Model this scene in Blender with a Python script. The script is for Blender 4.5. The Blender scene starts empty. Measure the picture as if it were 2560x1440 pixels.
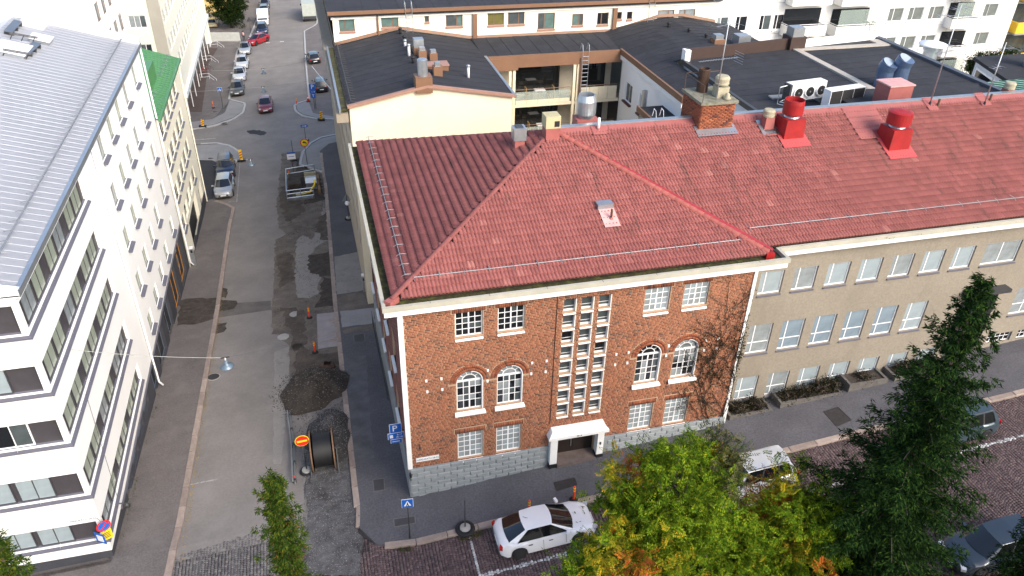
import bpy, bmesh, math, random
import numpy as np
from mathutils import Matrix, Vector, Euler
random.seed(11); rng = np.random.default_rng(11)
R_ = math.radians
sc = bpy.context.scene
col = sc.collection
# ---------------------------------------------------------------- camera
CAM = np.array([-2.377, -25.942, 28.469])
EUL = (R_(57.159), R_(-1.158), R_(-14.375))
FPX = 1962.9
cd = bpy.data.cameras.new('camera'); cam = bpy.data.objects.new('camera', cd); col.objects.link(cam)
cam.location = CAM; cam.rotation_euler = EUL
cd.sensor_width = 36; cd.lens = 36 * FPX / 2560; cd.clip_start = .5; cd.clip_end = 3000
sc.camera = cam
# ---------------------------------------------------------------- sky, sun, exposure
SUN_AZ, SUN_EL = 150, 36          # compass direction the light comes from (0 = +Y, 90 = +X)
w = bpy.data.worlds.new('World'); sc.world = w; w.use_nodes = True
nt = w.node_tree; sky = nt.nodes.new('ShaderNodeTexSky'); sky.sky_type = 'NISHITA'; sky.sun_disc = False
sky.sun_elevation = R_(SUN_EL); sky.sun_rotation = R_(SUN_AZ); sky.air_density = 1.0; sky.dust_density = 3.0; sky.ozone_density = 1.0
nt.links.new(sky.outputs[0], nt.nodes['Background'].inputs[0]); nt.nodes['Background'].inputs[1].default_value = .15
sl = bpy.data.lights.new('sun', 'SUN'); sl.energy = 1.5; sl.angle = R_(30); sl.color = (1, .93, .82)
so = bpy.data.objects.new('sun', sl); col.objects.link(so)
_d = Vector((math.sin(R_(SUN_AZ)) * math.cos(R_(SUN_EL)), math.cos(R_(SUN_AZ)) * math.cos(R_(SUN_EL)), math.sin(R_(SUN_EL))))
so.rotation_euler = _d.to_track_quat('Z', 'Y').to_euler(); so.location = (0, -60, 60)
sc.view_settings.view_transform = 'Standard'; sc.view_settings.look = 'None'; sc.view_settings.exposure = 1.1; sc.view_settings.gamma = 1
sc.cycles.max_bounces = 6; sc.cycles.diffuse_bounces = 3; sc.cycles.glossy_bounces = 3; sc.cycles.transparent_max_bounces = 6
sc.cycles.use_denoising = True
# ---------------------------------------------------------------- photo pixel (2560x1440) -> place
_RM = np.array(Euler(EUL, 'XYZ').to_matrix())
def ray(q): return _RM @ np.array([(q[0] - 1280) / FPX, -(q[1] - 720) / FPX, -1.])
def onX(q, x): d = ray(q); return CAM + d * ((x - CAM[0]) / d[0])
def onY(q, y): d = ray(q); return CAM + d * ((y - CAM[1]) / d[1])
def onZ(q, z): d = ray(q); return CAM + d * ((z - CAM[2]) / d[2])
YK = [-400, 0, 42, 60, 75, 115, 300, 900]; ZK = [0, 0, -4.7, -5.5, -6, -7.4, -12, -20]
def H(x, y):
    x = np.clip(x, -40, 60); return np.where(x > 0, .085 * x, .045 * x) + np.interp(y, YK, ZK)
def G(q, dz=0.):
    d = ray(q); t = 20.
    for k in range(120):
        P = CAM + d * t; t += (P[2] - float(H(P[0], P[1])) - dz) / -d[2] * .6
    return CAM + d * t
def onplane(q, p, n):
    d = ray(q); n = np.array(n, float); return CAM + d * ((np.dot(n, np.array(p, float) - CAM)) / np.dot(n, d))
# ---------------------------------------------------------------- materials
MATS = {}
def M(name, c, rough=.8, metal=0., var=.12, scale=2.5, bump=0., bscale=30., island=0., ramp=None, fine=.0, spec=.5, stain=None, coat=0., streak=None, emit=0.):
    """procedural surface: base colour, broad and fine mottling, optional per-piece variation, stains and relief"""
    if name in MATS: return MATS[name]
    m = bpy.data.materials.new(name); m.use_nodes = True; MATS[name] = m
    N = m.node_tree.nodes; L = m.node_tree.links; b = N['Principled BSDF']
    b.inputs['Roughness'].default_value = rough; b.inputs['Metallic'].default_value = metal; b.inputs['Specular IOR Level'].default_value = spec
    if coat: b.inputs['Coat Weight'].default_value = coat; b.inputs['Coat Roughness'].default_value = .05
    tc = N.new('ShaderNodeTexCoord'); out = None
    def mix(a, bb, f, mode='MIX'):
        n = N.new('ShaderNodeMix'); n.data_type = 'RGBA'; n.blend_type = mode
        for s, v in ((n.inputs[0], f), (n.inputs[6], a), (n.inputs[7], bb)):
            if hasattr(v, 'is_linked') or hasattr(v, 'links'): L.new(v, s)
            else: s.default_value = v if not isinstance(v, tuple) else (*v[:3], 1)
        return n.outputs[2]
    def noise(sc_, det=5, r=.6, vec=None):
        n = N.new('ShaderNodeTexNoise'); n.inputs['Scale'].default_value = sc_; n.inputs['Detail'].default_value = det; n.inputs['Roughness'].default_value = r
        L.new(vec or tc.outputs['Object'], n.inputs['Vector']); return n.outputs[0]
    def remap(v, a, bb):
        n = N.new('ShaderNodeMapRange'); n.inputs[1].default_value = a; n.inputs[2].default_value = bb; L.new(v, n.inputs[0]); return n.outputs[0]
    if ramp:
        g = N.new('ShaderNodeNewGeometry'); oi = N.new('ShaderNodeObjectInfo'); ad = N.new('ShaderNodeMath'); ad.operation = 'ADD'
        L.new(g.outputs['Random Per Island'], ad.inputs[0]); L.new(oi.outputs['Random'], ad.inputs[1])
        fr = N.new('ShaderNodeMath'); fr.operation = 'FRACT'; L.new(ad.outputs[0], fr.inputs[0])
        cr = N.new('ShaderNodeValToRGB'); L.new(fr.outputs[0], cr.inputs[0]); e = cr.color_ramp.elements
        e[0].position = ramp[0][0]; e[0].color = (*ramp[0][1], 1); e[1].position = ramp[-1][0]; e[1].color = (*ramp[-1][1], 1)
        for p_, c_ in ramp[1:-1]: k = e.new(p_); k.color = (*c_, 1)
        out = cr.outputs[0]
    base = out if out else tuple(c)
    lo = tuple(max(0, 1 - var) for _ in range(3)); hi = tuple(1 + var for _ in range(3))
    f1 = remap(noise(scale), .3, .7)
    tint = mix(lo, hi, f1)
    out = mix(base, tint, 1., 'MULTIPLY')
    if fine:
        f2 = remap(noise(scale * 25, 3), .3, .7)
        out = mix(out, mix((1 - fine,) * 3, (1 + fine,) * 3, f2), 1., 'MULTIPLY')
    if stain:
        scol, ssc, lo_, hi_ = stain[:4]
        vec = None
        if streak:
            mp = N.new('ShaderNodeMapping'); mp.inputs['Scale'].default_value = streak; L.new(tc.outputs['Object'], mp.inputs[0]); vec = mp.outputs[0]
        out = mix(out, tuple(scol), remap(noise(ssc, 6, .65, vec), lo_, hi_))
    L.new(out, b.inputs['Base Color'])
    if bump:
        bn = N.new('ShaderNodeBump'); bn.inputs['Strength'].default_value = bump; bn.inputs['Distance'].default_value = .02
        L.new(noise(bscale, 4), bn.inputs['Height']); L.new(bn.outputs[0], b.inputs['Normal'])
    if emit: b.inputs['Emission Color'].default_value = (*c, 1); b.inputs['Emission Strength'].default_value = emit
    return m
def glassy(name, alpha=.3, tint=(.75, .85, .85)):
    if name in MATS: return MATS[name]
    m = M(name, tint, .06, 0, .02); b = m.node_tree.nodes['Principled BSDF']; b.inputs['Alpha'].default_value = alpha; return m
asphalt = M('asphalt', (.2, .183, .172), .93, var=.14, scale=.35, fine=.09, bump=.12, bscale=120, stain=((.26, .24, .225), .5, .5, .9))
asphalt_l = M('asphalt_sidewalk', (.135, .12, .115), .92, var=.16, scale=.5, fine=.22, bump=.25, bscale=120, stain=((.19, .17, .16), .7, .5, .85))
asphalt_d = M('asphalt_new', (.03, .03, .036), .9, var=.15, scale=.8, fine=.2, bump=.2, bscale=140)
asphalt_f = M('asphalt_front', (.09, .088, .098), .92, var=.2, scale=.5, fine=.25, bump=.25, bscale=120, stain=((.095, .09, .1), .8, .5, .9))
patch_r = M('asphalt_torn', (.135, .115, .098), .95, var=.3, scale=.9, fine=.35, bump=.7, bscale=45, stain=((.075, .06, .05), 1.1, .5, .8))
patch_p = M('asphalt_pale_patch', (.24, .225, .21), .93, var=.1, scale=.9, fine=.15, bump=.2, bscale=100, stain=((.11, .1, .09), 1.5, .56, .8))
soil = M('soil', (.05, .04, .033), .97, var=.4, scale=2.2, fine=.4, bump=1., bscale=30, stain=((.1, .085, .07), 2.5, .55, .8))
gravelm = M('gravel_bed', (.1, .097, .1), .95, var=.35, scale=2., fine=.5, bump=1., bscale=60, stain=((.045, .042, .042), 1.2, .5, .7))
newpave = M('new_paving', (.24, .235, .235), .9, var=.1, scale=.7, fine=.15, bump=.15, bscale=90)
newkerb = M('new_kerb', (.38, .38, .38), .85, var=.1, scale=2)
granite = M('granite_kerb', (.3, .235, .2), .85, var=.16, scale=3, fine=.2, ramp=[(0, (.24, .19, .165)), (.5, (.3, .24, .205)), (1, (.36, .29, .25))], bump=.2)
white_paint = M('road_paint', (.6, .6, .58), .8, var=.2, scale=6, fine=.3)
render_white = M('white_render', (.88, .88, .86), .85, var=.03, scale=.4, fine=.02)
render_cream = M('cream_render', (.86, .83, .7), .88, var=.03, scale=.4, fine=.03)
cream_plain = M('cream_gable', (.78, .7, .52), .88, var=.07, scale=.35, fine=.04, stain=((.66, .58, .42), .6, .52, .85))
beige = M('beige_render', (.25, .22, .175), .92, var=.1, scale=.35, fine=.12, stain=((.195, .17, .135), .5, .5, .8), streak=(1, 1, .25), bump=.15, bscale=60)
beige_pier = M('beige_pier', (.235, .155, .11), .92, var=.1, scale=.5, fine=.12)
clad_dark = M('dark_cladding', (.05, .045, .052), .6, var=.12, scale=3, fine=.12)
sill_grey = M('grey_sill', (.11, .108, .135), .5, var=.06, scale=2)
frame_dark = M('dark_frame', (.045, .042, .05), .5, var=.05)
frame_white = M('white_frame', (.82, .82, .84), .5, var=.04)
frame_brown = M('brown_frame', (.16, .09, .06), .6, var=.08)
brown_sheet = M('brown_sheet_metal', (.2, .105, .06), .55, var=.1, scale=.8, fine=.05)
pinkbrown = M('pinkish_brown_sheet', (.34, .19, .14), .5, var=.08)
g_dark = M('dark_glass', (.012, .014, .017), .05, var=.2, scale=.7, spec=.8)
g_mid = M('grey_glass', (.07, .085, .09), .06, var=.35, scale=.9, spec=.8)
g_blind = M('blind_glass', (.29, .345, .37), .2, var=.15, scale=1.2, spec=.7)
g_curtain = M('curtain_glass', (.24, .27, .28), .18, var=.22, scale=2.2, spec=.7)
g_green = M('green_blind_glass', (.3, .34, .27), .2, var=.06, scale=1., spec=.7)
g_olive = M('olive_blind', (.14, .13, .045), .2, var=.2, scale=2)
g_blue = M('blue_blind', (.02, .1, .35), .2, var=.15, scale=2)
metal_grey = M('galvanised', (.42, .45, .48), .38, .75, var=.1, scale=4)
metal_blue = M('blue_grey_metal', (.1, .15, .25), .4, .35, var=.12, scale=3)
metal_lt = M('pale_metal_roof', (.57, .59, .64), .6, .0, var=.05, scale=.5, fine=.02)
metal_dk = M('dark_metal', (.06, .062, .068), .5, .3, var=.1)
green_metal = M('green_metal_roof', (.085, .24, .1), .45, .1, var=.1, scale=1.2)
copper = M('verdigris_copper', (.36, .56, .42), .6, .1, var=.1, scale=1.5)
felt = M('black_felt', (.02, .021, .027), .9, var=.25, scale=.6, fine=.3, stain=((.034, .034, .04), 1.2, .5, .8))
red_metal = M('red_sheet', (.3, .01, .012), .5, .0, var=.22, scale=2, fine=.08, stain=((.2, .03, .025), 2.5, .55, .8))
pink_metal = M('faded_red_sheet', (.33, .1, .09), .6, .0, var=.15, scale=2, fine=.06, stain=((.24, .1, .085), 2, .5, .8))
tile_m = M('clay_tile', (.3, .085, .07), .85, var=.14, scale=.8, fine=.12, ramp=[(0, (.205, .063, .058)), (.5, (.235, .074, .068)), (.985, (.255, .083, .076)), (1, (.32, .13, .115))], stain=((.06, .035, .028), 1.3, .54, .8), streak=(2.6, .45, .45), bump=.1, bscale=90)
mortar = M('mortar', (.42, .29, .19), .95, var=.12, scale=2, fine=.15)
brick_m = M('red_brick', (.3, .1, .05), .88, var=.1, scale=.5, fine=.15, ramp=[(0, (.09, .035, .025)), (.08, (.12, .042, .03)), (.13, (.2, .06, .03)), (.5, (.255, .076, .034)), (.85, (.29, .09, .04)), (1, (.33, .115, .055))], bump=.25, bscale=80)
stone_m = M('grey_plinth_stone', (.33, .36, .37), .9, var=.12, scale=1.5, fine=.15, ramp=[(0, (.23, .255, .265)), (1, (.29, .315, .325))], bump=.3, bscale=40)
white_trim = M('white_trim', (.8, .8, .78), .7, var=.05, scale=2)
gutter_m = M('gutter_beige', (.42, .4, .33), .7, var=.12, scale=1.2)
moss = M('moss_dirt', (.05, .045, .02), .95, var=.5, scale=3, fine=.4, stain=((.09, .1, .02), 3, .5, .65), bump=.6)
concrete = M('concrete', (.33, .32, .3), .9, var=.12, scale=2, fine=.12, bump=.15)
wood = M('weathered_wood', (.2, .13, .07), .85, var=.25, scale=4, fine=.2, streak=None, bump=.3)
rubber = M('rubber', (.016, .016, .018), .85, var=.2)
orange = M('orange_plastic', (.85, .06, .02), .5, var=.05)
yellow = M('yellow_plastic', (.85, .62, .02), .5, var=.05)
sign_blue = M('sign_blue', (.01, .12, .5), .4, var=.03)
sign_white = M('sign_white', (.8, .8, .8), .5, var=.02)
sign_red = M('sign_red', (.7, .02, .015), .45, var=.03)
black_m = M('black', (.012, .012, .014), .6, var=.1)
rust = M('rusty_steel', (.3, .26, .25), .6, .3, var=.12, scale=1.5, fine=.12, stain=((.3, .13, .05), 1.2, .52, .72), streak=(.4, 1.2, 1))
# ---------------------------------------------------------------- mesh builder
class MB:
    def __init__(s): s.v = []; s.f = []
    def add(s, vs, fs):
        o = len(s.v); s.v += [tuple(map(float, p)) for p in vs]; s.f += [tuple(i + o for i in f) for f in fs]; return s
    def box(s, x0, x1, y0, y1, z0, z1):
        return s.add([(x0, y0, z0), (x1, y0, z0), (x1, y1, z0), (x0, y1, z0), (x0, y0, z1), (x1, y0, z1), (x1, y1, z1), (x0, y1, z1)],
                     [(0, 3, 2, 1), (4, 5, 6, 7), (0, 1, 5, 4), (1, 2, 6, 5), (2, 3, 7, 6), (3, 0, 4, 7)])
    def obox(s, c, ux, uy, uz, a, b, h):
        """box centred on c with axes ux uy uz and half sizes a b h"""
        c, ux, uy, uz = [np.array(k, float) for k in (c, ux, uy, uz)]
        P = [c + i * a * ux + j * b * uy + k * h * uz for k in (-1, 1) for j, i in ((-1, -1), (-1, 1), (1, 1), (1, -1))]
        return s.add(P, [(0, 3, 2, 1), (4, 5, 6, 7), (0, 1, 5, 4), (1, 2, 6, 5), (2, 3, 7, 6), (3, 0, 4, 7)])
    def quad(s, *p): return s.add(p, [tuple(range(len(p)))])
    def prism(s, poly, z0, z1):
        n = len(poly); z0 = z0 if hasattr(z0, '__len__') else [z0] * n; z1 = z1 if hasattr(z1, '__len__') else [z1] * n
        return s.add([(p[0], p[1], z) for p, z in zip(poly, z0)] + [(p[0], p[1], z) for p, z in zip(poly, z1)],
                     [tuple(range(n))[::-1], tuple(range(n, 2 * n))] + [(i, (i + 1) % n, n + (i + 1) % n, n + i) for i in range(n)])
    def extr(s, prof, a, b):
        """profile [3d points] swept from offset a to offset b (vectors)"""
        n = len(prof); a = np.array(a, float); b = np.array(b, float)
        return s.add([np.array(p) + a for p in prof] + [np.array(p) + b for p in prof],
                     [tuple(range(n))[::-1], tuple(range(n, 2 * n))] + [(i, (i + 1) % n, n + (i + 1) % n, n + i) for i in range(n)])
    def tube(s, path, r, n=6, cap=True):
        path = [np.array(p, float) for p in path]; rs = r if hasattr(r, '__len__') else [r] * len(path); vs = []; fs = []
        for i, p in enumerate(path):
            d = path[min(i + 1, len(path) - 1)] - path[max(i - 1, 0)]; d /= max(1e-9, np.linalg.norm(d))
            up = np.array([0, 0, 1.]) if abs(d[2]) < .9 else np.array([1., 0, 0])
            a = np.cross(d, up); a /= np.linalg.norm(a); b = np.cross(d, a)
            vs += [p + rs[i] * (math.cos(2 * math.pi * k / n) * a + math.sin(2 * math.pi * k / n) * b) for k in range(n)]
        for i in range(len(path) - 1):
            fs += [(i * n + k, i * n + (k + 1) % n, (i + 1) * n + (k + 1) % n, (i + 1) * n + k) for k in range(n)]
        if cap: fs += [tuple(range(n))[::-1], tuple(range((len(path) - 1) * n, len(path) * n))]
        return s.add(vs, fs)
    def lathe(s, prof, c=(0, 0, 0), n=20, axis='z'):
        vs = []; fs = []; m = len(prof)
        for r, h in prof:
            for k in range(n):
                a = 2 * math.pi * k / n; u, v = r * math.cos(a), r * math.sin(a)
                p = (u, v, h) if axis == 'z' else ((h, u, v) if axis == 'x' else (u, h, v)); vs.append((p[0] + c[0], p[1] + c[1], p[2] + c[2]))
        for i in range(m - 1): fs += [(i * n + k, i * n + (k + 1) % n, (i + 1) * n + (k + 1) % n, (i + 1) * n + k) for k in range(n)]
        fs += [tuple(range(n))[::-1], tuple(range((m - 1) * n, m * n))]
        return s.add(vs, fs)
    def mesh(s, name, mat, smooth=False):
        me = bpy.data.meshes.new(name); me.from_pydata(s.v, [], s.f)
        if mat: me.materials.append(mat)
        bm = bmesh.new(); bm.from_mesh(me); bmesh.ops.recalc_face_normals(bm, faces=bm.faces); bm.to_mesh(me); bm.free()
        if smooth: me.polygons.foreach_set('use_smooth', [True] * len(me.polygons))
        me.update(); return me
    def ob(s, name, mat, parent=None, smooth=False, **k): return link(name, s.mesh(name, mat, smooth), parent, **k)
def rawmesh(name, V, Fc, mat, smooth=False):
    """big regular meshes from numpy arrays; Fc is an (n,k) index array"""
    V = np.asarray(V, np.float32).reshape(-1, 3); Fc = np.asarray(Fc, np.int32); n, k = Fc.shape
    me = bpy.data.meshes.new(name); me.vertices.add(len(V)); me.vertices.foreach_set('co', V.ravel())
    me.loops.add(n * k); me.loops.foreach_set('vertex_index', Fc.ravel()); me.polygons.add(n)
    me.polygons.foreach_set('loop_start', np.arange(0, n * k, k, dtype=np.int32)); me.polygons.foreach_set('loop_total', np.full(n, k, np.int32))
    if smooth: me.polygons.foreach_set('use_smooth', np.ones(n, bool))
    me.materials.append(mat); me.update(calc_edges=True); return me
def wmat(o):
    m = Matrix.LocRotScale(o.location, o.rotation_euler, o.scale)
    return (wmat(o.parent) @ o.matrix_parent_inverse @ m) if o.parent else m
def link(name, me, parent=None, loc=None, label=None, cat=None, group=None, kind=None, rot=None, local=False):
    """mesh data in world coordinates unless local=True (then loc is relative to the parent)"""
    o = bpy.data.objects.new(name, me); col.objects.link(o)
    l = np.array(loc if loc is not None else (0, 0, 0), float)
    if parent:
        o.parent = parent
        if not local: o.matrix_parent_inverse = wmat(parent).inverted()
    o.location = l
    if rot: o.rotation_euler = rot
    for k_, v_ in (('label', label), ('category', cat), ('group', group), ('kind', kind)):
        if v_: o[k_] = v_
    return o
def thing(name, label, cat, loc=(0, 0, 0), rot=(0, 0, 0), group=None):
    o = bpy.data.objects.new(name, None); col.objects.link(o); o.location = loc; o.rotation_euler = rot; o.empty_display_size = .2
    o['label'] = label; o['category'] = cat
    if group: o['group'] = group
    return o
def dup(root, loc, rot=None, label=None, group=None, mats=None, scale=None):
    r = root.copy(); col.objects.link(r); r.location = loc
    if rot is not None: r.rotation_euler = rot
    if scale: r.scale = scale
    if label: r['label'] = label
    if group: r['group'] = group
    def rec(a, b):
        for ch in a.children:
            c = ch.copy(); col.objects.link(c); c.parent = b; c.matrix_parent_inverse = ch.matrix_parent_inverse.copy()
            if mats and c.data and c.data.materials and c.data.materials[0] in mats: swap(c, mats)
            rec(ch, c)
    rec(root, r); return r
_sw = {}
def swap(o, mats):
    nm = mats[o.data.materials[0]]; key = (o.data.name, nm.name)
    if key not in _sw: d = o.data.copy(); d.materials[0] = nm; _sw[key] = d
    o.data = _sw[key]
def text(body, size, mat, origin, ux, uz, parent=None, name='lettering', align='CENTER', ext=.004):
    cu = bpy.data.curves.new(name, 'FONT'); cu.body = body; cu.size = size; cu.extrude = ext; cu.align_x = align; cu.align_y = 'CENTER'; cu.materials.append(mat)
    cu.resolution_u = 2
    tmp = bpy.data.objects.new(name, cu); col.objects.link(tmp)
    me = bpy.data.meshes.new_from_object(tmp.evaluated_get(bpy.context.evaluated_depsgraph_get())); bpy.data.objects.remove(tmp)
    ux = Vector(ux).normalized(); uz = Vector(uz).normalized(); n = ux.cross(uz)
    mt = Matrix((ux, uz, n)).transposed().to_4x4(); mt.translation = Vector(origin); me.transform(mt)
    return link(name, me, parent)
_mc = {}
def cached(key, fn):
    if key not in _mc: _mc[key] = fn()
    return _mc[key]
# ---------------------------------------------------------------- walls with real openings, windows with panes
class Wall:
    """a vertical wall face: origin o, direction u along the wall, outward normal n; openings get reveals"""
    def __init__(s, o, u, n): s.o = np.array(o, float); s.u = np.array(u, float); s.n = np.array(n, float); s.ops = []
    def P(s, a, z, d=0.): return s.o + s.u * a + s.n * d + np.array([0, 0, z])
    def cut(s, a0, a1, z0, z1, dep=.16): s.ops.append((a0, a1, z0, z1, dep)); return s
    def build(s, mb, A0, A1, Z0, Z1):
        us = sorted({A0, A1, *[min(max(v, A0), A1) for o in s.ops for v in o[:2]]}); zs = sorted({Z0, Z1, *[min(max(v, Z0), Z1) for o in s.ops for v in o[2:4]]})
        for a, b in zip(us, us[1:]):
            z_start = None
            for c, d in zip(zs, zs[1:]):
                m = ((a + b) / 2, (c + d) / 2)
                hole = any(o[0] < m[0] < o[1] and o[2] < m[1] < o[3] for o in s.ops)
                if not hole and z_start is None: z_start = c
                if hole and z_start is not None: mb.quad(s.P(a, z_start), s.P(b, z_start), s.P(b, c), s.P(a, c)); z_start = None
            if z_start is not None: mb.quad(s.P(a, z_start), s.P(b, z_start), s.P(b, Z1), s.P(a, Z1))
        for a0, a1, z0, z1, dp in s.ops:
            for p, q in (((a0, z0), (a1, z0)), ((a1, z0), (a1, z1)), ((a1, z1), (a0, z1)), ((a0, z1), (a0, z0))):
                mb.quad(s.P(*p), s.P(*q), s.P(*q, -dp), s.P(*p, -dp))
        return s
def window(parent, W, a0, a1, z0, z1, dep, fmat, pmat, cols=2, rows=1, fw=.06, bar=.04, name='window', thick=.06, colw=None, rowh=None, pm2=None):
    """frame mesh (shared between equal sizes) with one pane object per light"""
    w_, h_ = a1 - a0, z1 - z0
    cw = np.array(colw if colw else [1] * cols, float); cw = cw / cw.sum() * (w_ - 2 * fw); rh = np.array(rowh if rowh else [1] * rows, float); rh = rh / rh.sum() * (h_ - 2 * fw)
    cx_ = fw + np.concatenate([[0], np.cumsum(cw)]); rz = fw + np.concatenate([[0], np.cumsum(rh)])
    ang = math.atan2(W.u[1], W.u[0]); flip = 1 if np.cross(W.u, [0, 0, 1]) @ W.n > 0 else -1
    key = (round(w_, 3), round(h_, 3), tuple(np.round(cx_, 3)), tuple(np.round(rz, 3)), fmat.name, thick, fw, bar, flip)
    def fr():
        m = MB(); y0, y1 = (-thick / 2, thick / 2)
        m.box(0, w_, y0, y1, 0, fw).box(0, w_, y0, y1, h_ - fw, h_).box(0, fw, y0, y1, fw, h_ - fw).box(w_ - fw, w_, y0, y1, fw, h_ - fw)
        for i, c in enumerate(cx_[1:-1]):
            b_ = bar * (1.9 if (len(cx_) - 2) % 2 and i == (len(cx_) - 2) // 2 and len(cx_) > 3 else 1); m.box(c - b_ / 2, c + b_ / 2, y0 + .008, y1 - .008, fw, h_ - fw)
        for r in rz[1:-1]: m.box(fw, w_ - fw, y0 + .014, y1 - .014, r - bar / 2, r + bar / 2)
        return m.mesh('window_frame', fmat)
    o = link(name, cached(key, fr), parent, loc=W.P(a0, z0, -dep), rot=(0, 0, ang))
    for i in range(len(cw)):
        for j in range(len(rh)):
            pm = pmat if not callable(pmat) else pmat(i, j)
            k2 = ('pane', round(cw[i], 3), round(rh[j], 3), pm.name)
            me = cached(k2, lambda: MB().box(0, cw[i], -.006, .006, 0, rh[j]).mesh('pane', pm))
            link('pane', me, o, loc=(cx_[i], 0, rz[j]), local=True)
    return o
def root_at(name, label, cat, loc): return thing(name, label, cat, loc)
# ---------------------------------------------------------------- ground sheets that follow the slope
def sheet(name, poly, dz, mat, parent=None, kind='structure', cell=None, jag=0., thick=0., dzf=None, **k):
    pts = [np.array(p[:2], float) for p in poly]
    if jag:
        q = []
        for a, b in zip(pts, pts[1:] + pts[:1]):
            L_ = np.linalg.norm(b - a); n = max(1, int(L_ / .35)); t = np.array([b[1] - a[1], a[0] - b[0]]) / max(L_, 1e-6)
            q += [a + (b - a) * i / n + t * rng.normal(0, jag) * (1 if i else .3) for i in range(n)]
        pts = q
    bm = bmesh.new(); vs = [bm.verts.new((p[0], p[1], 0)) for p in pts]; bm.faces.new(vs)
    cuts = [((x, 0, 0), (1, 0, 0)) for x in (-40, 0, 60)] + [((0, y, 0), (0, 1, 0)) for y in YK[1:-2]]
    if cell:
        x0, y0 = np.min(pts, 0); x1, y1 = np.max(pts, 0)
        cuts += [((x, 0, 0), (1, 0, 0)) for x in np.arange(x0 + cell, x1, cell)] + [((0, y, 0), (0, 1, 0)) for y in np.arange(y0 + cell, y1, cell)]
    bmesh.ops.triangulate(bm, faces=bm.faces) if len(pts) > 4 else None
    for co, no in cuts: bmesh.ops.bisect_plane(bm, geom=bm.verts[:] + bm.edges[:] + bm.faces[:], plane_co=co, plane_no=no)
    if thick:
        r = bmesh.ops.extrude_face_region(bm, geom=bm.faces[:]); top = {v for v in r['geom'] if isinstance(v, bmesh.types.BMVert)}
        for v in bm.verts: v.co.z = float(H(v.co.x, v.co.y)) + dz - (0 if v in top else thick)
    else:
        for v in bm.verts: v.co.z = float(H(v.co.x, v.co.y)) + dz + (dzf(v.co.x, v.co.y) if dzf else 0)
    bmesh.ops.recalc_face_normals(bm, faces=bm.faces)
    me = bpy.data.meshes.new(name); bm.to_mesh(me); bm.free(); me.materials.append(mat)
    if not thick:
        for p in me.polygons:
            if p.normal.z < 0: p.flip()
    return link(name, me, parent, kind=None if parent else kind, **k)
def gp(*qs): return [G(q) for q in qs]
# ================================================================ ground, road, pavements
def terrain():
    xs = np.array([-600, -200, -90, -40, -20, 0, 20, 40, 60, 100, 250, 600.]); ys = np.array([-300, -100, -40, -12, 0, 42, 60, 75, 115, 170, 300, 600, 900.])
    X, Y = np.meshgrid(xs, ys); V = np.stack([X, Y, H(X, Y) - .16], -1).reshape(-1, 3); nx = len(xs)
    Fc = [(j * nx + i, j * nx + i + 1, (j + 1) * nx + i + 1, (j + 1) * nx + i) for j in range(len(ys) - 1) for i in range(nx - 1)]
    return rawmesh('ground', V, Fc, M('ground_earth', (.07, .065, .06), .95, var=.2, scale=.2, fine=.2))
link('ground', terrain(), kind='structure')
sheet('road', [(-24, -.8), (6, -.8), (6, 330), (-24, 330)], 0, asphalt, cell=6)
sheet('cross_street', [(-70, 56), (-24, 56), (-24, 68), (-70, 68)], .002, asphalt)
sheet('cobbled_street', [(-60, -11.6), (70, -11.6), (70, -.8), (-60, -.8)], -.03, M('cobble_joint', (.035, .03, .03), .95, var=.3, scale=3, fine=.3))
sheet('lawn', [(-80, -60), (90, -60), (90, -12), (-80, -12)], .08, M('lawn_grass', (.03, .045, .015), .95, var=.4, scale=1.5, fine=.4, bump=.6), thick=.2)
sheet('south_pavement', [(-80, -11.98), (90, -11.98), (90, -11.6), (-80, -11.6)], .1, granite, thick=.2)
# raised pavements
kl = gp((450, 1310), (540, 800), (575, 560), (585, 522), (560, 510), (533, 503), (548, 425), (575, 415), (603, 398), (600, 382), (575, 366), (540, 359), (490, 363))
sheet('pavement', [(-60, -2.6), (-11.3, -2.6), (-10.75, -1.6)] + kl + [(-40, 61.8), (-40, 44), (-13.2, 44), (-13.2, -.2), (-60, -.2)], .12, asphalt_l, thick=.3)
kr = gp((893, 1270), (838, 760), (815, 470), (808, 432), (750, 413), (757, 383), (776, 360), (803, 345), (845, 337))
sheet('pavement', [(60, -2.6), (-.9, -2.6), (-1.9, -2.3), (-2.55, -1.2)] + kr + [(3, 60.2), (3, 12), (.3, 12), (.3, .3), (16.3, .3), (16.3, 1.2), (60, 1.2)], .12, asphalt_f, thick=.3)
kf = gp((838, 299), (787, 298), (756, 291), (739, 280), (736, 263), (773, 251), (765, 160), (761, 79), (792, 63), (800, 0))
sheet('pavement', kf + [(3, 200), (3, 66.)], .12, asphalt_l, thick=.3)
kg = gp((473, 325), (536, 316), (584, 299), (608, 283), (614, 260), (573, 250), (593, 129), (600, 118), (620, 104), (648, 36), (652, 0))
sheet('pavement', kg + [(-14, 200), (-30, 200), (-30, 66)], .12, asphalt_l, thick=.3)
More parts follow.
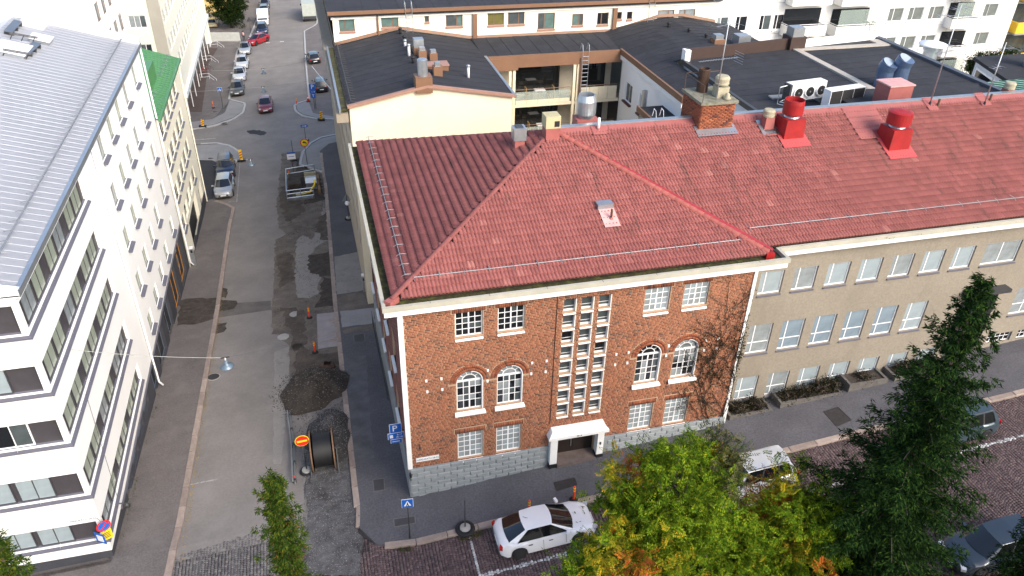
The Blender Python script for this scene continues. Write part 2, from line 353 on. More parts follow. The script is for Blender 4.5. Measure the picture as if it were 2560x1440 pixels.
# pale new paving on the bulb-outs
sheet('paving_bulb', gp((492, 366), (560, 362), (598, 382), (602, 398), (570, 418), (540, 425), (548, 410), (530, 402), (493, 402)), .126, newpave)
sheet('paving_bulb', gp((754, 414), (803, 427), (800, 380), (822, 362), (843, 357), (843, 340), (803, 349), (778, 364), (760, 385)), .126, newpave)
sheet('paving_bulb', gp((741, 264), (771, 254), (783, 285), (836, 294), (836, 298), (787, 295), (758, 288), (744, 278)), .126, newpave)
sheet('paving_bulb', gp((478, 322), (536, 313), (582, 296), (605, 281), (610, 262), (575, 253), (562, 285), (530, 300), (475, 308)), .126, newpave)
sheet('new_asphalt_patch', gp((491, 403), (530, 403), (546, 412), (540, 430), (533, 500), (512, 505)), .128, asphalt_d)
sheet('stair_court', gp((462, 282), (505, 283), (522, 160), (545, 122), (480, 122)), .128, M('court_brown', (.085, .06, .05), .95, var=.2, scale=1, fine=.2), dzf=None)
# torn-up strip of the carriageway
sheet('torn_carriageway', gp((704, 384), (752, 378), (750, 412), (806, 431), (815, 470), (838, 760), (858, 940), (725, 940), (724, 868), (704, 850), (706, 842), (677, 836), (680, 760), (686, 690), (688, 600), (715, 585), (697, 570), (692, 520), (699, 440)), .004, patch_r, jag=.07)
sheet('asphalt_tongue', gp((742, 600), (758, 588), (781, 600), (800, 560), (812, 480), (824, 600), (797, 612), (775, 640), (800, 690), (795, 735), (772, 746), (744, 745), (736, 690)), .008, patch_p, jag=.06)
sheet('asphalt_band', gp((545, 760), (677, 752), (677, 775), (540, 795)), .004, M('asphalt_band', (.115, .104, .098), .93, var=.2, scale=1, fine=.2))
sheet('pale_strip', gp((686, 880), (724, 866), (722, 960), (702, 1160), (683, 1160)), .004, patch_p, jag=.03)
sheet('dug_soil', gp((772, 637), (833, 632), (835, 690), (800, 692), (770, 672)), .012, soil, jag=.12)
sheet('dug_soil', gp((806, 690), (838, 700), (840, 765), (785, 770), (800, 745)), .012, soil, jag=.1)
sheet('dug_soil', gp((452, 755), (478, 750), (545, 748), (535, 800), (500, 812), (442, 818)), .135, soil, jag=.08)
sheet('dug_soil', gp((545, 748), (592, 752), (585, 772), (545, 778)), .008, soil, jag=.08)
sheet('dug_soil', gp((548, 718), (570, 722), (565, 745), (545, 742)), .007, soil, jag=.06)
sheet('dug_soil', gp((540, 808), (568, 806), (560, 830), (535, 836)), .006, soil, jag=.06)
# repairs on the brick side's pavement
for q, m_ in (([(836, 645), (910, 630), (920, 728), (842, 740)], patch_p), ([(842, 742), (925, 730), (932, 772), (846, 782)], patch_r), ([(850, 782), (934, 773), (938, 812), (856, 822)], newpave), ([(858, 826), (938, 814), (940, 828), (860, 838)], patch_r),
              ([(862, 900), (915, 892), (935, 1150), (888, 1160)], M('worn_pave', (.1, .1, .108), .92, var=.3, scale=1.2, fine=.2))):
    sheet('pavement_patch', gp(*q), .126, m_, jag=.03)
# road markings
def line(name, a, b, w, dz=.01, mat=white_paint):
    a = np.array(a[:2]); b = np.array(b[:2]); t = b - a; t /= np.linalg.norm(t); n = np.array([-t[1], t[0]]) * w / 2
    return sheet(name, [a - n, b - n, b + n, a + n], dz, mat, cell=2, jag=0)
faded = M('faded_paint', (.3, .29, .28), .9, var=.4, scale=5, fine=.4)
line('bay_marking', G((600, 405)), G((592, 505)), .08, mat=faded)
line('bay_marking', G((570, 505)), G((592, 503)), .08, mat=faded)
line('bay_marking', G((476, 1212)), G((545, 1198)), .1, mat=faded)
for q in ((670, 107), (705, 104)): line('lane_marking', G((q[0] - 5, q[1])), G((q[0] + 5, q[1])), .3)
line('lane_marking', G((487, 350)), G((540, 346)), .25, mat=faded)
# stone kerbs, one stone at a time
def kerb(pts, L=1.4, w=.3, h=.26, mat=granite, top=.135, side=0.):
    root = link('kerb', None, kind='structure'); pts = [np.array(p[:2], float) for p in pts]
    d = np.concatenate([[0], np.cumsum([np.linalg.norm(b - a) for a, b in zip(pts, pts[1:])])]); P = np.array(pts)
    me = cached(('kerb', L, w, h, mat.name), lambda: kerbmesh(L, w, h, mat)); s = 0
    while s + L * .6 < d[-1]:
        e = min(s + L, d[-1]); a = np.array([np.interp(s, d, P[:, k]) for k in (0, 1)]); b = np.array([np.interp(e, d, P[:, k]) for k in (0, 1)])
        za, zb = float(H(*a)) + top, float(H(*b)) + top; c = (a + b) / 2; t = b - a; l = np.linalg.norm(t)
        o = link('kerb_stone', me, root, loc=(*c, (za + zb) / 2 + random.uniform(-.008, .008)), rot=(0, -math.atan2(zb - za, l), math.atan2(t[1], t[0]) + random.uniform(-.006, .006)))
        o.scale = (l / L, 1, 1); s = e
def kerbmesh(L, w, h, mat):
    m = MB().box(-L / 2 + .008, L / 2 - .008, -w / 2, w / 2, -h, 0); me = m.mesh('kerb_stone', mat)
    bm = bmesh.new(); bm.from_mesh(me); bmesh.ops.bevel(bm, geom=[e for e in bm.edges if min(v.co.z for v in e.verts) > -.01], offset=.02, segments=1, affect='EDGES'); bm.to_mesh(me); bm.free(); return me
kerb([(-10.75, -1.6), *kl[:6]]); kerb([(60, -2.62), (-.9, -2.62), (-1.7, -2.4)]); kerb([p for p in kr[:4]] + [kr[3] + np.array([0.05, 6, 0])])
kerb([(-2.62, -1.1), (-2.5, .1)], L=.6, w=.2)
kerb([(-10.9, -2.2), (-10.75, -1.6)], L=.6)
kerb(kl[6:], .9, .28, .26, newkerb); kerb(kr[3:], .9, .28, .26, newkerb); kerb(kf[:6], .9, .28, .26, newkerb); kerb(kg[:6], .9, .28, .26, newkerb); kerb(kf[5:], 1.8, .25, .26, newkerb); kerb(kg[5:], 1.8, .25, .26, newkerb)
# ---------------------------------------------------------------- segmental-arc cobbles
def cobbles():
    W_, p_, rad = 1.5, .118, 1.5 / (2 * math.sin(R_(46))); st = []
    for c in range(-9, 27):
        xc = c * W_ + .3
        for r in range(-10, 122):
            y0 = -13.2 + r * p_; n = 12
            th = np.linspace(-R_(44), R_(44), n) + rng.normal(0, .006, n)
            st.append(np.stack([xc + rad * np.sin(th), y0 + rad * (np.cos(th) - math.cos(R_(46))), -th, np.full(n, rad * R_(88) / n)], 1))
    S = np.concatenate(st); x, y = S[:, 0], S[:, 1]
    mouth = (y < -.5 + (x + 10.4) * .13) & (x > -10.6 - .25 * np.maximum(0, -y)) & (x < -4.9)
    keep = ((y < -2.78) & (y > -11.5) & (x > -11.5) & (x < 38) & ~((x > -4.7 - .1 * y) & (x < -2.9 + .1 * y) & (y > -6))) | mouth | ((y < -2.78) & (y > -11.5) & (x > -10.2) & (x < -4.9)) | ((x > -2.9) & (x < -1.1) & (y < -1.4 - (x + 2.9) * .75) & (y > -2.8))
    S = S[keep]; n = len(S); a = S[:, 3] * .5 * rng.uniform(.82, .97, n); b = .118 * .5 * rng.uniform(.82, .96, n); h = rng.normal(.006, .006, n)
    t = S[:, 2] + rng.normal(0, .05, n); c_, s_ = np.cos(t), np.sin(t)
    V = np.zeros((n, 8, 3))
    for k, (i, j) in enumerate(((-1, -1), (1, -1), (1, 1), (-1, 1))):
        for lev in (0, 1):
            f = 1.0 if lev == 0 else .84; u = i * a * f; v = j * b * f
            V[:, k + 4 * lev, 0] = S[:, 0] + u * c_ - v * s_; V[:, k + 4 * lev, 1] = S[:, 1] + u * s_ + v * c_
            V[:, k + 4 * lev, 2] = (-.035 if lev == 0 else .0) + (h if lev else 0)
    V[:, :, 2] += H(S[:, 0], S[:, 1])[:, None]
    F0 = np.array([(4, 5, 6, 7), (0, 1, 5, 4), (1, 2, 6, 5), (2, 3, 7, 6), (3, 0, 4, 7)])
    x, y = S[:, 0], S[:, 1]; wear = rng.random(n)
    bay = lambda xx: (abs(x - xx) < .09) & (y < -2.95) & (y > -5.1)
    ln = ((abs(y + 5.1) < .09) & (x > 2.1) | bay(2.16)) & (wear < .95)
    pink = x > -4.8 + .2 * y
    reds = [(0, (.07, .045, .05)), (.5, (.105, .07, .072)), (1, (.15, .105, .1))]; gr = [(0, (.085, .08, .085)), (.6, (.125, .118, .12)), (1, (.175, .165, .16))]
    for nm, mk, mt in (('cobbles', pink & ~ln, M('cobble_red', (.1, .07, .07), .75, var=.15, scale=.7, fine=.2, ramp=reds)), ('cobbles', ~pink & ~ln, M('cobble_grey', (.13, .12, .12), .8, var=.15, scale=.7, fine=.2, ramp=gr)), ('parking_line', ln, M('worn_line', (.45, .44, .44), .8, var=.3, scale=6, fine=.3, ramp=[(0, (.3, .29, .29)), (1, (.6, .6, .6))]))):
        v = V[mk]; k = len(v); Fc = (F0[None] + np.arange(k)[:, None, None] * 8).reshape(-1, 4)
        link(nm, rawmesh(nm, v, Fc, mt), kind='stuff' if nm == 'cobbles' else 'structure', label='red granite cobbles in arcs on the sloping street' if mt.name == 'cobble_red' else ('grey granite cobbles in arcs at the side street mouth' if nm == 'cobbles' else 'worn white parking line painted on the cobbles'), cat='cobbles' if nm == 'cobbles' else 'marking')
cobbles()
# gravel strip and stones
def stones(name, pts, size, mat, label, cat, parent=None):
    """small angular stones at given points, joined"""
    pts = np.asarray(pts); n = len(pts); oc = np.array([(1, 0, 0), (-1, 0, 0), (0, 1, 0), (0, -1, 0), (0, 0, 1), (0, 0, -1)], float)
    V = pts[:, None, :] + (oc[None] * rng.uniform(.5, 1.1, (n, 6, 1)) + rng.normal(0, .2, (n, 6, 3))) * (size * rng.uniform(.5, 1.5, n))[:, None, None]
    F0 = np.array([(0, 2, 4), (2, 1, 4), (1, 3, 4), (3, 0, 4), (2, 0, 5), (1, 2, 5), (3, 1, 5), (0, 3, 5)])
    Fc = (F0[None] + np.arange(n)[:, None, None] * 6).reshape(-1, 3)
    return link(name, rawmesh(name, V.reshape(-1, 3), Fc, mat), parent, kind='stuff', label=label, cat=cat)
gpoly = gp((765, 1200), (768, 1290), (760, 1440), (900, 1440), (905, 1345), (888, 1270), (870, 1100), (800, 1100))
sheet('gravel_bed', gpoly, .012, gravelm, cell=.3, jag=.06, dzf=lambda x, y: .02 * math.sin(x * 7 + y * 3) * math.sin(y * 5) + random.uniform(0, .03))
gx = rng.uniform(-5, -2.6, 7000); gy = rng.uniform(-5, 5, 7000); ok = (gx < -2.55 + np.minimum(0, gy + 1) * .0) & (gx > -4.95 + rng.normal(0, .1, 7000))
gx, gy = gx[ok], gy[ok]
grey_st = M('gravel_stone', (.14, .14, .15), .9, var=.1, ramp=[(0, (.07, .068, .07)), (.6, (.15, .15, .16)), (1, (.28, .28, .29))])
stones('gravel', np.stack([gx, gy, H(gx, gy) + .03], 1), .022, grey_st, 'loose grey gravel in the dug strip by the kerb', 'gravel')
# ================================================================ brick corner house
BW = 15.85
bh = thing('brick_house', 'red brick corner house with arched windows, stair window grid and tiled hip roof', 'building', (BW / 2, 8, 0))
Wf = Wall((0, 0, 0), (1, 0, 0), (0, -1, 0)); Ws = Wall((0, 16.2, 0), (0, -1, 0), (-1, 0, 0))
XW = [(2.25, 3.42), (4.06, 5.22), (10.62, 11.8), (12.46, 13.66)]
CELLS = [(6.92 + .79 * i, 7.47 + .79 * i, 9.57 - .836 * j, 10.2 - .836 * j) for i in range(3) for j in range(8)]
ARC = [(a, b, 4.95, 6.55) for a, b in XW]           # straight part; semicircle above
TOPW = [(a, b, 8.98, 10.22) for a, b in XW]; GRW = [(a, b, 2.0, 3.6) for a, b in XW]
DOOR = (6.95, 9.0, .4, 2.55)
# mortar backing wall with openings
mb = MB(); DP = .2
for o in TOPW + GRW: Wf.cut(*o, DP)
for o in CELLS: Wf.cut(*o, .22)
Wf.cut(*DOOR, .5)
for a, b, z0, z1 in ARC: Wf.cut(a, b, z0, z1 + (b - a) / 2, DP)
Wf.build(mb, 0, BW, -.3, 10.9)
SW = [(3.0 + 3.0 * k, 4.2 + 3.0 * k, z0, z1) for k in range(5) for z0, z1 in ((8.98, 10.22), (5.3, 7.0), (2.0, 3.6))]
Ws2 = Wall((0, 0, 0), (0, 1, 0), (-1, 0, 0))
for o in SW: Ws2.cut(*o, .2)
Ws2.build(mb, 0, 16.2, -3, 10.9)
mb.quad((0, 16.2, -3), (BW, 16.2, -3), (BW, 16.2, 10.9), (0, 16.2, 10.9)); mb.quad((BW, 0, -.3), (BW, 16.2, -.3), (BW, 16.2, 10.9), (BW, 0, 10.9))
wall = mb.ob('wall', mortar, bh)
# spandrels of the arched openings (corner infill behind the brick)
def arch_hole(x, z, m=0.):
    for a, b, z0, z1 in ARC:
        c = (a + b) / 2; r = (b - a) / 2 + m
        if a - m < x < b + m and z0 - m < z < z1: return True
        if z >= z1 and (x - c) ** 2 + (z - z1) ** 2 < r * r: return True
    return False
mb = MB()
for a, b, z0, z1 in ARC:
    c, r = (a + b) / 2, (b - a) / 2; ts = np.linspace(0, math.pi, 17)
    for s, e in zip(ts, ts[1:]):
        p, q = (c + r * math.cos(s), z1 + r * math.sin(s)), (c + r * math.cos(e), z1 + r * math.sin(e)); zt = z1 + r
        mb.quad((p[0], 0, p[1]), (q[0], 0, q[1]), (q[0], 0, zt), (p[0], 0, zt)); mb.quad((p[0], 0, p[1]), (q[0], 0, q[1]), (q[0], DP, q[1]), (p[0], DP, p[1]))
mb.ob('arch_infill', mortar, wall)
# bricks
BL, BHt, JT = .262, .0835, .015
rects = [(a, b, z0, z1) for a, b, z0, z1 in TOPW + GRW + CELLS] + [DOOR]
flat_lintels = [(a - .12, b + .12, z1, z1 + .27) for a, b, z0, z1 in TOPW + GRW]
bricks = []  # x0,x1,z0,z1,proud
def clear(x0, x1, z0, z1):
    for a, b, c, d in rects + flat_lintels:
        if x1 > a + .004 and x0 < b - .004 and z1 > c + .004 and z0 < d - .004: return False
    for x in (x0, (x0 + x1) / 2, x1):
        for z in (z0, z1):
            if arch_hole(x, z, .0 if z < 6.5 else .3): return False
    return True
nr = int((10.75 - 1.93) / BHt)
for r in range(nr):
    z0 = 1.93 + r * BHt; z1 = z0 + BHt - JT; x = -[0, .131, .06, .19][r % 4] - rng.uniform(0, .02)
    edges = sorted([(max(a, .02), 1) for R in rects + flat_lintels for a in R[:2]])
    while x < BW:
        half = rng.random() < .3
        x1 = x + (BL / 2 if half else BL) - JT
        a, b = max(x, .14), min(x1, BW - .05)
        if b - a > .05:
            if clear(a, b, z0, z1): bricks.append((a, b, z0, z1, rng.uniform(.005, .010)))
            else:
                for q0, q1 in ((a, (a + b) / 2 - JT / 2), ((a + b) / 2 + JT / 2, b)):
                    n3 = 2
                    for i in range(n3):
                        s0 = q0 + (q1 - q0) * i / n3; s1 = q0 + (q1 - q0) * (i + 1) / n3
                        if clear(s0, s1, z0, z1): bricks.append((s0, s1, z0, z1, .007))
        x = x1 + JT
# soldier courses over the flat openings, and the cells' headers
for a, b, z0, z1 in flat_lintels:
    n = int((b - a) / .078); st = (b - a) / n
    for i in range(n): bricks.append((a + i * st + .005, a + (i + 1) * st - .005, z0 + .005, z1 - .005, rng.uniform(.014, .022)))
Bk = np.array(bricks); order = np.argsort(-Bk[:, 3]); vis = Bk[order]   # highest rows lie nearest the flying camera
F6 = np.array([(0, 1, 5, 4), (1, 2, 6, 5), (2, 3, 7, 6), (3, 0, 4, 7), (4, 5, 6, 7)])
def brickverts(B):
    n = len(B); V = np.zeros((n, 8, 3))
    for k, (i, j) in enumerate(((0, 0), (1, 0), (1, 1), (0, 1))):
        for lev in (0, 1):
            V[:, k + 4 * lev, 0] = B[:, i] + ((.003 if i == 0 else -.003) if lev else 0); V[:, k + 4 * lev, 2] = B[:, 2 + j] + ((.003 if j == 0 else -.003) if lev else 0)
            V[:, k + 4 * lev, 1] = .01 if lev == 0 else -B[:, 4]
    return V
full = [i for i in range(len(vis)) if abs(vis[i, 1] - vis[i, 0] - (BL - JT)) < 1e-6][:300]
me1 = rawmesh('brick', brickverts(np.array([[0, BL - JT, 0, BHt - JT, .008]]))[0], F6, brick_m)
for i in full: link('brick', me1, wall, loc=(vis[i, 0], rng.uniform(-.003, .003), vis[i, 2]))
rest = np.delete(vis, full, 0); k = len(rest)
link('brick_courses', rawmesh('brick_courses', brickverts(rest), (F6[None] + np.arange(k)[:, None, None] * 8).reshape(-1, 4), brick_m), wall, kind='stuff')
# radial voussoirs
V = []
for a, b, z0, z1 in ARC:
    c, r = (a + b) / 2, (b - a) / 2
    for t in np.linspace(0, math.pi, 29)[:-1] + math.pi / 56:
        for r0, r1 in ((r + .004, r + .145), (r + .155, r + .31)):
            w0, w1 = r0 * math.pi / 58, r1 * math.pi / 58; rad = np.array([math.cos(t), 0, math.sin(t)]); tan = np.array([-math.sin(t), 0, math.cos(t)]); cc = np.array([c, 0, z1])
            base = [cc + rad * r0 - tan * w0, cc + rad * r1 - tan * w1, cc + rad * r1 + tan * w1, cc + rad * r0 + tan * w0]
            V.append([p + np.array([0, .01, 0]) for p in base] + [p - np.array([0, rng.uniform(.014, .022), 0]) for p in base])
V = np.array(V); link('arch_bricks', rawmesh('arch_bricks', V, (F6[None] + np.arange(len(V))[:, None, None] * 8).reshape(-1, 4), brick_m), wall, kind='stuff')
# side wall bricks: seen edge-on, one mesh
sb = []
for r in range(int((10.75 - 1.9) / BHt)):
    z0 = 1.93 + r * BHt; y = -.13 if r % 2 else 0
    while y < 16.2:
        a, b = max(y, .14), min(y + BL - JT, 16.1)
        if b > a + .05 and not any(b > o[0] and a < o[1] and z0 + BHt > o[2] and z0 < o[3] for o in SW): sb.append((a, b, z0, z0 + BHt - JT, .013))
        y += BL
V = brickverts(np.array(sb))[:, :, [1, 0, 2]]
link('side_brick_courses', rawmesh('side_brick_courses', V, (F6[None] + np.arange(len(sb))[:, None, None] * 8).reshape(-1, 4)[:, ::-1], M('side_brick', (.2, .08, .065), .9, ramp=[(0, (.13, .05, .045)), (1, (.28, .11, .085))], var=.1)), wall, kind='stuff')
# stone plinth blocks on the sloping front
pl = MB()
for xa, xb in ((-.02, 6.62), (9.3, BW)): pl.add([(xa, -.07, -.4), (xb, -.07, -.4), (xb, -.07, 1.92), (xa, -.07, 1.92), (xa, .1, 1.92), (xb, .1, 1.92)], [(0, 1, 2, 3), (3, 2, 5, 4)])
pl.box(-.07, .0, -.03, 16.2, -3, 1.92)
plinth = pl.ob('plinth', M('plinth_joint', (.24, .26, .27), .95), bh)
kb = 0
for r in range(9):
    z0 = 1.92 - .245 * (r + 1); x = .3 if r % 2 else 0
    while x < BW - .05:
        x1 = min(x + .62, BW); gl = .085 * (x + x1) / 2 + .1
        if not (x1 > 6.62 and x < 9.3) and z0 + .2 > gl:
            me = cached(('pb', round(x1 - x, 2)), lambda: MB().add([(0, 0, 0), (x1 - x - .018, 0, 0), (x1 - x - .018, 0, .228), (0, 0, .228), (.03, -.05, .03), (x1 - x - .05, -.05, .03), (x1 - x - .05, -.05, .2), (.03, -.05, .2)], [(4, 5, 6, 7), (0, 1, 5, 4), (1, 2, 6, 5), (2, 3, 7, 6), (3, 0, 4, 7)]).mesh('plinth_stone', stone_m))
            link('plinth_stone', me, plinth, loc=(x + .009, -.071 + rng.uniform(-.01, .008), z0 + .008))
        x = x1
# corner strips (white downpipe at the corner, white strip at the beige joint)
MB().box(-.09, .12, -.07, .1, 1.95, 10.75).ob('corner_strip', white_trim, bh)
MB().box(BW - .1, BW + .06, -.06, .1, .9, 10.75).ob('joint_strip', white_trim, bh)
# cornice, box gutter and its dark lining
def ring(mb, x0, x1, y0, y1, z0, z1, t):
    mb.box(x0, x1, y0, y0 + t, z0, z1); mb.box(x0, x0 + t, y0 + t, y1, z0, z1); return mb
mb = ring(MB(), -.62, BW + 1.2, -.42, 16.4, 10.72, 10.98, .55); cor = mb.ob('cornice', white_trim, bh)
mb = MB().box(-.68, BW + 1.26, -.48, -.33, 10.985, 11.2); mb.box(-.68, -.53, -.33, 16.4, 10.985, 11.2); mb.box(BW + 1.1, BW + 1.26, -.33, .55, 10.985, 11.2)
mb.ob('gutter', gutter_m, bh)
for k in range(7): MB().box(1.2 + 2.4 * k, 1.215 + 2.4 * k, -.484, -.326, 11.2, 11.206).ob('gutter_seam', metal_dk, bh)
MB().box(-.53, BW + 1.1, -.33, .6, 10.99, 11.02).box(-.53, .6, .6, 16.3, 10.99, 11.02).ob('gutter_lining', moss, bh)
# windows with many small panes
def pick(mats, p): return lambda i, j: mats[int(rng.choice(len(mats), p=p))]
for k, (a, b, z0, z1) in enumerate(TOPW):
    pm = pick([g_dark, g_mid], [.75, .25]) if k < 2 else pick([g_curtain, g_blind], [.5, .5])
    w_ = window(bh, Wf, a, b, z0, z1, .13, frame_white, pm, 4, 4, .05, .03)
    MB().add([(a - .01, .13, z0 + .02), (b + .01, .13, z0 + .02), (b + .01, -.07, z0 - .13), (a - .01, -.07, z0 - .13), (a - .01, .13, z0 - .16), (b + .01, .13, z0 - .16), (b + .01, -.07, z0 - .17), (a - .01, -.07, z0 - .17)], [(0, 1, 2, 3), (3, 2, 6, 7), (0, 3, 7, 4), (1, 5, 6, 2), (4, 7, 6, 5)]).ob('sill', white_trim, w_)
for a, b, z0, z1 in GRW:
    w_ = window(bh, Wf, a, b, z0, z1, .13, frame_white, pick([g_curtain, g_blind], [.6, .4]), 4, 5, .05, .03, rowh=[1, 1, 1, .9, .9])
    MB().add([(a - .01, .13, z0 + .02), (b + .01, .13, z0 + .02), (b + .01, -.1, z0 - .13), (a - .01, -.1, z0 - .13), (a - .01, .13, z0 - .16), (b + .01, .13, z0 - .16), (b + .01, -.1, z0 - .17), (a - .01, -.1, z0 - .17)], [(0, 1, 2, 3), (3, 2, 6, 7), (0, 3, 7, 4), (1, 5, 6, 2), (4, 7, 6, 5)]).ob('sill', white_trim, w_)
for k, (a, b, z0, z1) in enumerate(ARC):
    w_ = window(bh, Wf, a, b, z0, z1, .13, frame_white, pick([g_dark, g_curtain, g_mid], [.5, .3, .2]), 4, 4, .05, .03, rowh=[1.1, .8, 1.1, .8])
    c, r = (a + b) / 2, (b - a) / 2; fm = MB(); ts = np.linspace(0, math.pi, 15)
    for r0, r1 in ((r - .06, r), (r * .5, r * .5 + .035)):
        for s, e in zip(ts, ts[1:]):
            q = [(c + rr * math.cos(t), z1 + rr * math.sin(t)) for rr, t in ((r0, s), (r1, s), (r1, e), (r0, e))]
            fm.add([(x, .11, z) for x, z in q] + [(x, .16, z) for x, z in q], [(0, 1, 2, 3), (4, 7, 6, 5), (0, 4, 5, 1), (2, 6, 7, 3)])
    for t in np.linspace(0, math.pi, 6)[1:-1]:
        d = np.array([math.cos(t), 0, math.sin(t)]); n_ = np.array([-math.sin(t), 0, math.cos(t)]); fm.obox(np.array([c, .135, z1]) + d * (r * .75), d, (0, 1, 0), n_, r * .24, .02, .012)
    fm.box(a, b, .105, .165, z1 - .02, z1 + .04)
    fl = fm.ob('fanlight_frame', frame_white, w_)
    ga = [0, *np.linspace(0, math.pi, 6)[1:-1], math.pi]
    pm = g_dark if k == 2 else g_curtain
    for s, e in zip(ga, ga[1:]):
        tt = np.linspace(s + .03, e - .03, 5); ri, ro = r * .5 + .035, r - .06
        q = [(c + ri * math.cos(t), .14, z1 + ri * math.sin(t)) for t in tt] + [(c + ro * math.cos(t), .14, z1 + ro * math.sin(t)) for t in tt[::-1]]
        MB().quad(*q).ob('pane', pm, w_)
    MB().quad(*[(c + r * .5 * math.cos(t), .14, z1 + r * .5 * math.sin(t)) for t in ts]).ob('pane', g_mid if k in (0, 3) else pm, w_)
    # toothed white jamb on the far side of the opening
    jm = MB().box(b - .035, b + .002, -.02, .1, z0, z1)
    for t0, t1 in zip(np.linspace(0, 1.45, 9), np.linspace(0, 1.45, 9)[1:]):
        q = [(c + rr * math.cos(t), z1 + rr * math.sin(t)) for rr, t in ((r - .035, t0), (r + .002, t0), (r + .002, t1), (r - .035, t1))]
        jm.add([(x, -.02, z) for x, z in q] + [(x, .1, z) for x, z in q], [(0, 1, 2, 3), (4, 7, 6, 5), (0, 4, 5, 1), (2, 6, 7, 3)])
    jm.ob('jamb', white_trim, w_)
    MB().add([(a - .06, .13, z0 + .02), (b + .06, .13, z0 + .02), (b + .12, -.16, z0 - .14), (a - .12, -.16, z0 - .14), (a - .06, .13, z0 - .2), (b + .06, .13, z0 - .2), (b + .12, -.16, z0 - .22), (a - .12, -.16, z0 - .22)], [(0, 1, 2, 3), (3, 2, 6, 7), (0, 3, 7, 4), (1, 5, 6, 2), (4, 7, 6, 5)]).ob('sill', white_trim, w_)
for a, b, z0, z1 in CELLS:
    w_ = window(bh, Wf, a, b, z0 + .02, z1, .19, frame_white, g_mid if rng.random() < .85 else g_dark, 1, 2, .03, .02, rowh=[1, 3], name='stair_window')
    MB().add([(a, .18, z0 + .04), (b, .18, z0 + .04), (b + .01, -.06, z0 - .1), (a - .01, -.06, z0 - .1), (a, .18, z0 - .02), (b, .18, z0 - .02), (b, -.06, z0 - .13), (a, -.06, z0 - .13)], [(0, 1, 2, 3), (3, 2, 6, 7), (0, 3, 7, 4), (1, 5, 6, 2), (4, 7, 6, 5)]).ob('sill', white_trim, w_)
    MB().box(b - .03, b + .002, -.02, .15, z0, z1).ob('jamb', white_trim, w_)
# dark vertical joint beside the stair grid
MB().box(6.6, 6.63, -.024, .0, 3.3, 10.5).ob('wall_joint', black_m, bh)
# white wall studs around the arches
for x, z in ((.95, 6.95), (1.6, 6.95), (.97, 6.35), (1.62, 6.35), (3.63, 7.05), (3.62, 6.45), (5.62, 7.1), (6.28, 7.1), (5.6, 6.5), (6.26, 6.5), (9.56, 6.9), (10.15, 6.9), (9.56, 6.3), (10.15, 6.3), (12.1, 6.95), (12.05, 6.4), (13.98, 6.95), (14.6, 6.95), (13.95, 6.38), (14.6, 6.38)):
    MB().box(x - .045, x + .045, -.05, .0, z - .06, z + .06).ob('wall_stud', white_trim, wall)
for x, z in ((5.98, 10.15), (9.9, 10.2), (3.62, 6.75), (5.6, 6.8), (6.26, 6.8), (12.1, 6.67), (9.56, 6.6), (5.9, 3.5), (14.4, 3.6)): MB().box(x - .05, x + .05, -.03, .0, z - .06, z + .06).ob('vent_brick', M('vent_grey', (.16, .14, .12), .9), wall)
# portal
gd = .66
portal = link('portal', None, bh); MB().box(6.62, 6.97, -.32, .1, .95, 2.62).ob('pier', white_trim, portal); MB().box(8.98, 9.3, -.32, .1, 1.1, 2.62).ob('pier', white_trim, portal)
MB().add([(6.48, -.5, 2.64), (9.45, -.5, 2.64), (9.45, 0, 2.64), (6.48, 0, 2.64), (6.48, -.5, 2.8), (9.45, -.5, 2.8), (9.25, 0, 3.08), (6.68, 0, 3.08), (9.25, -.3, 3.0), (6.68, -.3, 3.0)], [(0, 3, 2, 1), (0, 1, 5, 4), (4, 5, 8, 9), (9, 8, 6, 7), (1, 2, 6, 8, 5), (3, 0, 4, 9, 7)]).ob('canopy', white_trim, portal)
MB().box(6.6, 6.985, -.34, .1, -.2, .95).box(8.965, 9.32, -.34, .1, -.2, 1.1).ob('portal_base', black_m, portal)
door = MB().box(6.97, 7.96, .38, .44, .5, 2.55).box(7.98, 8.98, .38, .44, .5, 2.55).ob('door', M('dark_door', (.02, .014, .012), .5, var=.2, scale=4), bh)
MB().box(7.86, 7.89, .33, .37, 1.3, 1.75).ob('handle', metal_grey, door); MB().box(8.5, 8.58, .36, .378, 2.1, 2.22).ob('notice', sign_white, door)
MB().box(6.99, 8.96, -.42, .5, .2, .93).ob('door_step', M('step_stone', (.13, .1, .09), .9, var=.2, scale=3), bh)
text('28 A', .14, black_m, (7.95, -.506, 2.72), (1, 0, 0), (0, 0, 1), portal, 'house_number')
MB().box(9.1, 9.16, -.36, -.32, 1.75, 1.9).ob('door_phone', black_m, portal)
# lamp bracket, street plate and cable clutter by the corner
MB().lathe([(.02, 0), (.05, .05), (.05, .16), (.03, .2)], (.49, -.2, 3.2)).tube([(.49, 0, 3.35), (.49, -.2, 3.35)], .02).ob('wall_lamp', metal_dk, bh, smooth=True)
pltm = MB().box(.3, 1.36, -.045, -.02, 2.3, 2.54).ob('street_plate', sign_white, bh)
text('HARJUKATU 28-32', .125, M('plate_ink', (.05, .06, .07), .6), (.83, -.047, 2.42), (1, 0, 0), (0, 0, 1), pltm)
# street side: white window casings seen edge-on
for a, b, z0, z1 in SW:
    w_ = window(bh, Ws2, a, b, z0, z1, .13, frame_white, g_curtain, 2, 2, .06, .04)
    MB().box(-.14, .12, a - .03, b + .03, z0 - .1, z0).ob('sill', white_trim, w_)
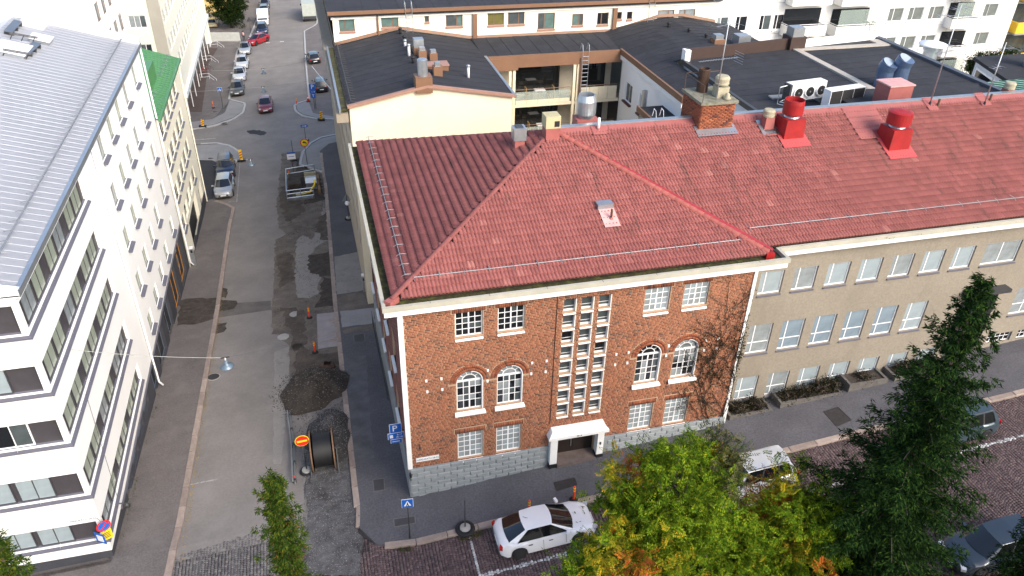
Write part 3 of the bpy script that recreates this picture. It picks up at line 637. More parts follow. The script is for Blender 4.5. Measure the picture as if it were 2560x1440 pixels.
# ================================================================ beige wing
BY = 1.0; BX1 = 46.
be = thing('beige_wing', 'long beige rendered wing with rows of blinded windows beside the brick house', 'building', (30, 8, 1.5))
Wb = Wall((0, BY, 0), (1, 0, 0), (0, -1, 0)); BWIN = []
xs1 = [16.85 + 1.775 * k for k in range(7)] + [29.35, 32.2, 34, 35.8, 37.6, 39.4]
for k, x in enumerate(xs1): BWIN.append((x, x + (1.22 if x != 29.35 else 2.15), 8.36, 9.62, 1))
for k, x in enumerate([16.9 + 1.775 * k for k in range(6)] + [27.55, 32.6, 34.5, 36.4, 38.3]): BWIN.append((x if k != 6 else 27.4, (x if k != 6 else 27.4) + (1.25 if k < 7 else 1.6), 4.82, 6.58, 2))
for k, x in enumerate([16.85 + 1.775 * k for k in range(8)]): BWIN.append((x, x + 1.2, 1.85 + (.0 if k < 2 else .0), 3.32, 2))
BWIN = [b for b in BWIN if not (b[2] == 4.82 and 27 < b[0] < 32 and False)]
Wb.cut(29.1, 31.4, 2.9, 6.75, .45)
for k in range(4): Wb.cut(31.9 + 2 * k, 33.5 + 2 * k, 3.0, 3.6, .2)
for a, b, z0, z1, r in BWIN:
    if not (z0 == 4.82 and a > 27 and a < 29): Wb.cut(a, b, z0, z1, .16)
BWIN = [w_ for w_ in BWIN if not (w_[2] == 4.82 and 27 < w_[0] < 29)]
mb = MB(); Wb.build(mb, BW + .05, BX1, -.2, 10.95); mb.quad((BX1, BY, -.2), (BX1, 15.5, -.2), (BX1, 15.5, 10.95), (BX1, BY, 10.95)); mb.quad((BW, 15.5, -.2), (BX1, 15.5, -.2), (BX1, 15.5, 10.95), (BW, 15.5, 10.95))
bw_wall = mb.ob('wall', beige, be)
for a, b, z0, z1, r in BWIN:
    wide = b - a > 1.5
    w_ = window(be, Wb, a, b, z0, z1, .11, frame_white, [g_blind, g_blind, g_curtain, M('blue_pane', (.2, .26, .31), .12, var=.25, scale=.8, spec=.8)][int(rng.integers(4))], 2, r, .06, .05, colw=[.3, 1] if not wide else [1, 1], rowh=[.55, 1] if r == 2 else None)
    MB().add([(a - .02, BY + .1, z0 + .01), (b + .02, BY + .1, z0 + .01), (b + .02, BY - .07, z0 - .05), (a - .02, BY - .07, z0 - .05), (a - .02, BY - .07, z0 - .1), (b + .02, BY - .07, z0 - .1), (b + .02, BY, z0 - .1), (a - .02, BY, z0 - .1)], [(0, 1, 2, 3), (3, 2, 5, 4), (4, 5, 6, 7), (0, 3, 4, 7), (1, 6, 5, 2)]).ob('sill', sill_grey, w_)
for k in range(4):
    w_ = window(be, Wb, 31.9 + 2 * k, 33.5 + 2 * k, 3.0, 3.6, .15, frame_white, g_dark, 5, 2, .04, .03, name='basement_window')
pm = MB()
for k in range(9): pm.box(16.85 + 1.775 * k - .56, 16.85 + 1.775 * k - .03, BY - .004, BY + .05, 1.75, 3.42)
MB().box(29.1, 31.4, BY + .4, BY + .44, 2.9, 6.75).ob('door', M('beige_door', (.03, .028, .026), .4, var=.2), be)
MB().box(28.95, 31.55, BY - .5, BY, 6.75, 6.95).ob('door_canopy', metal_dk, be)
MB().box(BW + 1.2, BX1, BY - .5, BY, 10.72, 10.98).ob('cornice', white_trim, be)
MB().box(BW + 1.27, BX1, BY - .56, BY - .42, 10.985, 11.2).ob('gutter', gutter_m, be)
MB().box(BW + 1.2, BX1, BY - .42, BY + .8, 10.99, 11.03).ob('gutter_lining', moss, be)
for k in range(5): MB().tube([(17.5 + 5.2 * k, BY - .03, 10.55), (17.5 + 5.2 * k, BY + .05, 10.55)], .035).ob('overflow_pipe', M('rusty_pipe', (.25, .08, .03), .8), be)
# planter walls and shrubs along the beige wing's foot
plw = M('planter_concrete', (.12, .11, .1), .95, var=.25, scale=3, fine=.2)
for k, (x0, x1) in enumerate(((16.2, 18.6), (19.0, 22.6), (22.9, 25.2), (25.6, 28.6))):
    pr = thing('planter', ['low concrete planter in the corner beside the brick house', 'low concrete planter with dark overgrown shrubs under the second and third beige windows', 'raised concrete planter with square end under the beige wing', 'concrete planter behind the tall spruce beside the beige wing'][k], 'planter', ((x0 + x1) / 2, .45, float(H(x0, .4))), group='planters along the beige wing')
    zb = float(H(x1, .4)) - .15; zt = float(H(x1, .4)) + (.2 if k != 2 else .45)
    MB().box(x0, x1, .02, .14, zb - .5, zt).box(x0, x0 + .14, .14, .98, zb - .5, zt).box(x1 - .14, x1, .14, .98, zb - .5, zt).ob('planter_wall', plw, pr); MB().box(x0 + .14, x1 - .14, .14, .98, zb - .5, zt - .1).ob('soil', soil, pr)
# ================================================================ tiled roofs
RZ0, RY, RZ1 = 11.22, 8.1, 14.36           # eave height, ridge y, ridge height
AP = np.array([8.6, RY, RZ1])
FL, FR, BLc = np.array([-.2, .02, RZ0]), np.array([16.35, .02, RZ0]), np.array([-.2, 16.2, RZ0])
MY0 = .75; MZ0 = 11.17                      # eave of the beige wing's slope
roof = thing_roof = None
def tiled(parent, A, u, s, nu, ns, inside, pu=.32, ps=.362, single=300, name='roof_tiles', pick_near=None):
    """interlocking double-wave tiles on the plane A + i*pu*u + j*ps*s ; s points up the slope"""
    u = np.array(u, float); s = np.array(s, float); s /= np.linalg.norm(s); u /= np.linalg.norm(u); n = np.cross(u, s); n = n if n[2] > 0 else -n
    K = 13; tx = np.linspace(0, 1, K); pr = .09 * np.abs(np.sin(2 * np.pi * tx + .26)) ** .6
    # tile: lower edge raised, upper end tucked under the next course
    L = []
    for kx in range(K):
        for (dv, dz, sub) in ((0., .0, 1), (0., .105, 0), (ps + .045, .004, 0)):
            L.append(u * (tx[kx] * pu * .995) + s * dv + n * (dz + pr[kx] - (.03 if sub else 0)))
    L = np.array(L)
    F0 = np.array([f for k in range(K - 1) for f in ((3 * k, 3 * k + 3, 3 * k + 4, 3 * k + 1), (3 * k + 1, 3 * k + 4, 3 * k + 5, 3 * k + 2))])
    org = [(i, j) for j in range(ns) for i in range(nu) if inside(A + u * ((i + .5) * pu) + s * ((j + .5) * ps))]
    org = np.array(org); O = A + org[:, :1] * pu * u + org[:, 1:] * ps * s + n * rng.normal(0, .0025, (len(org), 1))
    d = np.linalg.norm(O - CAM, axis=1) if pick_near is None else np.linalg.norm(O - np.array(pick_near), axis=1); idx = np.argsort(d); near, far = idx[:single], idx[single:]
    me = rawmesh('roof_tile', L, F0, tile_m, True)
    for i in near: link('roof_tile', me, parent, loc=O[i])
    V = (O[far][:, None, :] + L[None]).reshape(-1, 3); Fc = (F0[None] + np.arange(len(far))[:, None, None] * len(L)).reshape(-1, 4)
    return link(name, rawmesh(name, V, Fc, tile_m, True), parent, kind='stuff')
def side(p, a, b): return (b[0] - a[0]) * (p[1] - a[1]) - (b[1] - a[1]) * (p[0] - a[0])
under = M('roof_underlay', (.07, .03, .025), .95)
mb = MB(); o_ = np.array([0, 0, -.03]); mb.quad(FL + o_, FR + o_, AP + o_); mb.quad(BLc + o_, FL + o_, AP + o_); mb.quad(AP + o_, (16.4, RY, RZ1 - .03), (16.4, 16.2, RZ0), BLc + o_)
rf = mb.ob('roof', under, bh)
slope_f = (RZ1 - RZ0) / (RY - .02); slope_l = (RZ1 - RZ0) / (AP[0] + .2)
tiled(rf, FL, (1, 0, 0), (0, 1, slope_f), 53, 25, lambda p: side(p, FL, AP) < .02 and side(p, FR, AP) > .02 and p[1] < RY)
tiled(rf, BLc, (0, -1, 0), (1, 0, slope_l), 51, 27, lambda p: side(p, FL, AP) > .0 and side(p, AP, BLc) > .0, single=300, name='side_roof_tiles', pick_near=(0, 0, 11))
mr = MB(); mr.quad((BW + .2, MY0, MZ0 - .03), (BX1, MY0, MZ0 - .03), (BX1, RY, RZ1 - .03), (AP[0] + .1, RY, RZ1 - .03), (AP[0] + .1, RY - .2, RZ1 - .12)); mr.quad((BW, 15.5, 11.2), (BX1, 15.5, 11.2), (BX1, RY, RZ1 - .03), (BW, RY, RZ1 - .03))
rb = mr.ob('roof', under, be)
slope_m = (RZ1 - MZ0) / (RY - MY0); MS = np.array([16.2, MY0, MZ0])
tiled(rb, np.array([AP[0], MY0, MZ0]), (1, 0, 0), (0, 1, slope_m), 118, 23, lambda p: side(p, FR + np.array([.15, .4, 0]), AP) < -.02 and p[1] < RY - .02 and p[0] < BX1, single=300, pick_near=(22, -5, 16))
# hip and ridge caps: half-round pieces one by one
def caps(parent, a, b, L=.36, r=.13, mat=tile_m, lift=.03):
    a = np.array(a); b = np.array(b); t = b - a; l = np.linalg.norm(t); t /= l; n = int(l / L); L = l / n
    sd = np.cross(t, [0, 0, 1]); sd /= np.linalg.norm(sd); up = np.cross(sd, t)
    def mk():
        m = MB(); th = np.linspace(-.15, math.pi + .15, 9)
        for q, (d0, d1, r0, r1) in enumerate(((0, L * 1.12, r, r * .88),)):
            V = [sd * (r0 * math.cos(x)) + up * (r0 * .85 * math.sin(x)) + t * d0 for x in th] + [sd * (r1 * math.cos(x)) + up * (r1 * .85 * math.sin(x)) + t * d1 for x in th]
            k = len(th); m.add(V, [(i, i + 1, k + i + 1, k + i) for i in range(k - 1)] + [tuple(range(k))])
        return m.mesh('hip_cap', mat, True)
    me = mk()
    for i in range(n): link('hip_cap', me, parent, loc=a + t * (i * L) + np.array([0, 0, lift + random.uniform(-.004, .004)]))
caps(rf, FL + np.array([-.05, -.05, .06]), AP + np.array([-.1, -.1, 0]), r=.12)
caps(rf, BLc, AP + np.array([-.1, .1, 0]), r=.12)
caps(rf, FR + np.array([-.05, .05, .06]), AP + np.array([.15, -.12, .06]), r=.15, mat=M('hip_tile', (.27, .07, .06), .8, var=.1, ramp=[(0, (.24, .062, .054)), (1, (.3, .085, .072))]))
# bright red flashing behind the right-hand hip and infill down to the lower slope
fl = MB(); o1 = np.array([.12, .1, .0])
for t0, t1 in zip(np.linspace(0, 1, 9), np.linspace(0, 1, 9)[1:]):
    p, q = FR + (AP - FR) * t0, FR + (AP - FR) * t1
    fl.quad(p + np.array([.14, .1, .13]), q + np.array([.14, .1, .13]), q + np.array([.27, .22, .15]), p + np.array([.27, .22, .15]))
fl.quad(FR + np.array([.02, 0, -.25]), FR + np.array([.02, 0, .06]), AP + np.array([.1, 0, .05]), AP + np.array([.1, 0, -.2]))
fl.ob('hip_flashing', M('bright_red_sheet', (.3, .03, .036), .45, var=.1), bh)
MB().box(16.15, 16.55, -.05, .3, 10.95, 11.3).ob('hip_end_cap', red_metal, bh)
MB().obox((-.25, -.02, 11.2), (.7, .7, 0), (-.7, .7, 0), (0, 0, 1), .28, .16, .12).ob('hip_end_cap', pink_metal, bh)
# ridge: faded red flashing and grey capping behind it
for k in range(15): MB().quad((9.0 + 2.45 * k, RY - .34, RZ1 - .0), (9.0 + 2.45 * k + 2.43, RY - .34, RZ1 - .0), (9.0 + 2.45 * k + 2.43, RY + .02, RZ1 + .15), (9.0 + 2.45 * k, RY + .02, RZ1 + .15)).ob('ridge_flashing', pink_metal, be)
MB().box(8.7, BX1, RY + .03, RY + .33, RZ1 - .1, RZ1 + .2).ob('ridge_capping', metal_grey, be)
# snow guards: one rail with its brackets
def guard(parent, pts, up, brk, mat=M('dull_guard', (.25, .26, .28), .5, .4), r=.02):
    o = MB().tube(pts, r, 6).ob('snow_guard_rail', mat, parent)
    a, b = np.array(pts[0]), np.array(pts[-1]); L_ = np.linalg.norm(b - a); n = int(L_ / brk); up = np.array(up, float)
    me = cached(('brk', tuple(np.round(up, 2)), mat.name), lambda: MB().tube([(0, 0, .03), -up * .12 + np.array([0, 0, -.02]), -up * .3 + np.array([0, 0, -.1])], .016, 4).tube([(0, 0, .03), up * .16], .013, 4).mesh('guard_bracket', mat))
    for i in range(n + 1): link('guard_bracket', me, o, loc=a + (b - a) * i / n)
yg = .75; guard(bh, [(.75, yg, RZ0 + slope_f * (yg) + .2), (15.2, yg, RZ0 + slope_f * yg + .2)], (0, -1, -slope_f), 1.0)
xg = .45; guard(bh, [(xg, 1.1, RZ0 + slope_l * (xg + .2) + .2), (xg, 16, RZ0 + slope_l * (xg + .2) + .2)], (-1, 0, -slope_l), .8)
yg = 1.6; guard(be, [(16.1, yg, MZ0 + slope_m * (yg - MY0) + .2), (BX1, yg, MZ0 + slope_m * (yg - MY0) + .2)], (0, -1, -slope_m), 1.0)
def roofm(q): return onplane(q, MS, (0, -slope_m, 1))
def rooff(q): return onplane(q, FL, (0, -slope_f, 1))

# scribbled tag on the corner strip
tg = MB()
for k in range(5): tg.tube([(-.06 + .03 * k, -.08, 1.35 + .12 * math.sin(2.3 * k)), (.02 * k - .04, -.082, 1.55 - .1 * math.cos(1.7 * k)), (-.05 + .035 * k, -.08, 1.72 + .05 * math.sin(k))], .012, 4)
tg.ob('graffiti_tag', black_m, bh, kind='stuff')
# ================================================================ white block west of the side street
FX = -13.1; FY = .1
wb = thing('white_block', 'white rendered corner block with wrap-around window bands and pale metal roof', 'building', (-26, 15, -.6))
Wr = Wall((FX, 0, 0), (0, 1, 0), (1, 0, 0)); Wn = Wall((0, FY, 0), (1, 0, 0), (0, -1, 0))
SIL = [11.6, 8.97, 6.38, 3.47, .77]; HH = [1.24, 1.22, 1.21, 1.25, 1.1]; BE = 11.1; FXL = -34.
COLS = [27.9, 24.3, 21.45, 18.72, 15.95]
for s, h in zip(SIL, HH):
    Wr.cut(FY, BE, s, s + h, .2); Wn.cut(FXL, FX, s, s + h, .2)
    for c in COLS: Wr.cut(c - .58, c + .58, s, s + h, .17)
mb = MB(); Wr.build(mb, FY, 30.8, -.02, 13.3); Wn.build(mb, FXL, FX, -.02, 13.3); mb.quad((FXL, 30.8, -.02), (FX, 30.8, -.02), (FX, 30.8, 13.3), (FXL, 30.8, 13.3)); mb.quad((FXL, FY, -.02), (FXL, 30.8, -.02), (FXL, 30.8, 13.3), (FXL, FY, 13.3))
ww = mb.ob('wall', render_white, wb)
core = Wall((FX - .16, 0, 0), (0, 1, 0), (1, 0, 0)); coren = Wall((0, FY + .16, 0), (1, 0, 0), (0, -1, 0))
for k, (s, h) in enumerate(zip(SIL, HH)):
    bd = MB().box(FX - .3, FX - .16, FY + .3, BE, s - .02, s + h + .02).box(FXL, FX - .16, FY + .16, FY + .3, s - .02, s + h + .02).ob('window_band', clad_dark, wb)
    y = FY + .62
    for u in range(3):
        for j in range(2):
            if y + 1.33 < BE: window(wb, core, y, y + 1.33, s + .03, s + h - .02, -.02, frame_dark, g_green if rng.random() < .85 else g_curtain, 2, 1, .05, .035)
            y += 1.33 + .14
        y += .56
    x = FX - 1.25
    for u in range(4):
        for j in range(2):
            dk = k == 2 and u == 0
            window(wb, coren, x - 1.33, x, s + .03, s + h - .02, -.02, frame_white if dk else frame_dark, pick([g_mid, g_dark], [.6, .4]) if dk else g_blind, 2, 1, .05, .035)
            x -= 1.33 + .14
        x -= .75
    y = FY - .12
    while y < BE - .1:
        y1 = min(y + 2.0, BE + .04); a0 = FY + .0 if y < FY else y
        MB().add([(FX - .17, max(y, FY + .17), s + .05), (FX - .17, y1 - .012, s + .05), (FX + .12, y1 - .012, s - .12), (FX + .12, y, s - .12), (FX + .12, y1 - .012, s - .16), (FX + .12, y, s - .16), (FX, y1 - .012, s - .16), (FX, y, s - .16)], [(0, 1, 2, 3), (3, 2, 4, 5), (5, 4, 6, 7), (1, 6, 4, 2)]).ob('sill', sill_grey, bd); y = y1
    x = FX + .12
    for q in range(9):
        x1 = x - 2.0
        MB().add([(min(x, FX - .17), FY + .17, s + .05), (x1 + .012, FY + .17, s + .05), (x1 + .012, FY - .12, s - .12), (x, FY - .12, s - .12), (x1 + .012, FY - .12, s - .16), (x, FY - .12, s - .16), (x1, FY, s - .16), (x, FY, s - .16)], [(0, 3, 2, 1), (3, 5, 4, 2), (5, 7, 6, 4)]).ob('sill', sill_grey, bd); x = x1
    for c in COLS:
        w_ = window(wb, Wr, c - .58, c + .58, s + .02, s + h, .13, M('grey_frame', (.3, .31, .29), .5), g_green if rng.random() < .7 else g_curtain, 2, 1, .06, .05, colw=[1, .45])
        MB().add([(FX - .13, c - .6, s + .03), (FX - .13, c + .6, s + .03), (FX + .2, c + .62, s - .1), (FX + .2, c - .62, s - .1), (FX + .2, c + .62, s - .14), (FX + .2, c - .62, s - .14), (FX, c + .6, s - .14), (FX, c - .6, s - .14)], [(0, 1, 2, 3), (3, 2, 4, 5), (0, 3, 5, 7), (1, 6, 4, 2), (5, 4, 6, 7)]).ob('sill', sill_grey, w_)
# dark street-level storey that grows with the falling pavement
Wg = Wall((FX - .05, 0, 0), (0, 1, 0), (1, 0, 0)); base_m = M('dark_base', (.045, .047, .058), .7, var=.15, scale=1, fine=.1)
GW = [(3.9 + 2.0 * k, 5.4 + 2.0 * k, -1.0 - .03 * k, -.15) for k in range(4)] + [(13.0, 14.6, -2.0, -.3), (15.6, 18.2, -2.4, -.3), (19.4, 21.6, -2.9, -.25), (23.2, 25.6, -3.2, -.25), (27, 29.6, -3.4, -.25)]
for g_ in GW: Wg.cut(*g_, .3)
mb = MB(); Wg.build(mb, FY + .05, 30.8, -5, .0); mb.quad((FXL, FY + .05, -1.5), (FX - .05, FY + .05, -1.5), (FX - .05, FY + .05, 0), (FXL, FY + .05, 0)); mb.box(FXL, FX - .4, FY + .5, 30.7, -5, -.01); mb.ob('base_storey', base_m, wb)
bluegrey = M('blue_grey_frame', (.1, .13, .17), .5, var=.08)
for k, g_ in enumerate(GW):
    window(wb, Wg, *g_, .2, bluegrey if k < 7 else M('orange_frame', (.5, .22, .03), .5), g_curtain if k < 4 else g_dark, 2, 1, .07, .05, name='shop_window')
MB().box(FX - .1, FX + .08, 2.5, 30.5, -.1, .0).ob('base_drip', sill_grey, wb)
# downpipes
zz = lambda y: float(H(FX + .1, y))
for y, zt in ((13.7, 13.2), (31.0, 13.3)):
    yb = y
    MB().tube([(FX + .1, y, zt), (FX + .1, y, zz(y) + .55), (FX + .28, y, zz(y) + .25)], .06, 8).ob('downpipe', frame_white, wb, smooth=True)
# roof: standing seam sheets, ridge, parapets
RX, RZ = -19.8, 15.5; ex, ez = FX + .12, 13.42; sl_ = (RZ - ez) / (ex - RX)
pm_ = cached('wbpanel', lambda: MB().add([(ex, 0, ez), (ex, .488, ez), (RX, .488, RZ), (RX, 0, RZ), (ex, .488, ez + .012), (ex, .5, ez + .012), (RX, .5, RZ + .012), (RX, .488, RZ + .012), (ex, .5, ez), (RX, .5, RZ)], [(0, 1, 2, 3), (1, 4, 7, 2), (4, 5, 6, 7), (5, 8, 9, 6), (0, 3, 9, 8)]).mesh('roof_sheet', metal_lt))
rfw = MB().add([(ex, FY, ez - .03), (ex, 30.8, ez - .03), (RX, 30.8, RZ - .03), (RX, FY, RZ - .03), (-27, FY, 13.3), (-27, 30.8, 13.3)], [(0, 1, 2, 3), (3, 2, 5, 4)]).ob('roof', metal_lt, wb)
for k in range(61): link('roof_sheet', pm_, rfw, loc=(0, FY + .08 + k * .5, 0))
MB().box(ex - .05, ex + .12, FY - .1, 30.9, 13.22, ez + .05).ob('eaves_gutter', metal_grey, wb)
MB().box(FXL, ex + .1, FY - .12, FY + .12, 13.25, 13.3).add([(ex + .1, FY - .12, 13.5), (ex + .1, FY + .12, 13.5), (RX, FY + .12, 15.62), (RX, FY - .12, 15.62), (ex + .1, FY - .12, 13.2), (RX, FY - .12, 13.2)], [(0, 1, 2, 3), (0, 3, 5, 4)]).ob('front_coping', frame_white, wb)
cp = MB()
for a, b in (((ex + .1, ez), (RX, RZ)), ((RX, RZ), (-27, 13.3))):
    for z0_, z1_, y0_, y1_ in ((-.1, .42, 30.5, 30.9),):
        cp.add([(a[0], y0_, a[1] + z0_), (b[0], y0_, b[1] + z0_), (b[0], y0_, b[1] + z1_), (a[0], y0_, a[1] + z1_), (a[0], y1_, a[1] + z0_), (b[0], y1_, b[1] + z0_), (b[0], y1_, b[1] + z1_), (a[0], y1_, a[1] + z1_)], [(0, 1, 2, 3), (4, 7, 6, 5), (3, 2, 6, 7), (0, 3, 7, 4), (1, 5, 6, 2)])
cp.ob('parapet', metal_lt, wb)
gz = lambda x: ez + (ex - x) * sl_
guard(wb, [(FX - .75, FY + .4, gz(FX - .75) + .22), (FX - .75, 30.2, gz(FX - .75) + .22)], (1, 0, -sl_), .82, r=.04)
def wroof(q): return onplane(q, (ex, 0, ez), (sl_, 0, 1))
# roof walkways, hatches and the small hood
for k, (qa, qb) in enumerate((((20, 90), (45, 62)), ((65, 142), (92, 117)))):
    a, b = wroof(qa), wroof(qb); r_ = thing('roof_walkway', ['grey grating walkway near the ridge of the white block', 'grey grating walkway beside the roof hatch of the white block'][k], 'walkway', a, group='walkways on the white block roof')
    t = b - a; t /= np.linalg.norm(t); n_ = np.array([sl_, 0, 1]); n_ /= np.linalg.norm(n_); sd = np.cross(t, n_); c_ = (a + b) / 2 + n_ * .25; L_ = np.linalg.norm(b - a) / 2
    MB().obox(c_, t, sd, n_, L_, .22, .02).ob('grating', M('grating_grey', (.16, .19, .23), .5, .4), r_)
    for f in (-.8, 0, .8): MB().obox(c_ + t * L_ * f - n_ * .13 - sd * 0, t, sd, n_, .025, .26, .11).ob('bracket', metal_dk, r_)
for k, (q, sx, sy) in enumerate((((32, 130), .75, .9), ((103, 104), .5, .5))):
    a = wroof(q); r_ = thing('roof_hatch', ['wide white roof hatch between the walkways', 'small tilted white roof hatch at the walkway end'][k], 'hatch', a, group='hatches on the white block roof')
    n_ = np.array([sl_, 0, 1]); n_ /= np.linalg.norm(n_); t = np.array([1, 0, -sl_]); t /= np.linalg.norm(t)
    MB().obox(a + n_ * .1, t, (0, 1, 0), n_, sx, sy, .1).ob('frame', metal_grey, r_); MB().obox(a + n_ * .25, t, (0, 1, 0), n_, sx + .06, sy + .06, .04).ob('lid', frame_white, r_)
for k, (qa, qb) in enumerate((((18, 97), (88, 108)), ((0, 138), (72, 150)))):
    a, b = wroof(qa), wroof(qb); n_ = np.array([.2, 0, .28])
    r_ = thing('roof_rail', ['double grey safety rail below the upper walkway', 'double grey safety rail below the wide roof hatch'][k], 'rail', a, group='safety rails on the white block roof')
    for f in (0, .22): MB().tube([a + n_ * (1 + f), b + n_ * (1 + f)], .03, 6).ob('rail', metal_dk, r_)
    for f in (.1, .5, .9): p = a + (b - a) * f; MB().tube([p, p + n_ * 1.25], .025, 5).ob('post', metal_dk, r_)
a = wroof((80, 70)); r_ = thing('roof_hood', 'pale sheet metal hood against the parapet of the white block', 'hood', a)
MB().add([a + np.array(v) for v in ((-.5, 0, -.1), (.6, 0, -.3), (.6, 1.6, -.3), (-.5, 1.6, 0), (-.5, 0, .5), (.35, 0, .45), (.35, 1.6, .7), (-.5, 1.6, .8))], [(0, 1, 5, 4), (1, 2, 6, 5), (4, 5, 6, 7), (0, 4, 7, 3)]).ob('hood_sheet', metal_lt, r_)
# street plate, corner signs and bracket lamp on the white block
a = onY((172, 1305), FY - .03); b = onY((240, 1296), FY - .03)
pw = MB().box(a[0], b[0] + .05, FY - .03, FY - .004, a[2] - .13, a[2] + .1).ob('street_plate', sign_white, wb); text('HARJUKATU 24-26', .13, M('plate_ink', (.05, .06, .07), .6), ((a[0] + b[0]) / 2, FY - .032, a[2] - .01), (1, 0, 0), (0, 0, 1), pw)
# ================================================================ cream block with the green roof
gb = thing('cream_block', 'cream block with bright green metal roof between the white block and the crossing', 'building', (-20, 38, -5.5))
Wc = Wall((FX + .02, 0, 0), (0, 1, 0), (1, 0, 0)); GX = FX + .02
CR = [(6.28, 1.2), (3.8, 1.2), (1.2, 1.2), (-1.4, 1.2)]; CC = [41.5, 39.3, 37.0, 34.8, 32.6]
for s, h in CR:
    for c in CC: Wc.cut(c - .8, c + .8, s, s + h, .17)
Wc.cut(42.2, 44.4, -5.2, -2.6, .4); Wc.cut(34.5, 40.5, -4.7, -1.9, .5)
mb = MB(); Wc.build(mb, 30.82, 45.4, -6.5, 8.1); mb.quad((-30, 45.4, -6.5), (GX, 45.4, -6.5), (GX, 45.4, 8.1), (-30, 45.4, 8.1)); gw = mb.ob('wall', render_cream, gb)
for i, (s, h) in enumerate(CR):
    for j, c in enumerate(CC):
        if i == 3 and 34 < c < 41: continue
        w_ = window(gb, Wc, c - .8, c + .8, s + .02, s + h, .13, frame_dark, pick([g_mid, g_curtain, g_dark], [.4, .4, .2]), 3, 1, .06, .05)
        MB().add([(GX - .13, c - .8, s + .03), (GX - .13, c + .8, s + .03), (GX + .14, c + .82, s - .09), (GX + .14, c - .82, s - .09), (GX + .14, c + .82, s - .13), (GX + .14, c - .82, s - .13)], [(0, 1, 2, 3), (3, 2, 4, 5)]).ob('sill', sill_grey, w_)
MB().box(GX - .4, GX - .3, 34.5, 40.5, -4.7, -1.9).ob('garage_door', black_m, gb); MB().box(GX - .35, GX - .28, 42.2, 44.4, -5.2, -2.6).ob('shop_front', g_dark, gb)
MB().box(GX - .01, GX + .03, 30.9, 45.3, -6.4, -4.2).ob('plinth', base_m, gb)
MB().tube([(GX + .12, 45.2, 8.0), (GX + .12, 45.2, -5.2)], .06, 8).ob('downpipe', render_cream, gb)
gs = .36; gx0, gz0 = GX + .25, 8.12
gpn = MB().add([(gx0, 0, gz0), (gx0, .48, gz0), (gx0 - 9, .48, gz0 + 9 * gs), (gx0 - 9, 0, gz0 + 9 * gs), (gx0, .48, gz0 + .05), (gx0 - 9, .48, gz0 + 9 * gs + .05), (gx0, .5, gz0 + .05), (gx0 - 9, .5, gz0 + 9 * gs + .05), (gx0, .5, gz0), (gx0 - 9, .5, gz0 + 9 * gs)], [(0, 1, 2, 3), (1, 4, 5, 2), (4, 6, 7, 5), (6, 8, 9, 7)]).mesh('roof_sheet', green_metal)
grf = MB().add([(gx0, 30.8, gz0 - .02), (gx0, 45.5, gz0 - .02), (gx0 - 9, 45.5, gz0 + 9 * gs - .02), (gx0 - 9, 30.8, gz0 + 9 * gs - .02)], [(0, 1, 2, 3)]).ob('roof', green_metal, gb)
for k in range(29): link('roof_sheet', gpn, grf, loc=(0, 30.9 + k * .5, 0))
MB().box(gx0 - .05, gx0 + .12, 30.8, 45.5, 7.98, 8.16).ob('eaves_gutter', green_metal, gb)
guard(gb, [(gx0 - .7, 31.2, gz0 + .7 * gs + .25), (gx0 - .7, 35.5, gz0 + .7 * gs + .25)], (1, 0, -gs), .8); guard(gb, [(gx0 - .7, 39.5, gz0 + .7 * gs + .25), (gx0 - .7, 45, gz0 + .7 * gs + .25)], (1, 0, -gs), .8)
dm = MB().box(gx0 - 3.4, gx0 - 1.0, 36.3, 39.2, gz0 + .2, gz0 + 1.75).ob('dormer_box', green_metal, gb)
for k in range(6): MB().box(gx0 - .998, gx0 - .97, 36.5 + .45 * k, 36.54 + .45 * k, gz0 + .4, gz0 + 1.72).ob('dormer_seam', green_metal, dm)
# ================================================================ pale blocks beyond
b2 = thing('rear_white_block', 'white block behind the pale metal roof with tall brown-framed windows', 'building', (-30, 52, -6))
W2 = Wall((-18.6, 0, 0), (0, 1, 0), (1, 0, 0)); o2 = [(y, y + 1.5, z, z + 1.5) for y in (46.6, 49.3, 52.0, 54.6) for z in (11.0, 8.2, 5.4, 2.6)]
for o in o2: W2.cut(*o, .15)
mb = MB(); W2.build(mb, 45.5, 57.0, -7, 15); mb.quad((-45, 45.5, -7), (-18.6, 45.5, -7), (-18.6, 45.5, 15), (-45, 45.5, 15)); mb.quad((-45, 57, -7), (-18.6, 57, -7), (-18.6, 57, 15), (-45, 57, 15)); mb.quad((-45, 45.5, 15), (-18.6, 45.5, 15), (-18.6, 57, 15), (-45, 57, 15)); mb.ob('wall', render_white, b2)
for o in o2: window(b2, W2, *o, .1, frame_brown, g_curtain, 2, 1, .1, .08)
db = thing('pale_green_block', 'pale green block with shop front and stairs past the crossing', 'building', (-25, 85, -7))
DX, DY = -16.75, 66.3
W3 = Wall((0, DY, 0), (1, 0, 0), (0, -1, 0)); W4 = Wall((DX, 0, 0), (0, 1, 0), (1, 0, 0))
o3 = [(x, x + 1.75, z, z + 1.3) for x in (-20.1, -23.2) for z in (8.6, 5.6, 2.6, -.4)]
o4 = [(67.5 + 2.5 * k, 69.1 + 2.5 * k, z, z + 1.5) for k in range(16) for z in (8.6, 5.6, 2.6, -.4)]
for o in o3: W3.cut(*o, .15)
for o in o4: W4.cut(*o, .12)
mb = MB(); W3.build(mb, -40, -17.95, -8, 12); mb.ob('front_wall', M('pale_green_render', (.68, .72, .58), .9, var=.04), db)
MB().quad((-17.95, DY - .05, -8), (DX + .02, DY - .05, -8), (DX + .02, DY - .05, 12), (-17.95, DY - .05, 12)).quad((-17.95, DY - .05, -8), (-17.95, DY, -8), (-17.95, DY, 12), (-17.95, DY - .05, 12)).ob('concrete_gable', M('raw_concrete', (.36, .34, .29), .92, var=.08, scale=.5), db)
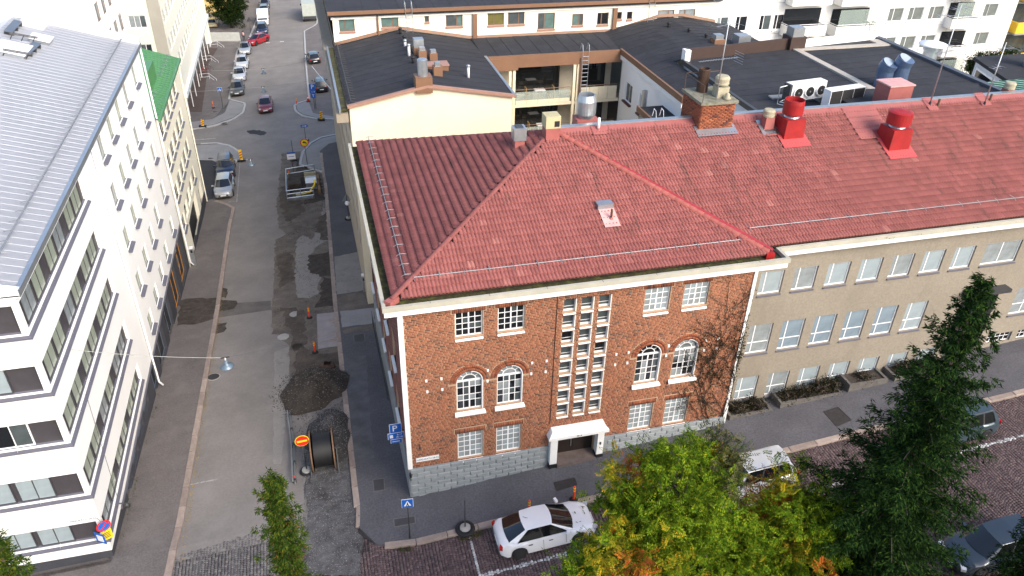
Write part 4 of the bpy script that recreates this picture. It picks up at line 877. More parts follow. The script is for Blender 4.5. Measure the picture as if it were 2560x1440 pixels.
mb = MB(); W4.build(mb, DY - .05, 109, -3.6, 12); mb.quad((DX, 109, -8), (-40, 109, -8), (-40, 109, 12), (DX, 109, 12)); mb.quad((-40, DY, 12), (DX, DY, 12), (DX, 109, 12), (-40, 109, 12)); mb.ob('street_wall', render_cream, db)
for o in o3: window(db, W3, *o, .1, frame_white, pick([g_mid, g_dark, g_curtain], [.4, .4, .2]), 3, 1, .08, .06)
for o in o4: window(db, W4, *o, .07, frame_white, g_green, 2, 1, .08, .06)
Wsf = Wall((DX - .9, 0, 0), (0, 1, 0), (1, 0, 0)); mb = MB(); Wsf.build(mb, DY, 109, -8.2, -3.6); mb.quad((DX - .9, DY, -3.6), (DX, DY, -3.6), (DX, 109, -3.6), (DX - .9, 109, -3.6)); mb.ob('shop_wall', M('shop_dark', (.1, .105, .1), .6, var=.2), db)
for k in range(10): MB().box(DX - .08, DX + .0, 67.2 + 4.4 * k, 67.36 + 4.4 * k, float(H(DX, 67.2 + 4.4 * k)), -3.6).ob('pillar', frame_white, db)
MB().box(DX - .05, DX + .35, DY + 4, 108, -3.6, -3.0).ob('shop_canopy', M('canopy_white', (.75, .78, .76), .5), db)
for k in range(9): window(db, Wsf, 68 + 4.4 * k, 71.2 + 4.4 * k, -6.3, -4.0, -.05, frame_white, g_mid, 3, 1, .08, .06, name='shop_window')
yb = thing('yellow_house', 'yellow rendered house at the end behind the white fence', 'building', (-24, 134, -9))
MB().box(-32, -14.6, 131, 142, -9, 3).ob('wall', M('yellow_render', (.75, .55, .2), .9, var=.05), yb); MB().box(-32.1, -14.5, 130.9, 142.1, -9, -8.2).ob('plinth', concrete, yb)
MB().prism([(-32.4, 130.6), (-14.2, 130.6), (-14.2, 142.4), (-32.4, 142.4)], 3, 3.4).ob('roof', metal_dk, yb)
for k in range(4): MB().box(-30 + 4 * k, -28.8 + 4 * k, 130.9, 130.98, -5, -3.4).ob('window', g_mid, yb)
# ================================================================ cream house with black felt roofs round a courtyard
cb = thing('courtyard_house', 'cream courtyard house with black felt roofs and brown sheet metal edges', 'building', (14, 26, -2))
LX0, LX1, LY0, LY1 = -.25, 9.75, 20., 33.
EZ, PZ, PX_ = 12.0, 12.95, 4.45
def gable_wall(y, zlo): return [(LX0, y, zlo), (LX1, y, zlo), (LX1, y, EZ), (PX_, y, PZ), (LX0, y, EZ)]
mb = MB(); mb.quad(*gable_wall(LY0, -4)); mb.quad((LX1, LY0, -4), (LX1, 28.3, -4), (LX1, 28.3, EZ), (LX1, LY0, EZ)); mb.ob('gable_wall', cream_plain, cb)
# street side, seen edge-on
Wst = Wall((LX0, 0, 0), (0, 1, 0), (-1, 0, 0)); ow = [(21.3 + 2.6 * k, 22.7 + 2.6 * k, z, z + 1.4) for k in range(14) for z in (9.9, 7.0, 4.1, 1.2)]
for o in ow: Wst.cut(*o, .14)
mb = MB(); Wst.build(mb, LY0, 58.5, -7, EZ); mb.quad((LX0, 58.5, -7), (34, 58.5, -7), (34, 58.5, 14), (LX0, 58.5, 14)); mb.ob('street_wall', M('street_render', (.42, .36, .28), .9, var=.08), cb)
for o in ow: window(cb, Wst, *o, .1, frame_brown, g_dark, 2, 1, .07, .06)
rl = MB().quad((LX0 - .1, LY0 - .05, EZ - .02), (PX_, LY0 - .05, PZ), (PX_, LY1, PZ), (LX0 - .1, LY1, EZ - .02)).quad((PX_, LY0 - .05, PZ), (LX1 + .15, LY0 - .05, EZ - .02), (LX1 + .15, LY1, EZ - .02), (PX_, LY1, PZ)).ob('roof', felt, cb)
# felt lap strips
def lap(parent, p0, p1, q1, q0, n):
    """overlapping felt sheets between edge p0-p1 and edge q0-q1"""
    p0, p1, q0, q1 = [np.array(k, float) for k in (p0, p1, q0, q1)]
    for i in range(n):
        a, b = i / n, (i + 1) / n; A, B, C_, D = p0 + (q0 - p0) * a, p1 + (q1 - p1) * a, p1 + (q1 - p1) * b, p0 + (q0 - p0) * b; up = np.array([0, 0, .03]); lo = np.array([0, 0, .012])
        MB().add([A + up, B + up, C_ + lo, D + lo, A + lo * .3, B + lo * .3], [(0, 1, 2, 3), (0, 4, 5, 1)]).ob('felt_sheet', felt, parent)
lap(rl, (LX0 - .1, LY0, EZ), (PX_, LY0, PZ), (PX_, LY1, PZ), (LX0 - .1, LY1, EZ), 13); lap(rl, (PX_, LY0, PZ), (LX1 + .1, LY0, EZ), (LX1 + .1, LY1, EZ), (PX_, LY1, PZ), 13)
def strip(mb, pts, w, h, n=(0, 0, 1)):
    for a, b in zip(pts, pts[1:]):
        a = np.array(a, float); b = np.array(b, float); t = b - a; L_ = np.linalg.norm(t); t /= L_; sd = np.cross(t, [0, 0, 1]); sd /= np.linalg.norm(sd); up = np.cross(sd, t)
        mb.obox((a + b) / 2, t, sd, up, L_ / 2, w / 2, h / 2)
    return mb
strip(MB(), [(LX0 - .1, LY0 - .08, EZ + .05), (PX_, LY0 - .08, PZ + .07)], .3, .16).ob('verge_cap', pinkbrown, cb); strip(MB(), [(PX_, LY0 - .08, PZ + .07), (LX1 + .15, LY0 - .08, EZ + .05)], .3, .16).ob('verge_cap', pinkbrown, cb)
MB().box(LX0 - .55, LX0 - .12, LY0, LY1, EZ - .25, EZ - .1).ob('eaves_gutter', moss, cb); MB().box(LX0 - .62, LX0 - .5, LY0 - .2, LY1, EZ - .3, EZ + .02).ob('gutter_edge', metal_grey, cb)
MB().box(LX0 - .8, LX0 - .1, LY0 - .1, 60, EZ - .9, EZ - .35).ob('street_cornice', M('cornice_drab', (.3, .25, .19), .9, var=.1), cb)
guard(cb, [(LX0 + .15, LY0 + .2, EZ + .28), (LX0 + .15, LY1 - .3, EZ + .28)], (-1, 0, -.2), .5, mat=metal_dk, r=.03)
MB().box(LX1 + .12, LX1 + .3, LY0, 28.5, EZ - .12, EZ + .05).ob('eaves_gutter', metal_grey, cb)
# rear wing: upper wall with windows, low felt roof in front of it
UY, UZ = 33., 14.3; Wu = Wall((0, UY, 0), (1, 0, 0), (0, -1, 0))
def wpx(x0, y0, x1, y1): a = onY((x0, y0), UY); b = onY((x1, y1), UY); return (a[0], b[0], b[2], a[2])
UWIN = [wpx(*q) for q in ((846, 47, 888, 78), (952, 42, 997, 67), (1061, 38, 1073, 55), (1114, 35, 1157, 65), (1219, 31, 1260, 62), (1270, 28, 1311, 60), (1345, 33, 1386, 72), (1431, 35, 1457, 63), (1494, 32, 1520, 61), (1541, 30, 1554, 48), (1568, 29, 1580, 48), (1645, 26, 1683, 54), (1698, 24, 1735, 52))]
for o in UWIN: Wu.cut(*o, .14)
mb = MB(); Wu.build(mb, LX0, 30.2, 10.5, UZ); mb.quad((30.2, UY, 0), (30.2, 58, 0), (30.2, 58, UZ), (30.2, UY, UZ)); mb.ob('upper_wall', render_cream, cb)
for k, o in enumerate(UWIN):
    small = o[1] - o[0] < .6; pm = g_olive if k == 4 else (pick([g_mid, M('teal_glass', (.1, .16, .15), .08, var=.2)], [.4, .6]) if k < 8 else (g_curtain if k > 10 else g_dark))
    w_ = window(cb, Wu, *o, .08, frame_brown, pm, 1 if small else 2, 1, .06, .08, colw=None if small else ([1, .5] if k % 2 else [.6, 1]))
    MB().box(o[0] - .03, o[1] + .03, UY - .08, UY, o[2] - .13, o[2]).ob('sill', pinkbrown, w_)
ru = MB().quad((LX0 - .3, UY - .35, UZ + .1), (30.4, UY - .35, UZ + .1), (30.4, 58, UZ + .5), (LX0 - .3, 58, UZ + .5)).ob('upper_roof', felt, cb)
lap(ru, (LX0 - .3, UY - .3, UZ + .12), (LX0 - .3, 58, UZ + .52), (30.4, 58, UZ + .52), (30.4, UY - .3, UZ + .12), 24)
MB().box(LX0 - .3, 30.4, UY - .42, UY - .32, UZ - .05, UZ + .2).ob('roof_edge', brown_sheet, cb); MB().box(LX0 - .2, 30.3, UY - .3, UY - .02, UZ - .22, UZ - .05).ob('painted_eaves_shade', black_m, cb); MB().box(LX0 - .1, 30.2, UY - .12, UY - .01, UZ - .42, UZ - .22).ob('white_band', white_trim, cb)  # black strip under the roof edge stands in for the eaves' shade
for x in (10.15, 21.3): MB().box(x - .16, x + .16, UY - .22, UY - .02, 12.05, UZ - .42).ob('downpipe_box', brown_sheet, cb)
MB().tube([(2.95, UY - .12, UZ), (2.95, UY - .12, 12.6)], .07, 8).ob('downpipe', brown_sheet, cb)
# flashing along the foot of the upper wall
for a, b in (((LX0, EZ + .05), (PX_, PZ + .05)), ((PX_, PZ + .05), (9.9, 12.05)), ((9.9, 12.05), (21.5, 12.05)), ((21.5, 12.1), (25.0, 13.0)), ((25, 13.), (27, 13.0)), ((27, 13.), (30, 12.4))):
    MB().add([(a[0], UY - .03, a[1]), (b[0], UY - .03, b[1]), (b[0], UY - .03, b[1] + .22), (a[0], UY - .03, a[1] + .22), (a[0], UY - .16, a[1] + .03), (b[0], UY - .16, b[1] + .03)], [(0, 1, 2, 3), (3, 2, 5, 4)]).ob('flashing', brown_sheet, cb)
CY = 28.3
rm = MB().quad((LX1 + .1, CY, 11.95), (20.6, CY, 11.95), (20.6, UY, 12.08), (LX1 + .1, UY, 12.08)).ob('middle_roof', felt, cb)
lap(rm, (LX1 + .1, CY, 11.96), (LX1 + .1, UY, 12.09), (20.6, UY, 12.09), (20.6, CY, 11.96), 10)
fa = onY((1180, 145), CY); MB().box(LX1, 20.3, CY - .12, CY + .1, 11.15, 12.02).ob('fascia', brown_sheet, cb)
MB().box(LX1 - .2, 12.3, CY - .2, CY - .1, 11.0, 11.85).ob('fascia_step', brown_sheet, cb)
# courtyard balconies
LEV = [8.35, 5.6, 2.9]; cbw = M('balcony_panel', (.72, .64, .46), .85, var=.05)
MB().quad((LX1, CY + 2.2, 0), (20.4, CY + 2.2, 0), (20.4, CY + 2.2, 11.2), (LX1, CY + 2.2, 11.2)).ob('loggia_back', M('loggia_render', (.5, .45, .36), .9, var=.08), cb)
bg_glass = glassy('balcony_glass', .38, (.42, .5, .46))
for lv in LEV:
    MB().box(LX1, 20.3, CY - .02, CY + 2.2, lv - .22, lv).ob('balcony_slab', cbw, cb)
    for x0, x1, kind in ((10.1, 11.4, 0), (12.2, 16.4, 1), (17.2, 20.1, 0)):
        n = max(2, int((x1 - x0) / .7)); st = (x1 - x0) / n
        for i in range(n):
            a = x0 + i * st + .012; b = x0 + (i + 1) * st - .012
            MB().box(a, b, CY - .04, CY - .01, lv + .02 if kind == 0 else lv + .32, lv + 1.0 if kind == 0 else lv + .95).ob('balustrade_panel', cbw if kind == 0 else bg_glass, cb)
            if kind: MB().box(a, b, CY - .045, CY - .01, lv + .0, lv + .3).ob('balustrade_foot', cbw, cb)
        MB().tube([(x0, CY - .03, lv + 1.12), (x1, CY - .03, lv + 1.12)], .03, 5).ob('handrail', frame_brown, cb)
        MB().box(x0 + .2, x1 - .2, CY + 2.12, CY + 2.19, lv + .1, lv + 2.2).ob('balcony_door', g_dark, cb)
for x in (11.75, 12.05, 16.65, 16.95): MB().box(x - .1, x + .1, CY - .08, CY + .1, 0, 11.2).ob('balcony_pillar', cbw, cb)
MB().box(17.0, 17.2, CY - .2, CY - .0, 0, 11.6).ob('downpipe_box', frame_brown, cb)
# right wing with a gently vaulted felt roof
VX0, VX1, VY0 = 20.35, 31.5, 17.6; prof = [(0, 12.0), (.12, 12.35), (.17, 12.46), (.3, 12.75), (.5, 12.95), (.7, 12.75), (1, 12.1)]
mb = MB(); Wv = Wall((VX0, 0, 0), (0, 1, 0), (-1, 0, 0)); VW = [(y, y + 1.3, z, z + 1.4) for y in (25.9, 23.2, 20.2) for z in (8.6, 5.7, 2.9)]
for o in VW: Wv.cut(*o, .14)
Wv.build(mb, VY0, CY, 0, 11.9); mb.quad((VX0, VY0, 0), (VX1, VY0, 0), (VX1, VY0, 11.9), (VX0, VY0, 11.9)); mb.ob('court_wall', render_white, cb)
for o in VW: w_ = window(cb, Wv, *o, .1, frame_white, g_mid, 2, 1, .07, .05); MB().box(VX0 - .2, VX0, o[0] - .05, o[1] + .05, o[2] - .12, o[2]).ob('sill', M('maroon_sill', (.1, .04, .035), .6), w_)
rv = link('vaulted_roof', None, cb)
for (t0, z0), (t1, z1) in zip(prof, prof[1:]):
    xa, xb = VX0 - .1 + (VX1 - VX0) * t0, VX0 - .1 + (VX1 - VX0) * t1
    ya = VY0 if t0 < .17 else 23.4
    MB().quad((xa, ya, z0), (xb, ya, z1), (xb, UY, z1), (xa, UY, z0)).ob('felt_field', felt, rv)
    lap(rv, (xa, ya, z0 + .005), (xb, ya, z1 + .005), (xb, UY, z1 + .005), (xa, UY, z0 + .005), 12)
MB().box(VX0 - .25, VX0 - .1, VY0 - .1, CY, 11.7, 12.1).ob('eaves_edge', brown_sheet, cb); MB().box(VX0 - .22, VX0 - .02, VY0, CY, 11.35, 11.7).ob('white_band', white_trim, cb)
# projecting bay of the court wall
bx = MB().box(18.6, VX0 - .02, 17.7, 20.6, 0, 8.4).ob('bay', render_white, cb); MB().box(18.55, VX0, 17.65, 20.65, 10.2, 10.45).ob('bay_roof', felt, bx); MB().box(18.5, 18.62, 17.6, 20.7, 10.15, 10.55).box(18.62, VX0 - .02, 17.6, 17.72, 10.15, 10.55).ob('bay_edge', brown_sheet, bx); MB().box(18.62, VX0 - .1, 17.75, 20.5, 8.4, 10.2).ob('bay_glazing', g_mid, bx)
MB().box(18.55, 18.6, 17.7, 20.6, 8.4, 9.2).ob('bay_parapet', frame_white, bx)
# ================================================================ flat-roofed house behind the beige wing
fb = thing('flat_roof_house', 'flat-roofed white house with black felt roof behind the red tiled ridge', 'building', (31, 18, 0))
FZ = 12.8; fp = [(22.4, 9.5), (39.1, 9.5), (39.15, 24.8), (22.55, 22.5)]
Wq = Wall((22.45, 0, 0), (0, 1, 0), (-1, 0, 0)); Wq.cut(19.6, 21.0, 10.4, 11.8, .12)
mb = MB(); Wq.build(mb, 9.5, 22.5, 0, FZ - .1); mb.quad((22.45, 9.5, 0), (39.1, 9.5, 0), (39.1, 9.5, FZ - .1), (22.45, 9.5, FZ - .1)); mb.quad((39.1, 9.5, 0), (39.15, 24.8, 0), (39.15, 24.8, FZ - .1), (39.1, 9.5, FZ - .1)); mb.quad((22.45, 22.5, 0), (39.15, 24.8, 0), (39.15, 24.8, FZ + .6), (22.45, 22.5, FZ + .6)); mb.ob('wall', render_white, fb)
window(fb, Wq, 19.6, 21.0, 10.4, 11.8, .08, frame_white, g_curtain, 3, 1, .06, .05)
r0 = MB().prism([(22.3, 9.4), (39.2, 9.4), (39.2, 24.8), (22.3, 22.5)], FZ - .25, FZ).ob('roof', felt, fb)
lap(r0, (22.35, 9.6, FZ + .002), (31.1, 9.6, FZ + .002), (31.1, 23.6, FZ + .002), (22.35, 22.4, FZ + .002), 14); lap(r0, (31.7, 9.6, FZ + .002), (39.1, 9.6, FZ + .002), (39.1, 24.6, FZ + .002), (31.7, 23.7, FZ + .002), 14)
MB().box(22.2, 22.42, 9.4, 22.5, FZ - .2, FZ + .1).ob('roof_edge', metal_dk, fb); MB().box(39.0, 39.4, 9.4, 24.9, FZ - .2, FZ + .2).ob('roof_edge', M('slate_edge', (.07, .08, .1), .5), fb)
strip(MB(), [(22.5, 22.6, FZ + .35), (31.2, 23.75, FZ + .35)], .2, .8).ob('rear_parapet', M('dark_brown_sheet', (.05, .028, .022), .6), fb); strip(MB(), [(31.2, 23.9, FZ + .25), (39.1, 24.95, FZ + .25)], .2, .5).ob('rear_parapet', M('dark_brown_sheet', (.05, .028, .022), .6), fb)
MB().box(22.3, 22.7, 22.2, 22.75, FZ, FZ + .75).ob('parapet_pier', white_trim, fb)
coping = M('pale_coping', (.42, .38, .33), .8, var=.08)
MB().box(31.15, 31.65, 14.5, 23.3, FZ, FZ + .12).ob('coping', coping, fb); MB().box(31.65, 39.0, 23.0, 23.5, FZ, FZ + .11).ob('coping', coping, fb); MB().box(24.3, 31.15, 14.2, 14.7, FZ, FZ + .1).ob('coping', coping, fb); MB().box(38.2, 39.0, 23.5, 24.5, FZ, FZ + .11).ob('coping', coping, fb)
MB().prism([(27.2, 9.0), (34.5, 9.0), (37.2, 12.5), (27.0, 12.9)], [FZ + .1] * 4, [FZ + .62, FZ + .62, FZ + .75, FZ + .8]).ob('low_roof', felt, fb)
# green copper roof beside it
gc = thing('copper_roof_house', 'house with pale green copper roof behind the beige wing ridge', 'building', (41, 13, 0))
MB().box(37.4, 46, 10, 17.6, 0, 11.2).ob('wall', render_white, gc)
c0 = MB().add([(37.2, 17.7, 11.5), (45.8, 17.7, 11.6), (47, 8.8, 13.2), (39.5, 8.8, 13.2)], [(0, 1, 2, 3)]).ob('roof', copper, gc)
for k in range(12): t = k / 11; a = np.array([37.2 + 8.6 * t, 17.7, 11.53 + .1 * t]); b = np.array([39.5 + 7.5 * t, 8.8, 13.23]); strip(MB(), [a, b], .05, .09).ob('standing_seam', M('copper_seam', (.1, .22, .15), .6), c0)
# ================================================================ white panel block
wp = thing('panel_block', 'white panel apartment block with balconies behind the flat roof', 'building', (50, 46, 0))
PY = 42.; Wp = Wall((0, PY, 0), (1, 0, 0), (0, -1, 0))
def pp(q, y=PY): return onY(q, y)
cols_ = [(2215, 2250), (2266, 2299), (2318, 2351)]; PW = []
zs_ = [9.15, 6.3, 3.45, .6, 12.0]; 
xs_ = [pp((2217, 50))[0], pp((2267, 47))[0], pp((2318, 44))[0], pp((2455, 38))[0], pp((2500, 38))[0] + 1.2]
for x in xs_[:4]:
    for z in zs_: PW.append((x, x + 1.75, z, z + 1.35))
xl = [pp((1797, 20))[0], pp((1845, 18))[0], pp((1905, 20))[0], pp((1940, 22))[0]]
for x in xl:
    for z in zs_: PW.append((x, x + (1.25 if x < 40 else 1.1), z - .2, z + 1.25))
for o in PW: Wp.cut(*o, .12)
mb = MB(); Wp.build(mb, 33, 69, -3, 16); mb.quad((69, PY, -3), (69, 60, -3), (69, 60, 16), (69, PY, 16)); mb.quad((33, PY, -3), (33, 60, -3), (33, 60, 16), (33, PY, 16)); mb.quad((33, PY, 16), (69, PY, 16), (69, 60, 16), (33, 60, 16)); pw_ = mb.ob('wall', M('panel_white', (.78, .77, .74), .88, var=.05, scale=.5, fine=.03), wp)
for z in [8.6, 5.75, 2.9, 11.45]: MB().box(33, 69, PY - .012, PY, z - .02, z + .02).ob('panel_joint', M('joint_grey', (.35, .35, .36), .9), pw_)
for x in (35, 39.3, 52.2, 57.8, 61.2, 65.6): MB().box(x - .015, x + .015, PY - .011, PY, -3, 16).ob('panel_joint', M('joint_grey', (.35, .35, .36), .9), pw_)
for k, o in enumerate(PW):
    pm = M('panel_pane', (.15, .17, .16), .2, var=.25, scale=1.5) if o[0] > 50 else (g_blue if k % 9 == 1 else pick([g_dark, g_curtain, g_mid], [.5, .25, .25]))
    w_ = window(wp, Wp, *o, .08, frame_white, pm, 2, 1, .08, .06, colw=[.5, 1]); MB().box(o[0] - .05, o[1] + .05, PY - .1, PY, o[2] - .14, o[2]).ob('sill', white_trim, w_)
# projecting balconies
bal_glass = glassy('balcony_glass', .38)
def balcony(x0, x1, z, dep, k):
    t = MB().box(x0, x1, PY - dep, PY, z - .12, z + .0); t.box(x0, x1, PY - dep, PY - dep + .1, z, z + .85); t.box(x0, x0 + .1, PY - dep + .1, PY, z, z + .85); t.box(x1 - .1, x1, PY - dep + .1, PY, z, z + .85)
    b = t.ob('balcony', M('panel_white', (.8, .8, .78), .88), wp); MB().tube([(x0, PY, z + 1.0), (x0, PY - dep, z + 1.0), (x1, PY - dep, z + 1.0), (x1, PY, z + 1.0)], .03, 5).ob('handrail', frame_white, b)
    MB().box(x0 + .15, x1 - .15, PY - .06, PY - .02, z + .1, z + 2.2).ob('balcony_glazing', g_dark, b)
    if k % 2 == 0:
        for i in range(3): MB().box(x0 + .1 + i * (x1 - x0 - .2) / 3 + .01, x0 + .1 + (i + 1) * (x1 - x0 - .2) / 3 - .01, PY - dep + .03, PY - dep + .05, z + .9, z + 2.4).ob('glazing_panel', g_olive if k == 0 else bal_glass, b)
for k, z in enumerate((11.7, 8.85, 6.0, 3.15)):
    balcony(42.0, 46.2, z - .2, 1.3, k); balcony(47.2, 51.6, z - .4, 1.4, k + 1); balcony(60.6, 63.8, z - .3, 1.1, k + 1)
yl = thing('yellow_balcony_block', 'apartment block with bright yellow balcony fronts beyond the white panel block', 'building', (76, 50, 0))
mb = MB(); Wall((71, 0, 0), (0, 1, 0), (-1, 0, 0)); mb.box(71.5, 90, 44, 62, -4, 16); mb.ob('wall', render_cream, yl)
for k, z in enumerate((10.6, 7.4, 4.2, 1.2)):
    b = MB().box(69.6, 76, 41.6, 44, z - .2, z).ob('balcony_slab', concrete, yl); MB().box(69.6, 76, 41.5, 41.6, z, z + 1.1).box(69.5, 69.6, 41.5, 44, z, z + 1.1).ob('balcony_front', M('balcony_yellow', (.8, .5, .03), .7), b); MB().box(70, 75.5, 43.9, 43.97, z + .2, z + 2.4).ob('balcony_glazing', g_mid, yl)
sm = thing('penthouse', 'small white roof storey with dark ribbon windows by the hedges', 'building', (50, 21, 5))
Wz = Wall((46.6, 17.6, 0), (.32, .947, 0), (-.947, .32, 0))
mb = MB(); mb.prism([(46.4, 17.0), (58, 17.0), (58, 25), (49.1, 25)], 4, 10.6); mb.ob('wall', M('ribbed_white', (.6, .63, .68), .7, var=.05), sm)
for k in range(2): window(sm, Wall((46.4, 17.0, 0), (2.7 / 8.44, 8 / 8.44, 0), (-8 / 8.44, 2.7 / 8.44, 0)), .9 + 3.7 * k, 4.3 + 3.7 * k, 8.6, 10.2, -.03, frame_white, g_dark, 1, 1, .15, .05)
MB().prism([(46.2, 16.8), (58.2, 16.8), (58.2, 25.2), (48.9, 25.2)], 10.6, 10.85).ob('roof', felt, sm)
a = np.array([51.6, 22, 10.85]); MB().lathe([(.75, 0), (.75, 1.0), (.68, 1.0), (.68, 2.0), (.6, 2.0), (.6, 1.2)], a, 20).ob('roof_duct', metal_blue, sm, smooth=False)
# ================================================================ cars
def paint(n, c, metal=.0, rough=.28): return M('paint_' + n, c, rough, metal, var=.03, scale=1, coat=.6)
P_white = paint('white', (.8, .8, .82)); P_silver = paint('silver', (.42, .44, .46), .5, .3); P_dteal = paint('teal', (.045, .075, .095), .3); P_black = paint('black', (.012, .014, .018)); P_navy = paint('navy', (.02, .03, .07), .3)
P_maroon = paint('maroon', (.17, .025, .04), .2); P_grey = paint('grey', (.085, .085, .08), .4); P_red = paint('red', (.3, .012, .02), .1); P_cream = paint('cream', (.6, .52, .3)); P_lgrey = paint('light_grey', (.55, .57, .6), .3); P_bluegrey = paint('blue_grey', (.035, .05, .07), .3)
car_glass = M('car_glass', (.006, .007, .009), .04, var=.05, spec=.9); lamp_red = M('tail_lamp', (.4, .01, .012), .2, var=.05); lamp_clear = M('head_lamp', (.6, .62, .65), .12, .3, var=.05); rim_m = M('alloy', (.3, .31, .32), .35, .7, var=.05)
CARS = {}
def make_car(kind, mat):
    sp = dict(sedan=dict(L=4.35, W=1.72, H=1.46, belt=.96, ws0=1.08, ws1=.2, rr1=-.98, rr0=-1.74, deck=1.02, nose=.68, hood=.93),
              hatch=dict(L=4.1, W=1.74, H=1.48, belt=.97, ws0=1.0, ws1=.32, rr1=-1.45, rr0=-1.9, deck=.98, nose=.7, hood=.95),
              suv=dict(L=4.45, W=1.84, H=1.66, belt=1.06, ws0=1.05, ws1=.45, rr1=-1.75, rr0=-2.08, deck=1.08, nose=.8, hood=1.05))[kind]
    L, Wd, Hh, belt, ws0, ws1, rr1, rr0, deck = [sp[k] for k in ('L', 'W', 'H', 'belt', 'ws0', 'ws1', 'rr1', 'rr0', 'deck')]
    w = Wd / 2; hl = L / 2; wx = (hl - .84, -hl + .82); rw = .315
    root = thing('parked_car', 'car', 'car')
    xs = sorted({-hl, -hl + .05, -hl + .16, -hl + .3, hl, hl - .04, hl - .13, hl - .28, ws0, ws0 - .15, rr0, 0, -.5, .5, hl - .5, *[x + d for x in wx for d in (-.41, -.385, -.33, -.24, -.12, 0, .12, .24, .33, .385, .41)]})
    topf = lambda x: float(np.interp(x, [-hl, -hl + .05, -hl + .16, rr0 - .05, rr0 + .1, ws0, hl - .5, hl - .13, hl - .04, hl], [deck - .34, deck - .12, deck - .03, deck, belt, sp['hood'] + .02, sp['hood'] - .06, sp['nose'] + .05, sp['nose'] - .06, sp['nose'] - .22]))
    wf = lambda x: float(np.interp(x, [-hl, -hl + .05, -hl + .3, -hl + .9, hl - .9, hl - .28, hl - .13, hl - .04, hl], [.74, .84, .95, 1, 1, .94, .85, .74, .6])) * w
    def zb(x):
        z = float(np.interp(x, [-hl, -hl + .3, hl - .28, hl], [.34, .2, .19, .26]))
        for c in wx:
            d = abs(x - c)
            if d < .4: z = max(z, rw + .02 + math.sqrt(max(0, .36 ** 2 - d * d)) * .98 if d < .36 else z)
        return z
    vs = []; K = 13
    for x in xs:
        b, t, ww = zb(x), topf(x), wf(x); h = t - b
        half = [(0, b), (ww * .82, b), (ww * .965, b + .02), (ww, b + .32 * h), (ww * .99, b + .7 * h), (ww * .93, t - .05), (ww * .7, t - .0)]
        sec = [(-y, z) for y, z in half[::-1]][:-1] + half
        vs += [(x, y, z + (.03 * (1 - (y / ww) ** 2) if z > b + .75 * h else 0)) for y, z in sec]
    n = len(vs) // len(xs); fs = []
    for i in range(len(xs) - 1): fs += [(i * n + k, (i + 1) * n + k, (i + 1) * n + (k + 1) % n, i * n + (k + 1) % n) for k in range(n)]
    fs += [tuple(range(n)), tuple(range((len(xs) - 1) * n, len(xs) * n))]
    body = MB().add(vs, fs).ob('body', mat, root, smooth=True)
    sm = body.modifiers.new('edge', 'EDGE_SPLIT'); sm.split_angle = R_(48)
    # roof with pillars
    zr = Hh - .05; q = lambda x, y, z: (x, y, z)
    hwb, hwr = w * .9, w * .66
    def arc(x, hw, z, bulge, zc, m=7): return [(x + bulge * (1 - (k / 3 - 1) ** 2), hw * (k / 3 - 1), z + zc * (1 - (k / 3 - 1) ** 2)) for k in range(m)]
    fb_, ft = arc(ws0, hwb * .9, sp['hood'] + .02, .14, .02), arc(ws1, hwr * .96, zr, .08, .045)
    rb_, rt = arc(rr0, hwb * .86, deck + .0, -.08, .02), arc(rr1, hwr * .94, zr - .01, -.06, .045)
    mid = arc((ws1 + rr1) / 2, hwr * 1.02, zr + .02, 0, .05)
    rfm = MB(); grid = [ft, mid, rt]
    for A, B in zip(grid, grid[1:]): rfm.add(A + B, [(k, k + 1, 8 + k, 7 + k) for k in range(6)])
    for s in (0, 6):
        sg = -1 if s == 0 else 1; b0, b1 = (ws0 - .2, sg * hwb, belt), (rr0 + .3, sg * hwb, belt); t0, t1 = (ws1 - .06, sg * hwr, zr - .015), (rr1 + .1, sg * hwr, zr - .02)
        rfm.quad(fb_[s], b0, t0, ft[s]); rfm.quad(rb_[s], rt[s], t1, b1); rfm.quad(ft[s], t0, t1, rt[s], mid[s])
        nw = 3 if kind != 'sedan' else 2; cut = np.linspace(0, 1, nw + 1); b0, b1, t0, t1 = [np.array(v) for v in (b0, b1, t0, t1)]
        if kind != 'sedan': cut = np.array([0, .38, .74, 1.])
        for c0, c1 in zip(cut, cut[1:]):
            e = .018; MB().quad(b0 + (b1 - b0) * (c0 + e), b0 + (b1 - b0) * (c1 - e), t0 + (t1 - t0) * (c1 - e), t0 + (t1 - t0) * (c0 + e)).ob('side_window', car_glass, root)
            if c1 < 1: p0, p1 = b0 + (b1 - b0) * c1, t0 + (t1 - t0) * c1; dx = np.array([.04, 0, 0]); MB().quad(p0 - dx, p0 + dx, p1 + dx, p1 - dx).ob('door_pillar', black_m, root)
    rfm.ob('roof', mat, root, smooth=False)
    MB().add(fb_ + ft, [(k, k + 1, 8 + k, 7 + k) for k in range(6)]).ob('windscreen', car_glass, root, smooth=True)
    MB().add(rb_ + rt, [(k, 7 + k, 8 + k, k + 1) for k in range(6)]).ob('rear_window', car_glass, root, smooth=True)
    MB().box(-hl + .25, hl - .25, -w * .78, w * .78, .16, .56).ob('underbody', black_m, root)
    if kind == 'suv':
        for s in (-1, 1): MB().tube([(ws1 - .1, s * hwr * .95, zr + .05), (rr1 + .1, s * hwr * .95, zr + .05)], .022, 5).ob('roof_rail', metal_dk, root)
    wm = cached('tyre', lambda: MB().lathe([(.2, -.1), (.29, -.1), (.315, -.07), (.315, .07), (.29, .1), (.2, .1)], n=20, axis='y').mesh('tyre', rubber, True))
    rm_ = cached('rim', lambda: rim())
    for x in wx:
        for s in (-1, 1):
            t = link('wheel', wm, root, loc=(x, s * (w - .105), rw), local=True); link('rim', rm_, t, loc=(0, s * .085, 0), local=True)
